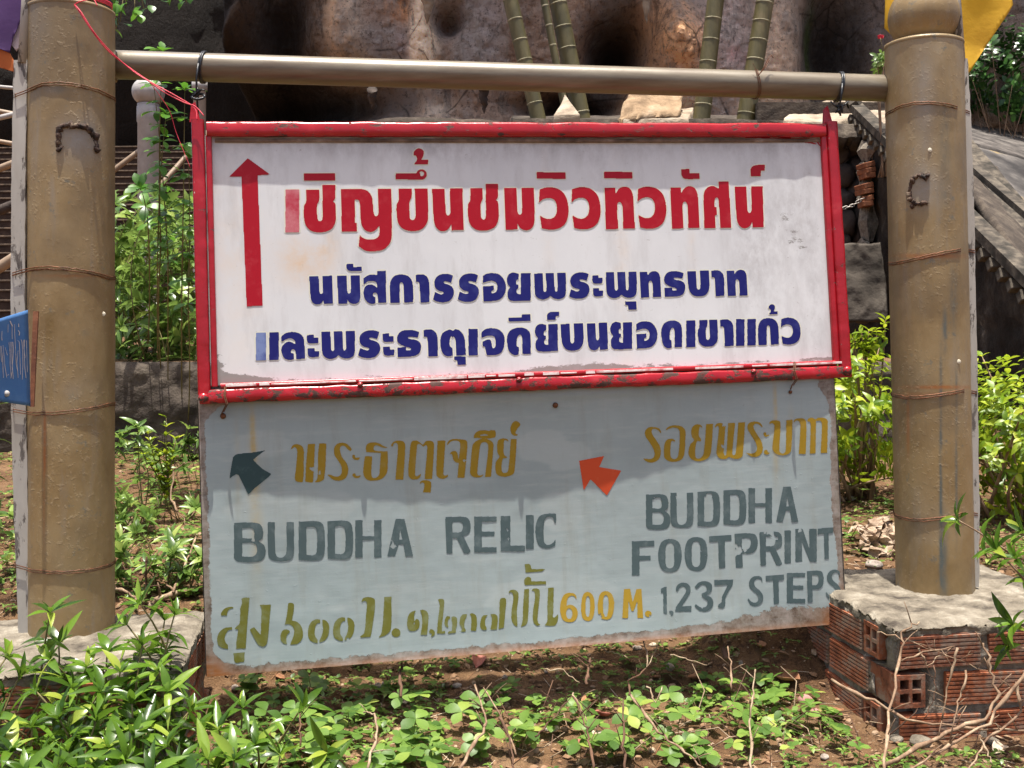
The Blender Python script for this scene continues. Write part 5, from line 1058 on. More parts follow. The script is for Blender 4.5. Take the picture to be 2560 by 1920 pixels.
# ledge in front of the cliff, slanting cream rock at its right end
def rockstrip(name, pts0, pts1, mat, lab, cat, amp=.05, kind=None, sc=5, n=60, m=14):
    A = [P(*p) for p in pts0]; B = [P(*p) for p in pts1]; base = A[0]; X = np.zeros((m, n, 3))
    def at(L, t_):
        t_ *= len(L) - 1; i = min(int(t_), len(L) - 2); return L[i].lerp(L[i + 1], t_ - i)
    for i in range(m):
        for j in range(n): X[i, j] = at(A, j / (n - 1)).lerp(at(B, j / (n - 1)), i / (m - 1)) - base
    q = X + np.array(base); X += amp * np.stack([fbm3(q * sc + k * 7, 4) for k in range(3)], -1)
    o = new(name, grid_mesh(name, X, mat), None, base); md = o.modifiers.new('thickness', 'SOLIDIFY'); md.thickness = .12; md.offset = -1
    return tag(o, lab, cat, None, kind)
rockstrip('rock_ledge', [(1280, 298, 6.9), (1750, 296, 6.9), (2220, 309, 6.9)], [(1280, 290, 7.9), (1750, 288, 7.9), (2240, 292, 8.2)], M_pot, None, None, .02, 'structure')
rockstrip('ledge_face', [(700, 700, 6.9), (1750, 700, 6.9), (2230, 700, 6.9)], [(700, 300, 6.93), (1750, 300, 6.93), (2220, 312, 6.93)], M_pot, None, None, .05, 'structure', 4, 80, 30)
rockstrip('marble_slab', [(1385, 287, 6.6), (1450, 287, 6.6)], [(1402, 262, 6.75), (1412, 236, 6.8)], M_ledge, 'small grey white marble wedge between the bamboo stems', 'stone', .006)
rockstrip('cream_rock', [(1960, 303, 6.7), (2080, 304, 6.7), (2240, 308, 6.7)], [(1990, 268, 7.15), (2120, 252, 7.15), (2260, 225, 7.2)], M_ledge, 'sunlit cream rock with slanting streaks under the right end of the crossbar', 'rock', .05)
rockstrip('cream_rock', [(1560, 296, 6.85), (1720, 296, 6.85)], [(1600, 286, 7.2), (1735, 268, 7.4)], M_ledge, 'low pale rock on the ledge between the two right bamboo pairs', 'rock', .02)
rockstrip('brown_boulder', [(1548, 292, 6.9), (1600, 292, 6.85), (1700, 290, 6.9)], [(1575, 215, 7.3), (1630, 200, 7.3), (1700, 225, 7.3)], simple('tan_rock', [(.3, (.12, .075, .04)), (.55, (.28, .19, .11)), (.75, (.4, .3, .2))], 8, .9, .8, .02), 'knobbly tan boulder standing on the ledge below the crossbar', 'rock', .07)

# bamboo
def bamboo(x0, y0, x1, y1, wpx, d, lab, gap, ph):
    sl = (x0 - x1) / (y1 - y0); a, b = P(x1 - sl * 20, y1 + 20, d), P(x0 + sl * 500, y0 - 500, d); dr = (b - a); n = 60; r = wpx / 2 / F * d; root = None
    b = a + dr * 1.0; L = dr.length; base = a - dr.normalized() * .9
    mb = MB().tube([(dr.normalized()) * (t_ * (L + .9)) for t_ in np.linspace(0, 1, 40)], [r * (1 - .12 * t_) for t_ in np.linspace(0, 1, 40)], 18); root = tag(mb.obj('bamboo_culm', M_bamboo, None, True, base), lab, 'bamboo', 'bamboo stems in front of the cliff')
    g = gap / F * d; k = ph * g; Q = dr.to_track_quat('Z', 'Y').to_matrix()
    while k < L + .8:
        rr = r * (1 - .12 * k / (L + .9)); MB().lathe([(rr, -.006), (rr * 1.03, -.003), (rr * 1.07, 0), (rr * 1.03, .002), (rr, .004)], dr.normalized() * k, 18, Q).obj('node_ring', M_node, root, True); k += g * random.uniform(.93, 1.07)
bamboo(1276, 0, 1345, 294, 40, 7.0, 'leftmost thick bamboo stem, leaning left', 54, .3)
bamboo(1360, 0, 1417, 294, 20, 7.1, 'thin bamboo stem between two thicker ones', 50, .6)
bamboo(1394, 0, 1453, 294, 47, 7.2, 'dark thick bamboo stem, right hand one of the left pair', 56, .5)
bamboo(1789, 0, 1754, 294, 45, 7.0, 'straight bamboo stem right of the orange rock', 54, .2)
bamboo(1913, 0, 1865, 294, 47, 7.0, 'rightmost bamboo stem, rough and brown', 48, .7)

# ---------------------------------------------------------------- sloping stair parapet at the right
par = empty('stair_parapet', (2.14, 4.0, .4), 'dark mossy stair parapet with a sloping cement cap and a row of teeth below it', 'parapet'); po_ = par.location.copy()
Ptop, Pbot = Vector((2.18, 6.6, 2.30)), Vector((2.10, 3.3, .62)); dirp = (Pbot - Ptop)
n, m = 130, 60; X = np.zeros((m, n, 3))
for j, s in enumerate(np.linspace(0, 1, n)):
    t_ = Ptop.lerp(Pbot, s)
    for i, k in enumerate(np.linspace(0, 1, m)): X[i, j] = (t_.x - .02, t_.y, .2 + (t_.z - .12 - .2) * k)
q = X.copy(); X[..., 0] += .05 * fbm3(q * 4, 4) + .02 * fbm3(q * 18, 4); new('side_wall', grid_mesh('side_wall', X - np.array(po_), M_moss), par)
fr_ = X[:, :1].copy(); fr_ = np.concatenate([fr_, fr_ + np.array([.12, .0, 0])], 1); new('end_wall', grid_mesh('end_wall', fr_ - np.array(po_), M_moss), par)
Q = dirp.normalized(); sd_ = Vector((1, 0, 0)); upn = sd_.cross(Q).normalized(); 
if upn.z < 0: upn = -upn
Mx = Matrix((sd_, Q, upn)).transposed()
def beam(name, off_x, off_n, s0, s1, wx_, hz_, mat, parent, bev=.008):
    a = Ptop.lerp(Pbot, s0); b = Ptop.lerp(Pbot, s1); c = (a + b) / 2 + Vector((off_x, 0, 0)) + upn * off_n
    L = (b - a).length; mb = MB(); N = 1
    for i in range(N): mb.box(Mx @ Vector((0, -L / 2 + L * (i + .5) / N, 0)) + c - po_, (wx_, L / N, hz_), Mx)
    return mb.obj(name, mat, parent)
beam('cap', -.03, -.02, 0, 1, .08, .045, M_kerb, par); beam('upper_trim', .16, .06, .0, 1, .05, .03, M_kerb, par)
# curled upper end of the cap
cu = MB(); pts = [Ptop + Vector((-.07, 0, 0)) + Q * (.0 + .0) + upn * -.02]
for k in range(9): a = k / 8; pts.append(Ptop + Vector((-.04 - .0 * a, 0, 0)) - Q * (.10 * a) + upn * (.0 + .10 * a ** 2))
cu.tube([p - po_ for p in pts], [.05, .05, .05, .048, .044, .04, .033, .026, .016, .006], 8, sq=1.0); cu.obj('curled_end', M_kerb, par)
tooth = MB().box((0, 0, 0), (.045, .045, .05), bev=.004); tm = mesh('tooth', tooth.v, tooth.f, M_kerb)
for k in range(34):
    c = Ptop.lerp(Pbot, (k + .5) / 34) + Vector((-.055, 0, 0)) + upn * -.085; o = new('tooth', tm, par, c - po_, Mx.to_euler())
# rough brick pier at its upper end, with a hanging chain and boulder wall to the left
pier = empty('brick_pier', P(2168, 800, 6.25), 'narrow crumbling pier of mortar and three orange bricks beside the boulder wall', 'pier'); pp = pier.location.copy()
mb = MB(); 
for (x, y, ww, hh) in ((2170, 380, 34, 60), (2158, 430, 26, 50), (2166, 470, 34, 60), (2160, 500, 24, 50), (2168, 560, 34, 110), (2160, 650, 30, 120), (2166, 740, 34, 130)):
    v, f = blob(9, int(y)); c = P(x, y, 6.3) - pp; s = 6.3 / F; mb.add([(c.x + a * ww * s * .62, c.y + b * .09, c.z + e * hh * s * .8) for a, b, e in v], f)
new('mortar_core', mesh('mortar_core', np.array(mb.v) + .02 * np.stack([fbm3(np.array(mb.v) * 30 + k, 3) for k in range(3)], 1), mb.f, M_mortar), pier)
bm = MB().box((0, 0, 0), (.062, .12, .030), bev=.003); bme = mesh('brick', bm.v, bm.f, simple('orange_brick', [(.3, (.12, .04, .02)), (.7, (.30, .11, .045))], 20, .9, .5))
for x, y in ((2164, 414), (2166, 428), (2168, 441), (2160, 466), (2161, 480), (2166, 498), (2164, 511)): new('brick', bme, pier, P(x, y, 6.2) - pp, (0, R(random.uniform(-14, -4)), R(random.uniform(-12, 12))))
bw = empty('boulder_wall', P(2120, 900, 6.7), 'dry wall of dark rounded boulders behind the upper board right edge', 'wall'); bo = bw.location.copy(); ms_b = {}
rnd = random.Random(5)
for (x, y, ww, hh) in [(2128, 372, 46, 44), (2095, 385, 40, 50), (2140, 420, 44, 56), (2105, 440, 46, 60), (2152, 385, 30, 40), (2140, 478, 50, 60), (2100, 500, 50, 52), (2150, 540, 44, 60), (2115, 560, 50, 64), (2150, 590, 40, 50), (2098, 610, 40, 60)]:
    v, f = blob(10, int(x + y)); vv2 = []; mb = MB(); c = P(x, y, 6.7) - bo; s = 6.7 / F
    prof = [(math.sin(a), -math.cos(a)) for a in np.linspace(.05, math.pi - .05, 9)]; mb.lathe(prof, n=14); V = np.array(mb.v); V = V * (1 + .45 * fbm3(V * 1.3 + x, 3))[:, None] * np.array([ww * s * .6, .12, hh * s * .6])
    new('boulder', mesh('boulder', V, mb.f, M_boulder, True), bw, c)
back = MB().box(P(2060, 620, 6.95) - bo, (.9, .1, 1.9)); back.obj('backing', M_pot, bw)
rockstrip('stone_block', [(2060, 800, 5.9), (2225, 800, 5.9)], [(2060, 612, 5.95), (2205, 606, 5.95)], simple('grey_block', [(.3, (.03, .025, .02)), (.55, (.09, .075, .06)), (.78, (.25, .22, .18))], 5, .95, .9, .01), 'large weathered block with a flat lit top edge under the boulder wall', 'stone', .04, None, 5, 40, 30)
rockstrip('stone_coping', [(2040, 345, 6.45), (2235, 350, 6.45)], [(2040, 306, 6.5), (2225, 310, 6.5)], M_pot, 'dark broken coping above the boulder wall', 'wall', .03, None, 8, 50, 14)
ch = MB(); A_, B_ = P(2085, 515, 6.1), P(2158, 494, 6.1); nl = 9
for k in range(nl):
    c = (B_ - A_) * ((k + .5) / nl) + Vector((0, 0, -.03 * math.sin(math.pi * (k + .5) / nl))); a1 = (B_ - A_).normalized(); s2 = Vector((0, 0, 1)) if k % 2 else Vector((0, 1, 0))
    ch.tube([c + a1 * (.016 * math.cos(q)) + s2 * (.008 * math.sin(q)) for q in np.linspace(0, 6.28, 12, endpoint=False)], .0032, 6, True)
tag(ch.obj('chain', simple('galvanised_chain', [(.3, (.2, .17, .15)), (.7, (.45, .42, .38))], 40, .5, metal=.5), None, True, A_), 'short steel chain hanging from the brick pier', 'chain')

# sloping cement apron and kerbs beyond the parapet
def slab4(name, q, mat, lab, cat, th=.08, amp=.006, parent=None, n=30):
    A = [P(*p) for p in q]; base = A[3]; X = np.zeros((n, n, 3))
    for i in range(n):
        for j in range(n): X[i, j] = A[0].lerp(A[1], j / (n - 1)).lerp(A[3].lerp(A[2], j / (n - 1)), i / (n - 1)) - base
    X[..., 2] += amp * fbm2(X[..., 0] * 8, X[..., 1] * 8, 3); o = new(name, grid_mesh(name, X, mat), parent, base); md = o.modifiers.new('thickness', 'SOLIDIFY'); md.thickness = th
    return tag(o, lab, cat)
slab4('cement_apron', [(2190, 276, 10.5), (2800, 372, 10.5), (2800, 500, 7.9), (2190, 322, 7.9)], M_paved, 'upper grey cement slope below the dark bushes', 'slope', .1, .01)
slab4('apron_edge', [(2190, 318, 7.85), (2800, 488, 7.85), (2800, 500, 7.8), (2190, 327, 7.8)], M_kerb, 'thin pale edge strip across the cement slope', 'kerb', .05)
ym = simple('cement_with_yellow', [(.38, (.02, .018, .018)), (.5, (.055, .05, .047)), (.62, (.12, .108, .098)), (.70, (.30, .20, .05))], 3.3, .9, .5)
slab4('cement_apron', [(2190, 330, 7.75), (2800, 503, 7.75), (2800, 900, 5.6), (2330, 300, 7.6)], ym, 'lower dark cement slope with worn yellow paint marks', 'slope', .1, .01)
def ramp_beam(name, p, q, w_, h_, mat, lab, cat):
    A, B = P(*p), P(*q); dv = B - A; y_ = dv.normalized(); x_ = Vector((1, 0, 0)); z_ = x_.cross(y_).normalized(); x_ = y_.cross(z_); Mm = Matrix((x_, y_, z_)).transposed(); mb = MB(); N = 1
    for i in range(N): mb.box(dv * ((i + .5) / N), (w_, dv.length / N, h_), Mm)
    return tag(mb.obj(name, mat, None, False, A), lab, cat)
ramp_beam('sloping_kerb', (2300, 270, 7.6), (2700, 770, 5.4), .16, .20, M_kerb, 'tan sloping kerb beside the lower cement slope', 'kerb')
slab4('gutter', [(2200, 345, 7.4), (2400, 415, 7.5), (2760, 860, 5.3), (2600, 850, 4.6)], M_moss, 'dark gutter between kerb and parapet', 'gutter', .05, .02)
slab4('gutter_floor', [(2380, 430, 6.6), (2480, 430, 6.9), (2760, 860, 5.3), (2600, 760, 4.7)], M_pot, 'grimy channel floor between the sloping kerb and the parapet cap', 'gutter', .05, .02)

# ---------------------------------------------------------------- plants
def leaf_shape(L, W, kind='lance', fold=.25, droop=.3, n=5, twist=0):
    prof = {'lance': lambda t: math.sin(math.pi * t ** .85) ** .9 * (1 - .15 * t), 'round': lambda t: (1 - (2 * t - 1) ** 2) ** .45 if 0 < t < 1 else 0, 'obov': lambda t: (math.sin(math.pi * t ** 1.35) ** .7) if t < 1 else 0,
            'oval': lambda t: math.sin(math.pi * t) ** .75}[kind]
    vs = []; fs = []
    for i in range(n + 1):
        t = i / n; w_ = W / 2 * prof(t) if 0 < i < n else 0; x = L * t * (1 - .12 * droop * t); z = L * (-droop * t * t * .8); a = twist * t
        vs.append((x, 0, z))
        if 0 < i < n: vs += [(x, w_ * math.cos(a), z + w_ * fold + w_ * math.sin(a)), (x, -w_ * math.cos(a), z + w_ * fold - w_ * math.sin(a))]
    def id_(i, k): return 0 if i == 0 else (1 + (i - 1) * 3 + k if i < n else 1 + (n - 1) * 3)
    for i in range(n):
        for k in (1, 2):
            if i == 0: f = (0, id_(1, 0), id_(1, k))
            elif i == n - 1: f = (id_(i, 0), id_(n, 0), id_(i, k))
            else: f = (id_(i, 0), id_(i + 1, 0), id_(i + 1, k), id_(i, k))
            fs.append(f if k == 1 else f[::-1])
    return np.array(vs), fs
def variants(L, W, kind, k=5, sd=0, n=5, fold=.3, droop=.3):
    r = random.Random(sd); return [leaf_shape(L * r.uniform(.9, 1.1), W * r.uniform(.85, 1.15), kind, fold * r.uniform(.4, 1.6), droop * r.uniform(.1, 2.0), n, r.uniform(-.25, .25)) for _ in range(k)]
_lm = {}
def leaves(parent, shp, key, mat, tr, nparts, name='leaf'):
    "tr: list of (variant, 4x4 world matrix); nearest ones become leaf parts, the rest one stuff part"
    o0 = parent.location
    if key not in _lm: _lm[key] = [mesh(name, v, f, mat, True) for v, f in shp]
    def inview(M):
        t_ = M.translation; return abs(t_.x / max(t_.y, .1)) < .49 and -.43 < (t_.z - HC) / max(t_.y, .1) < .33
    order = sorted(range(len(tr)), key=lambda i: (not inview(tr[i][1]), tr[i][1].translation.y)); T0 = Matrix.Translation(-o0)
    for i in order[:nparts]:
        k, M = tr[i]; o = bpy.data.objects.new(name, _lm[key][k]); C.collection.objects.link(o); o.parent = parent; o.matrix_basis = T0 @ M
    if len(order) > nparts: scatter('foliage', shp, [tr[i] for i in order[nparts:]], mat, parent, 'stuff', True, tuple(o0))
def frame(d, up=Vector((0, 0, 1))):
    x = d.normalized(); y = up.cross(x)
    if y.length < 1e-3: y = Vector((0, 1, 0)).cross(x)
    y.normalize(); z = x.cross(y); return Matrix((x, y, z)).transposed().to_4x4()
def whorl(pos, axis, k, tilt, s, rnd, nv, out, spin=None):
    "k leaves round an axis; tilt = angle away from the axis"
    F_ = frame(axis, Vector((1, 0, 0)) if abs(axis.normalized().z) > .9 else Vector((0, 0, 1))); a0 = rnd.uniform(0, 6.28) if spin is None else spin
    for i in range(k):
        a = a0 + 2 * math.pi * i / k + rnd.uniform(-.3, .3); tl = tilt * rnd.uniform(.75, 1.25)
        d = Vector((math.cos(tl), math.sin(tl) * math.cos(a), math.sin(tl) * math.sin(a))); d = (F_ @ d.to_4d()).to_3d() if False else F_.to_3x3() @ d
        upv = F_.to_3x3() @ Vector((1, 0, 0)); M = frame(d, upv if abs(d.dot(upv)) < .98 else Vector((0, 0, 1)))
        sc_ = s * rnd.uniform(.6, 1.15); out.append((rnd.randrange(nv), Matrix.Translation(pos) @ M @ Matrix.Diagonal((sc_, sc_, sc_, 1))))
def curve_pts(a, b, bend, n=8, rnd=random):
    c = (a + b) / 2 + Vector((rnd.uniform(-1, 1) * bend, rnd.uniform(-1, 1) * bend, bend * .4)); return [a * (1 - t) ** 2 + c * 2 * t * (1 - t) + b * t * t for t in np.linspace(0, 1, n)]
def shrub(name, label, cat, base, stems, shp, key, mat, smat, nparts, group=None, sr=.0025, low=.35, step=.03, per=2, tip=6, seed=0, size=1.0, tilt=1.0, bend=.06):
    root = empty(name, base, label, cat, group); rnd = random.Random(seed); mb = MB(); tr = []
    for (a, b) in stems:
        pts = curve_pts(a, b, bend * (b - a).length * 3, 9, rnd); L = (b - a).length; mb.tube([p - base for p in pts], [sr * (1.5 - .9 * i / 8) for i in range(9)], 6)
        n = max(int(L * (1 - low) / step), 1); ph = rnd.uniform(0, 3)
        for i in range(n):
            t = low + (1 - low) * (i / n); f = t * 8; j = min(int(f), 7); p = pts[j].lerp(pts[j + 1], f - j); ax = pts[j + 1] - pts[j]
            whorl(p, ax, per, tilt * 1.2, size * (.75 + .25 * t), rnd, len(shp), tr, ph + i * 1.57)
        whorl(pts[-1], pts[-1] - pts[-2], tip, tilt * .85, size, rnd, len(shp), tr); whorl(pts[-1], pts[-1] - pts[-2], 3, tilt * .4, size * .6, rnd, len(shp), tr)
    mb.obj('branches', smat, root, True); leaves(root, shp, key, mat, tr, nparts); return root
def G(x, y): return Vector((x, y, float(gz(x, y))))

SH = variants(.060, .0165, 'lance', 9, 1, 6, .35, .6)
rnd = random.Random(21)
sets = [('tall glossy shrub in front of the left plinth, its highest tips against the post', [(125, 1532, 1.86), (352, 1512, 1.9), (436, 1538, 1.9), (128, 1620, 1.84), (268, 1602, 1.82), (355, 1585, 1.85), (300, 1652, 1.78), (215, 1640, 1.80), (395, 1650, 1.82), (250, 1700, 1.74), (330, 1730, 1.72), (180, 1690, 1.76), (420, 1700, 1.76)]),
        ('glossy shrub at the bottom left corner', [(15, 1615, 1.8), (50, 1660, 1.78), (-20, 1690, 1.76), (92, 1700, 1.74), (0, 1765, 1.7), (80, 1790, 1.68), (150, 1770, 1.7), (30, 1850, 1.62), (110, 1860, 1.62), (170, 1850, 1.63), (-30, 1850, 1.62), (60, 1900, 1.58), (200, 1900, 1.58), (140, 1910, 1.56)]),
        ('glossy shrub with long pointed leaves in front of the left plinth corner', [(474, 1748, 1.8), (360, 1790, 1.7), (240, 1775, 1.7), (420, 1838, 1.66), (310, 1870, 1.62), (500, 1800, 1.72), (450, 1880, 1.62), (270, 1840, 1.64), (380, 1905, 1.58), (330, 1815, 1.66), (240, 1900, 1.58), (520, 1870, 1.62)]),
        ('low glossy sprigs just right of the left plinth, reaching toward the sign', [(606, 1772, 1.82), (756, 1766, 1.86), (640, 1862, 1.7), (548, 1826, 1.68), (700, 1890, 1.66), (585, 1900, 1.6), (820, 1880, 1.7)])]
for i, (lab, tips) in enumerate(sets):
    st_ = []
    for q_, (x, y, d) in enumerate(tips):
        y += (0 if (i == 0 and q_ < 3) else 30 if i < 3 else 0); b = P(x, y, d); r_ = G(b.x + rnd.uniform(-.1, .1), b.y + rnd.uniform(-.02, .12)); r_.z -= .01; st_.append((r_, b))
        if i < 3 and rnd.random() < .85:
            b2 = b + Vector((rnd.uniform(-.06, .06), rnd.uniform(.02, .12), -rnd.uniform(.02, .08))); st_.append((r_, b2))
    cx = sum((s[0] for s in st_), Vector()) / len(st_)
    shrub('glossy_shrub', lab, 'shrub', G(cx.x, cx.y), st_, SH, 'sh', L_shrub, M_stem, 290, 'glossy shrubs along the bottom left', .0022, .35, .030, 2, 5, 30 + i, 1.0, 1.1)
# branch entering from the right edge
st_ = [(P(2640, 1480, 2.0), P(2398, 1302, 1.98)), (P(2650, 1560, 1.98), P(2492, 1376, 1.96)), (P(2640, 1560, 1.95), P(2540, 1398, 1.95)), (P(2660, 1620, 1.95), P(2535, 1560, 1.93)), (P(2660, 1640, 1.93), P(2525, 1618, 1.93)), (P(2650, 1400, 2.0), P(2560, 1330, 2.0)), (P(2680, 1500, 2.0), P(2575, 1440, 2.0))]
g0 = G(1.12, 2.05); st_ += [(g0, P(2645, 1520, 1.98)), (g0, P(2650, 1600, 1.95))]
shrub('leafy_shrub', 'leafy branches reaching in over the right plinth from the right edge', 'shrub', g0, st_, SH, 'sh', L_shrub, M_twig, 220, None, .0022, .55, .05, 2, 6, 77, .95, 1.1, .03)

# bush on the planter behind the left post
SM = variants(.070, .027, 'lance', 5, 3, 4, .3, .4); rnd = random.Random(5); st_ = []
for k in range(85):
    x = rnd.uniform(215, 520); y = 480 + 400 * rnd.random() ** 1.1 + abs(x - 350) * .25; d = 4.1 + rnd.uniform(0, .8); b = P(x, y, d); r_ = Vector((b.x + rnd.uniform(-.12, .12), max(b.y + rnd.uniform(-.1, .1), 4.08), .745)); st_.append((r_, b))
shrub('planter_bush', 'dense bush of pointed green leaves on the planter between left post and boards', 'bush', Vector((-1.5, 4.4, .75)), st_, SM, 'sm', L_mid, M_stem, 300, None, .0018, .08, .06, 4, 7, 8, 1.3, 1.15, .16)
st_ = []
for k in range(26):
    x = rnd.uniform(-120, 75); y = rnd.uniform(905, 1000) if k < 4 else rnd.uniform(1150, 1500); d = 2.9 + rnd.uniform(-.3, .5); b = P(x, y, d); st_.append((G(b.x + rnd.uniform(-.08, .08), b.y), b))
shrub('leafy_shrub', 'small leafy plants at the left edge below the blue sign', 'shrub', G(-1.4, 2.9), st_, SM, 'sm', L_mid, M_twig, 200, None, .002, .4, .05, 2, 6, 12, .9, 1.1)
# climbing vine with whorled leaves between post and board
st_ = []
for (x0, y0, x1, y1, d) in ((402, 620, 407, 130, 3.2), (455, 700, 462, 226, 3.2), (420, 650, 385, 215, 3.25), (395, 600, 415, 290, 3.2), (470, 760, 470, 380, 3.25), (370, 560, 352, 470, 3.3)):
    st_.append((P(x0, y0 + 300, 4.0), P(x0, y0, d + .15))); a, b = P(x0, y0, d + .15), P(x1, y1, d); st_.append((a, b))
VN = variants(.045, .021, 'obov', 5, 9, 5, .2, .35)
vr = shrub('climbing_plant', 'thin upright stems with bright whorled leaves beside the pale finial post', 'plant', Vector((-1.35, 4.05, .75)), [s for i, s in enumerate(st_) if i % 2], VN, 'vn', L_vine, M_stem, 280, None, .0016, .0, .075, 4, 6, 4, 1.35, 1.25, .01)
mb = MB(); 
for s in st_[::2]: mb.tube([p - vr.location for p in curve_pts(s[0], s[1], .02)], .0022, 5)
mb.obj('stem', M_stem, vr, True)
# leaves hanging into the top left corner
RD = variants(.045, .03, 'oval', 5, 14, 4, .2, .5); tr = []; rnd = random.Random(3); hv = empty('hanging_creeper', P(290, -60, 4.0), 'dark creeper with small oval leaves hanging in at the top left', 'creeper'); mb = MB()
for (x0, x1, y1, cnt) in ((268, 296, 62, 6), (300, 315, 16, 4), (340, 338, 50, 9), (285, 290, 72, 3), (415, 420, 8, 10), (470, 466, 6, 6), (330, 300, 54, 8), (350, 360, 22, 6)):
    a, b = P(x0, -200, 4.0), P(x1, y1, 3.9); pts = curve_pts(a, b, .04, 10, rnd); mb.tube([p - hv.location for p in pts], .0018, 5)
    for k in range(cnt): p = pts[-1 - k % 4] + Vector((rnd.uniform(-.03, .03), rnd.uniform(-.03, .03), rnd.uniform(-.0, .03))); d = Vector((rnd.uniform(-1, 1), rnd.uniform(-1, .3), rnd.uniform(-1, -.1))); tr.append((rnd.randrange(5), Matrix.Translation(p) @ frame(d)))
mb.obj('stem', M_stem, hv, True); leaves(hv, RD, 'rd', L_vine, tr, 100)

# sunlit lime bush behind the right post
def bush(name, label, cat, c, rad, cnt, shp, key, mat, nparts, seed, base_z=None, sz=1.0, clump=.09, group=None, twigs=26):
    rnd = random.Random(seed); base = Vector((c.x, c.y, base_z if base_z is not None else float(gz(c.x, c.y)))); root = empty(name, base, label, cat, group); tr = []; mb = MB()
    cl = []
    for k in range(max(cnt // 14, 4)):
        v = Vector((rnd.gauss(0, 1), rnd.gauss(0, 1), rnd.gauss(0, 1))).normalized() * rnd.uniform(.55, 1.05) ** .7; cl.append(c + Vector((v.x * rad[0], v.y * rad[1], v.z * rad[2])) + Vector((rnd.gauss(0, .02), 0, rnd.gauss(0, .02))))
    for k in cl:
        out = (k - c); out.normalize(); ax = (out + Vector((0, 0, .6)) + Vector((rnd.gauss(0, .3), rnd.gauss(0, .3), 0))).normalized()
        for q in range(5): p = k - ax * (clump * .25 * q); whorl(p, ax, 3, 1.0 + .1 * q, sz, rnd, len(shp), tr)
    for k in rnd.sample(cl, min(twigs, len(cl))): mb.tube([p - base for p in curve_pts(base + Vector((rnd.gauss(0, rad[0] * .2), rnd.gauss(0, .03), 0)), k, .08, 8, rnd)], [.006 * (1.1 - i * .11) for i in range(8)], 5)
    mb.obj('branches', M_twig, root, True); leaves(root, shp, key, mat, tr, nparts); return root
LM = variants(.040, .017, 'lance', 5, 20, 4, .25, .3)
bush('lime_bush', 'bright yellow green bush behind the right post and boards', 'bush', P(2080, 1035, 3.40), (.42, .26, .22), 2300, LM, 'lm', L_lime, 300, 3)
bush('lime_bush', 'bright yellow green bush at the right edge, right of the post', 'bush', P(2590, 1085, 3.1), (.34, .25, .23), 2300, LM, 'lm', L_lime, 300, 4)
bush('lime_sprig', 'upright lime green sprig rising above the bush, left of the right post', 'bush', P(2180, 850, 3.4), (.075, .05, .05), 130, LM, 'lm', L_lime, 60, 6, None, .9, .06)
rnd = random.Random(9)
tr = []; r0_ = empty('lime_seedling', G(-1.08, 3.1), 'upright yellow green sprig against the dark planter wall, beside the board', 'plant'); mb = MB()
for (x, y, d) in ((415, 1045, 3.1), (370, 1085, 3.1), (395, 1130, 3.1), (440, 1100, 3.12), (360, 1140, 3.1), (430, 1150, 3.1)):
    a = G(-1.0 + rnd.uniform(-.08, .08), 3.12); b = P(x, y, d); pts = curve_pts(a, b, .02, 12, rnd); mb.tube([p - r0_.location for p in pts], .0016, 5)
    for k in range(4, 12):
        for s in range(5): whorl(pts[k], Vector((0, 0, 1)), 1, .7, .72, rnd, 5, tr)
mb.obj('stem', M_stem, r0_, True); leaves(r0_, LM, 'lm', L_lime, tr, 150)
st_ = []
for k in range(84):
    x = rnd.uniform(200, 620); y = rnd.uniform(1120, 1440); d = (HC - .28) * F / max(y + 60 - 831, 260) * 1.0; d = min(max(d, 2.55), 3.9); b = P(x, y, d); g = G(b.x + rnd.uniform(-.04, .04), b.y)
    if b.z < g.z + .03: b.z = g.z + rnd.uniform(.05, .12)
    st_.append((g, b))
for (x, y, d) in ((322, 1082, 3.0), (345, 1068, 3.0), (300, 1098, 3.0)): st_.append((G(P(x, y, d).x + .02, d), P(x, y, d)))
shrub('leafy_weeds', 'cluster of young leafy weeds on the slope below the dark planter wall', 'plant', G(-1.1, 3.0), st_, SM, 'sm', L_mid, M_stem, 280, None, .0015, .08, .035, 3, 6, 19, .72, 1.15, .14)
# dark foliage on the right skyline, plus what shades the gully
OV = variants(.075, .04, 'oval', 5, 40, 4, .2, .3)
bush('dark_bush', 'dark glossy bush above the cement slope at the top right', 'bush', P(2560, 170, 9.2), (.75, .5, .48), 1900, OV, 'ov', L_dark, 300, 31, 1.9, 1.0, .16)
bush('dark_bush', 'darker bush at the top right, lower and left of the glossy one, behind the flag', 'bush', P(2330, 260, 9.6), (.45, .4, .28), 700, OV, 'ov', L_dark, 120, 33, 1.9, 1.0, .16)
bush('dark_bush', 'dark bush right beyond the frame, shading the slope', 'bush', P(2850, 120, 9.0), (.7, .5, .7), 900, OV, 'ov', L_dark, 20, 34, 1.8, 1.1, .16)
ro = bush('rose_plant', 'small rose plant with one red flower left of the ball finial', 'plant', P(2205, 150, 6.0), (.09, .08, .075), 90, variants(.05, .026, 'oval', 4, 50, 4), 'ro', L_mid, 90, 41, 1.75, 1.0, .05, None, 6)
fl_ = MB(); fc = P(2201, 92, 5.95) - ro.location
for k in range(9): a = k * 2.4; r_ = .006 + .0014 * k; fl_.box(fc + Vector((r_ * math.cos(a), r_ * math.sin(a), 0)), (.014, .003, .016), Matrix.Rotation(a + 1.57, 3, 'Z') @ Matrix.Rotation(.25, 3, 'X'), .001)
fl_.obj('flower', M_flower, ro); MB().tube([fc - Vector((0, 0, .0)), fc + Vector((.01, 0, -.06)), fc + Vector((.03, .02, -.16))], .0018, 5).obj('flower_stem', M_stem, ro, True)

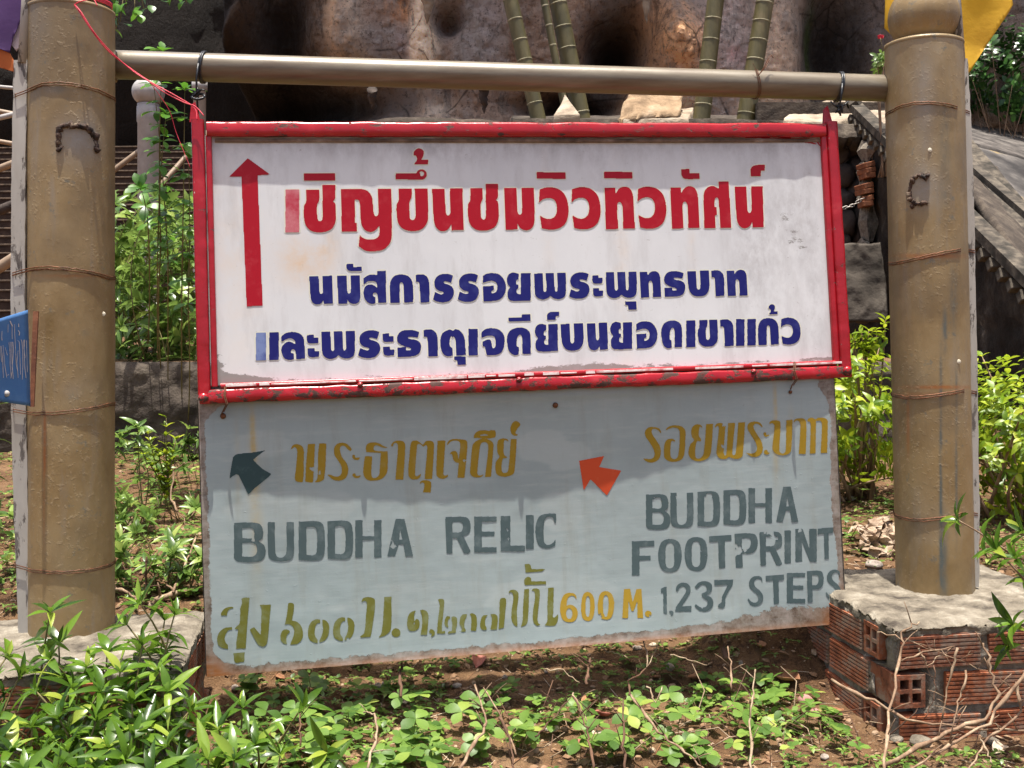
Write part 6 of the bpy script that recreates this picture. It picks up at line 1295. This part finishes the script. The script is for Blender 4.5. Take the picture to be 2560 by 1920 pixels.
# clover-like seedlings: a few kinds, copied plant by plant
CL = variants(.036, .025, 'obov', 6, 60, 5, .12, .25); clm = [mesh('leaf', v, f, L_clover, True) for v, f in CL]
def seedling(k):
    rnd = random.Random(100 + k); root = empty('clover_seedling', (0, 0, 0), None, 'seedling', 'round leaved seedlings on the soil'); h = rnd.uniform(.02, .06); top = Vector((rnd.uniform(-.012, .012), rnd.uniform(-.012, .0), h))
    MB().tube([(0, 0, -.004), top * .5 + Vector((.004, 0, 0)), top], .0009, 5).obj('stem', M_stem, root, True)
    n = rnd.choice((3, 4, 4, 5)); a0 = rnd.uniform(0, 6)
    for i in range(n):
        a = a0 + i * 6.28 / n + rnd.uniform(-.25, .25); d = Vector((math.cos(a), math.sin(a), rnd.uniform(.05, .55))); o = new('leaf', clm[rnd.randrange(6)], root); s = rnd.uniform(.8, 1.15); o.matrix_basis = Matrix.Translation(top) @ frame(d) @ Matrix.Diagonal((s, s, s, 1))
    if rnd.random() < .7:
        for i in range(2): a = rnd.uniform(0, 6.28); o = new('leaf', clm[rnd.randrange(6)], root); o.matrix_basis = Matrix.Translation(top * .5) @ frame(Vector((math.cos(a), math.sin(a), .3))) @ Matrix.Diagonal((.6, .6, .6, 1))
    return root
protos = [seedling(k) for k in range(9)]; used = set(); rnd = random.Random(44); spots = []
kids = {p.name: list(p.children) for p in protos}
def ground_at(px, py):
    d = 2.0
    for _ in range(30):
        q = P(px, py, d); d = d + ((q.z - float(gz(q.x, d))) * 1.2); d = min(max(d, 1.3), 4.5)
    q = P(px, py, d); return G(q.x, q.y)
def blocked(p): return (p.x < -.60 and 1.9 < p.y < 2.36) or (p.x > .66 and 2.0 < p.y < 2.62)
zones = [(600, 1330, 1790, 1930, 75), (1250, 1750, 1800, 1930, 20), (780, 1300, 1740, 1810, 26), (1330, 1700, 1770, 1920, 26), (1650, 1980, 1690, 1800, 22), (1700, 2150, 1760, 1920, 34), (2020, 2330, 1660, 1900, 26), (560, 1100, 1660, 1760, 18), (1100, 1700, 1640, 1760, 9), (290, 500, 1240, 1500, 40), (2110, 2240, 1250, 1420, 8), (600, 1300, 1880, 1960, 26), (0, 60, 1200, 1500, 6), (290, 500, 1130, 1300, 30)]
for x0, x1, y0, y1, cnt in zones:
    for _ in range(cnt):
        p = ground_at(rnd.uniform(x0, x1), rnd.uniform(y0, y1))
        if not blocked(p): spots.append(p)
where = ['in the dense patch at the bottom centre left', 'on the bare soil right of centre', 'under the lower board', 'by the foot of the right plinth', 'on the slope behind the left plinth']
seeds = []
for i, p in enumerate(spots):
    pr_o = protos[i % 9]
    if i < 9: o = pr_o
    else:
        o = pr_o.copy(); C.collection.objects.link(o)
        for ch in kids[pr_o.name]: c = ch.copy(); C.collection.objects.link(c); c.parent = o
    o.location = p; o.rotation_euler = (rnd.uniform(-.3, .45), rnd.uniform(-.35, .35), rnd.uniform(0, 6.28)); s = rnd.uniform(.5, 1.0) * (1 if p.y < 2.2 else .85); o.scale = (s, s, s)
    seeds.append((o, p, s, sum(1 for c in o.children if c.name.startswith('leaf'))))
# low ground cover: tiny leaves nobody could count
TL = variants(.013, .007, 'oval', 4, 80, 3); tr = []
for k in range(9000):
    y = rnd.uniform(1.5, 4.0); x = rnd.uniform(-.5, .5) * y; dens = fbm2(np.array(x * 2.2), np.array(y * 2.2 + 3), 3)
    bare = (x > -.15 and y < 2.45 and not x > .5)
    if dens < (.10 if bare else -.22) and rnd.random() < .9: continue
    p = G(x, y)
    if blocked(p): continue
    whorl(p + Vector((0, 0, rnd.uniform(.002, .022))), Vector((0, 0, 1)), 3, 1.2, rnd.uniform(.6, 1.5), rnd, 4, tr)
scatter('ground_cover', TL, tr, L_mid, None, 'stuff', True)

# ---------------------------------------------------------------- litter: stones, dry leaves, twigs
LMK = [(1675, 1663, 'tan pebble'), (1196, 1658, 'curled red brown leaf'), (588, 1716, 'leftmost pale stone'), (945, 1711, 'shaded white stone'), (1142, 1712, 'flat pale stone'), (1828, 1760, 'pink stone'), (2015, 1745, 'pale pink broken stone'), (2062, 1890, 'round stone at the bottom right'), (715, 1830, 'grey stone'), (1510, 1840, 'flat bottom centre stone'), (1370, 1820, 'cream stone'), (1500, 1795, 'folded orange brown leaf'), (1884, 1800, 'pale upright stalk'), (1560, 1850, 'dark upright dead stem'), (1262, 1690, 'white chip'), (2100, 1720, 'right plinth left corner'), (2236, 1800, 'right plinth front corner'), (940, 1880, 'hooked pale stalk'), (1210, 1820, 'brown jointed stem'), (756, 1766, 'second glossy sprig'), (606, 1772, 'first glossy sprig'), (380, 1310, 'pale dead leaf'), (400, 1500, 'thick fallen branch'), (430, 1220, 'brown dead leaf'), (2185, 1410, 'white stone'), (1700, 1880, 'small pink stone'), (30, 1350, 'blue sign'), (2460, 1850, 'bottom right corner'), (2340, 1720, 'plinth front face'), (2500, 1250, 'right batten'), (2212, 1390, 'crumpled paper'), (2480, 1420, 'shrub at the right edge')]
def near(p):
    px = 1280 + p.x / p.y * F; py = 831 - (p.z - HC) / p.y * F; m = min(LMK, key=lambda q: (q[0] - px) ** 2 + ((q[1] - py) * 1.4) ** 2); dx, dy = px - m[0], py - m[1]; dd = math.hypot(dx, dy)
    side = 'right of' if dx > abs(dy) else 'left of' if -dx > abs(dy) else 'below' if dy > 0 else 'above'
    return ('just ' if dd < 55 else 'a little ' if dd < 110 else 'well ') + side + ' the ' + m[2]
NUM = {3: 'three', 4: 'four', 5: 'five', 6: 'six', 7: 'seven', 8: 'eight'}
for o, p, s_, nl in seeds:
    o['label'] = ('large ' if s_ > .85 else 'small ' if s_ < .65 else '') + NUM.get(nl, 'many') + ' leaved seedling ' + near(p); o['group'] = 'round leaved seedlings on the soil'
def stone(px, py, wpx, hpx, mat, lab, name='stone', cat='stone', group=None):
    p = ground_at(px, py + hpx * .4); s = wpx / 2 / F * p.y; mb = MB().lathe([(math.sin(a), -math.cos(a)) for a in np.linspace(.03, math.pi - .03, 9)], n=14); V = np.array(mb.v); V = V * (1 + .3 * fbm3(V * 1.4 + px, 3))[:, None] * np.array([s, s * .8, s * .7 * hpx / wpx * 1.25])
    return tag(new(name, mesh(name, V, mb.f, mat, True), None, p + Vector((0, 0, s * .3)), (0, 0, rnd.uniform(0, 3))), lab, cat, group)
stone(1675, 1663, 28, 26, M_stone, 'rounded tan pebble on the bare soil under the boards, right of centre', 'pebble')
stone(1590, 1617, 18, 16, M_stone, 'small grey snail shell lying near the lower edge of the board', 'snail_shell', 'shell')
stone(1632, 1610, 20, 14, M_drypale, 'ring shaped pale snail shell by the dry stalks under the board', 'snail_shell', 'shell')
stone(1598, 1617, 14, 14, M_stone, 'smaller snail shell beside the grey one', 'snail_shell', 'shell')
stone(588, 1716, 24, 18, M_stone, 'pale round stone near the left end of the lower board'); stone(945, 1711, 20, 22, M_stone, 'white stone in the shade under the board, left of centre'); stone(960, 1706, 14, 14, M_stone, 'small white chip touching the white stone')
stone(1142, 1712, 28, 14, M_stone, 'flat pale stone below the red brown leaf'); stone(1262, 1690, 16, 12, M_stone, 'white chip left of the bare soil'); stone(1365, 1678, 12, 8, M_stone, 'tiny white chip left of centre on the soil')
stone(1828, 1760, 34, 34, M_pink, 'pink stone among the seedlings right of centre'); stone(2015, 1745, 44, 38, M_pink, 'pale pink broken stone left of the right plinth'); stone(2035, 1775, 26, 22, M_pink, 'dark red chip against the pink broken stone')
stone(1852, 1654, 14, 14, M_stone, 'white pebble near the right end of the board'); stone(2062, 1890, 26, 16, M_stone, 'round pale stone at the bottom right of the soil'); stone(1700, 1880, 16, 18, M_pink, 'small pink stone at the bottom right of centre')
stone(715, 1830, 26, 22, M_boulder, 'grey stone under the seedlings at the bottom left'); stone(1510, 1840, 56, 24, M_stone, 'pale flat stone half hidden by seedlings at the bottom centre'); stone(1370, 1820, 22, 16, M_stone, 'cream stone at the bottom centre')
stone(2300, 1850, 60, 30, M_concrete, 'lump of cement at the foot of the right plinth'); stone(2480, 1850, 40, 22, M_concrete, 'second lump of cement, nearer the right edge'); stone(2240, 1845, 40, 24, M_concrete, 'cement rubble left of the lump at the plinth foot')
def dryleaf(px, py, wpx, mat, lab, seed, name='dry_leaf', lift=.006):
    p = ground_at(px, py); r = random.Random(seed); L = wpx / F * p.y; n = 9; X = np.zeros((n, n, 3))
    for i in range(n):
        for j in range(n):
            u, v = i / (n - 1) * 2 - 1, j / (n - 1) * 2 - 1; w_ = (1 - u * u) ** .6; X[i, j] = (u * L / 2, v * w_ * L * .30, .25 * L * (v * v * w_ * .7 + .25 * math.sin(3 * u + seed)))
    X += .06 * L * np.stack([fbm3(X / L * 6 + seed + k, 2) for k in range(3)], -1); o = new(name, grid_mesh(name, X, mat), None, p + Vector((0, 0, lift)), (r.uniform(-.3, .5), r.uniform(-.3, .3), r.uniform(0, 6))); md = o.modifiers.new('thickness', 'SOLIDIFY'); md.thickness = .0006
    return tag(o, lab, 'leaf')
M_redleaf = simple('red_brown_leaf', [(.3, (.22, .06, .04)), (.7, (.42, .16, .11))], 25, .6)
for i, (x, y, w_, mt, lb) in enumerate([(1196, 1658, 62, M_redleaf, 'curled red brown leaf at the bottom edge of the lower board'), (870, 1745, 44, M_dry, 'crumpled brown leaf in the shade below the board'), (955, 1735, 40, M_dry, 'second crumpled brown leaf, right of the first in the shade'), (990, 1745, 34, M_redleaf, 'upright orange brown leaf in the shade below the board'), (1015, 1760, 40, M_drypale, 'dull grey brown leaf lying right of the orange one'),
    (1500, 1795, 60, M_redleaf, 'folded orange brown leaf at the bottom centre'), (1475, 1765, 60, M_dry, 'flat dark brown leaf just above the folded orange one'), (1400, 1835, 50, M_drypale, 'cream dead leaf at the bottom centre left'), (1500, 1850, 64, M_drypale, 'large bleached leaf among the bottom centre seedlings'),
    (1750, 1700, 70, M_dry, 'long dark leaf at the edge of the shade right of centre'), (1960, 1700, 90, M_dry, 'wide brown leaf in the shadow by the right plinth'), (2090, 1790, 60, M_dry, 'brown leaf against the foot of the right plinth'), (1455, 1860, 30, M_redleaf, 'small orange leaf at the bottom centre'), (2500, 1880, 60, M_drypale, 'bleached leaf at the bottom right corner'),
    (2120, 1340, 60, M_drypale, 'curled tan leaf behind the board, left of the right post'), (1640, 1700, 30, M_dry, 'small leaf behind the pebble'), (700, 1700, 30, M_dry, 'small brown leaf under the left part of the board'), (1900, 1620, 44, M_dry, 'brown leaf under the right part of the board'), (380, 1310, 44, M_drypale, 'pale dead leaf on the slope left of the board'), (430, 1220, 40, M_dry, 'brown dead leaf near the board left edge')]):
    dryleaf(x, y, w_, mt, lb, i + 1)
# crumpled pale plastic or paper behind the right plinth
X = np.zeros((26, 26, 3)); 
for i in range(26):
    for j in range(26): X[i, j] = ((j / 25 - .5) * .13, .07 * (i / 25), (i / 25) * .13 * (1 - .6 * abs(j / 25 - .6)))
X += .055 * np.stack([np.abs(fbm3(X * 30 + k * 3, 3)) for k in range(3)], -1) * np.array([1, 2.0, 1]); pb_ = P(2212, 1425, 2.75); o = new('crumpled_paper', grid_mesh('crumpled_paper', X, simple('pale_brown_paper', [(.3, (.16, .10, .06)), (.5, (.34, .25, .17)), (.75, (.46, .37, .28))], 30, .7, .5), False), None, (pb_.x, pb_.y, float(gz(pb_.x, pb_.y)))); tag(o, 'crumpled tan sheet of paper leaning behind the right post', 'paper'); o.rotation_euler = (R(-20), R(12), 0)
stone(2185, 1410, 52, 24, M_stone, 'white stone in front of the crumpled paper'); stone(2125, 1245, 30, 14, M_stone, 'small white stone on the slope left of the right post')
def twig(pts, r, mat, lab, seed=0, fork=True):
    "pts: (px, py, depth)"
    rr = random.Random(seed); q = [P(*p) for p in pts]; base = q[0]; out = []
    for a, b in zip(q[:-1], q[1:]):
        for k in range(5): out.append(a.lerp(b, k / 5) + Vector((rr.gauss(0, .0014), rr.gauss(0, .003), rr.gauss(0, .0014))))
    out.append(q[-1]); n = len(out); r = r * (.66 if r < .006 else .85); mb = MB().tube([p - base for p in out], [r * (1.15 - .6 * i / n) * (1.45 if i % 6 == 3 else rr.uniform(.85, 1.05)) for i in range(n)], 7)
    if fork:
        for k in range(2 + n // 8):
            i = rr.randrange(2, n - 1); d = Vector((rr.uniform(-1, 1), rr.uniform(-.3, .3), rr.uniform(.1, 1))).normalized() * rr.uniform(.015, .05); mb.tube([out[i] - base, out[i] - base + d * .6 + Vector((0, 0, .002)), out[i] - base + d], [r * .5, r * .38, r * .2], 5)
    return tag(mb.obj('dry_twig', mat, None, True, base), lab, 'twig')
def z6(x, y, d): return (1920 + x / 2.592, 1280 + y / 2.592, d)
def z8(x, y, d): return (1250 + x / 2.765, 1500 + y / 2.765, d)
def z7(x, y, d): return (500 + x / 2.765, 1560 + y / 2.765, d)
twig([z6(410, 1090, 2.0), z6(690, 1230, 1.95), z6(900, 1350, 1.92), z6(1300, 1400, 1.88), z6(1700, 1416, 1.86)], .0042, M_twig, 'long pale fallen twig lying across the foot of the right plinth', 1)
twig([z6(740, 1680, 1.72), z6(800, 1300, 1.85), z6(862, 900, 1.95), z6(885, 760, 1.97), z6(980, 712, 1.97)], .0038, M_twig, 'upright dry stem in front of the right plinth corner', 2)
twig([z6(760, 1640, 1.75), z6(1100, 1450, 1.82), z6(1400, 1330, 1.86), z6(1500, 1180, 1.88), z6(1440, 1000, 1.9), z6(1395, 850, 1.92)], .0050, M_twig, 'curved tan branch bending up beside the right plinth', 3)
twig([z6(865, 965, 1.94), z6(1040, 895, 1.96), z6(1210, 870, 1.97)], .0022, M_twig, 'side twig running right from the upright stem', 4)
twig([z6(1230, 880, 1.95), z6(1180, 1100, 1.94), z6(1125, 1355, 1.93)], .0030, M_twig, 'straight straw coloured stalk against the plinth bricks', 5)
twig([z6(700, 770, 2.02), z6(900, 830, 1.97), z6(1240, 965, 1.96), z6(1430, 1035, 1.95)], .0016, M_twig, 'thin twig slanting across the plinth front', 6)
twig([z6(1700, 1000, 1.84), z6(1430, 1360, 1.82), z6(1100, 1560, 1.74), z6(880, 1680, 1.7)], .0042, M_twig, 'grey brown branch slanting down to the bottom edge at the right', 7)
twig([z6(1290, 1040, 1.93), z6(1250, 1200, 1.92), z6(1195, 1360, 1.9)], .0028, M_twig, 'second straw coloured stalk against the plinth bricks', 8)
twig([z6(1380, 1480, 1.8), z6(1430, 1560, 1.78), z6(1452, 1630, 1.76)], .0026, M_straw, 'short white curved stalk near the bottom right corner', 9, False)
twig([z6(980, 880, 1.97), z6(1030, 1000, 1.96), z6(1210, 870, 1.97)], .0024, M_twig, 'bent forked twig in front of the top bricks', 10, False)
twig([z6(1080, 1000, 1.95), z6(1090, 1180, 1.93), z6(1010, 1340, 1.92)], .0016, M_twigdark, 'thin dark curved stem by the perforated brick', 11)
twig([z6(1620, 1100, 1.86), z6(1640, 1300, 1.84), z6(1400, 1500, 1.8), z6(1290, 1680, 1.75)], .0036, M_twig, 'brown branch near the right edge, curving down', 12)
twig([z8(900, 650, 1.95), z8(1100, 920, 1.85), z8(1280, 1050, 1.8), z8(1420, 1180, 1.76)], .0036, M_twig, 'long brown stick slanting across the bottom centre', 13)
twig([z8(1740, 1200, 1.8), z8(1725, 850, 1.9), z8(1750, 640, 1.96), z8(1765, 480, 2.0)], .0032, M_straw, 'pale dry stalk standing right of centre', 14)
twig([z8(865, 1200, 1.76), z8(855, 900, 1.82), z8(850, 690, 1.88)], .0034, M_twigdark, 'dark upright dead stem at the bottom centre', 15)
twig([z8(650, 1180, 1.74), z8(620, 980, 1.8), z8(590, 860, 1.83), z8(505, 670, 1.88)], .0032, M_twigdark, 'dark leaning dead stem left of the folded orange leaf', 16)
twig([z8(900, 660, 1.93), z8(890, 560, 1.96), z8(1010, 470, 1.98)], .0026, M_twigdark, 'upper dark fork of the dead weed at the bottom centre', 17)
twig([z8(240, 950, 1.85), z8(340, 850, 1.88), z8(470, 700, 1.92)], .0022, M_twigdark, 'thin brown stick at the bottom centre left', 18)
twig([z8(0, 800, 1.8), z8(60, 960, 1.76), z8(100, 1180, 1.7)], .0030, M_twigdark, 'dark stem arching down at the bottom centre left', 19)
twig([z8(500, 640, 1.98), z8(560, 760, 1.94), z8(600, 840, 1.92)], .0024, M_twig, 'short reddish stalk among the centre seedlings', 20)
twig([z8(1600, 620, 2.0), z8(1598, 460, 2.05), z8(1575, 320, 2.1)], .0028, M_twig, 'thin straight stalk under the right half of the board', 21)
twig([z8(1560, 420, 2.3), z8(1545, 300, 2.34), z8(1440, 290, 2.34)], .0065, M_twigdark, 'dark root stump with bent arms under the board', 22)
twig([z8(590, 580, 2.1), z8(610, 500, 2.14), z8(625, 400, 2.18)], .0045, M_twigdark, 'dark broken stem on the bare soil', 23)
twig([z8(1010, 600, 1.95), z8(1075, 700, 1.92), z8(1120, 600, 1.95)], .0022, M_straw, 'small pale V shaped stalk at the bottom centre', 24, False)
twig([z8(1000, 290, 2.3), z8(1020, 460, 2.24), z8(1110, 280, 2.3)], .0022, M_straw, 'V shaped pair of pale stalks under the board', 25, False)
twig([z8(670, 320, 2.3), z8(800, 370, 2.27), z8(880, 400, 2.25)], .0020, M_straw, 'thin tan straw lying under the board, left of the V', 26, False)
twig([z8(1180, 380, 2.26), z8(1300, 410, 2.24), z8(1430, 450, 2.21)], .0020, M_straw, 'thin tan straw lying right of the pebble', 27, False)
twig([z8(300, 480, 2.15), z8(430, 490, 2.13), z8(550, 570, 2.1)], .0022, M_straw, 'curved straw on the bare soil left of centre', 28, False)
twig([z7(1165, 1000, 1.7), z7(1222, 760, 1.78), z7(1215, 620, 1.84), z7(1130, 612, 1.85)], .0032, M_straw, 'pale hooked stalk among the bottom left seedlings', 29)
twig([z7(1800, 1010, 1.7), z7(1950, 740, 1.8), z7(1975, 680, 1.82), z7(1900, 420, 1.9)], .0038, M_twig, 'brown jointed stem left of centre at the bottom', 30)
twig([z7(690, 840, 1.75), z7(688, 700, 1.78), z7(690, 590, 1.82)], .0026, M_twigdark, 'dark stem under the second glossy sprig', 31)
twig([z7(2180, 900, 1.75), z7(2080, 640, 1.85), z7(1960, 440, 1.92)], .0026, M_twig, 'thin reddish stem leaning left at the bottom centre', 32)
twig([z7(1395, 500, 2.1), z7(1385, 330, 2.2), z7(1400, 295, 2.2)], .0045, M_twigdark, 'thick dark stump in the shade below the board', 33)
def z3(x, y, d): return (x / 2.592, 1280 + y / 2.592, d)
twig([z3(940, 640, 2.5), z3(1010, 575, 2.5), z3(1150, 520, 2.52), z3(1330, 500, 2.55), z3(1450, 500, 2.56)], .0085, M_twig, 'thick fallen branch behind the left plinth', 34)
twig([z3(1130, 520, 2.5), z3(1200, 350, 2.65), z3(1270, 160, 2.8)], .005, M_twig, 'pale stick leaning up from the fallen branch', 35)
twig([z3(740, 490, 2.52), z3(820, 515, 2.5), z3(880, 570, 2.48), z3(890, 610, 2.46), z3(820, 650, 2.45)], .005, M_twig, 'hooked pale root beside the left post', 36, False)
twig([z3(948, 640, 2.5), z3(945, 450, 2.5), z3(950, 290, 2.5)], .0048, M_twigdark, 'dark upright stem behind the left plinth', 37)
twig([z3(725, 210, 2.9), z3(790, 140, 2.95), z3(860, 60, 3.0)], .005, M_straw, 'pale stick slanting up beside the left post', 38)
twig([z3(1150, 0, 3.0), z3(1105, -90, 3.05), z3(1130, -270, 3.1), z3(1195, -320, 3.1)], .0042, M_twig, 'tall bare stem between left post and board', 39)
twig([z3(900, 90, 3.0), z3(960, 40, 3.0), z3(1060, 0, 3.0)], .0045, M_straw, 'grey stick lying on the slope by the board', 40)
rnd = random.Random(71); cnt = 0
for (x0, x1, y0, y1, c_) in ((2040, 2560, 1760, 1915, 34), (1300, 2040, 1780, 1910, 34), (290, 500, 1200, 1480, 14), (2450, 2560, 1130, 1450, 12), (2110, 2240, 1280, 1400, 6)):
    for _ in range(c_):
        x, y = rnd.uniform(x0, x1), rnd.uniform(y0, y1); p = ground_at(x, y); a = rnd.uniform(0, 6.28); L = rnd.uniform(.04, .13); q = [Vector((0, 0, 0)), Vector((math.cos(a) * L * .5, math.sin(a) * L * .5, L * rnd.uniform(.0, .5))), Vector((math.cos(a + .4) * L, math.sin(a + .4) * L, L * rnd.uniform(-.0, .8)))]
        wz_ = ['in the tangle before the right plinth', 'among the bottom centre seedlings', 'on the slope left of the boards', 'at the right edge behind the post', 'behind the board near the right post'][[2040, 1300, 290, 2450, 2110].index(x0)]
        tag(MB().tube(q, [.0015, .0012, .0007], 5).obj('dry_twig', rnd.choice((M_twig, M_straw, M_twigdark, M_twigdark)), None, True, p + Vector((0, 0, .004))), ('short' if L < .07 else 'long' if L > .105 else 'thin') + ' dry twig ' + near(p), 'twig', 'thin dry twigs on the ground')
# dead stalk litter too fine to count
tr = []; ST = [(np.array([(-.5, -.03, 0), (.5, -.03, 0), (.5, .03, 0), (-.5, .03, 0), (-.5, 0, .05), (.5, 0, .05)], float), [(0, 1, 5, 4), (2, 3, 4, 5), (1, 2, 5), (3, 0, 4)])]
for k in range(2600):
    y = rnd.uniform(1.55, 3.4); x = rnd.uniform(-.5, .5) * y; p = G(x, y)
    if blocked(p): continue
    L = rnd.uniform(.008, .035); tr.append((0, MX(p + Vector((0, 0, .003)), (0, rnd.uniform(-.4, .4), rnd.uniform(0, 6.28)), (L, L * .7, L * .5))))
scatter('leaf_litter', ST, tr[:1300], M_dry); scatter('leaf_litter', ST, tr[1300:], M_drypale)

for o in C.objects:
    if o.parent is None and o.get('label') and len(o['label'].split()) > 14 and o.get('category') in ('seedling', 'twig'): o['label'] = o['label'].replace('a little ', '').replace('well ', '')
# labels shared by just two look-alikes: tell them apart by distance
by = {}
for o in C.objects:
    if o.parent is None and o.get('group') and o.get('label') and o.get('category') in ('seedling', 'twig'): by.setdefault(o['label'], []).append(o)
for lab, L in by.items():
    if len(L) == 2:
        L.sort(key=lambda o: o.location.y)
        for o, w_ in zip(L, ('nearer', 'farther')): o['label'] = w_ + ' of two ' + lab
    elif len(L) == 3:
        L.sort(key=lambda o: o.location.x)
        for o, w_ in zip(L, ('leftmost', 'middle', 'rightmost')): o['label'] = w_ + ' ' + lab

for o in C.objects:
    if o.get('category') in ('seedling', 'twig') and len(o['label'].split()) > 16: o['label'] = o['label'].replace('a little ', '').replace(' of two', '')
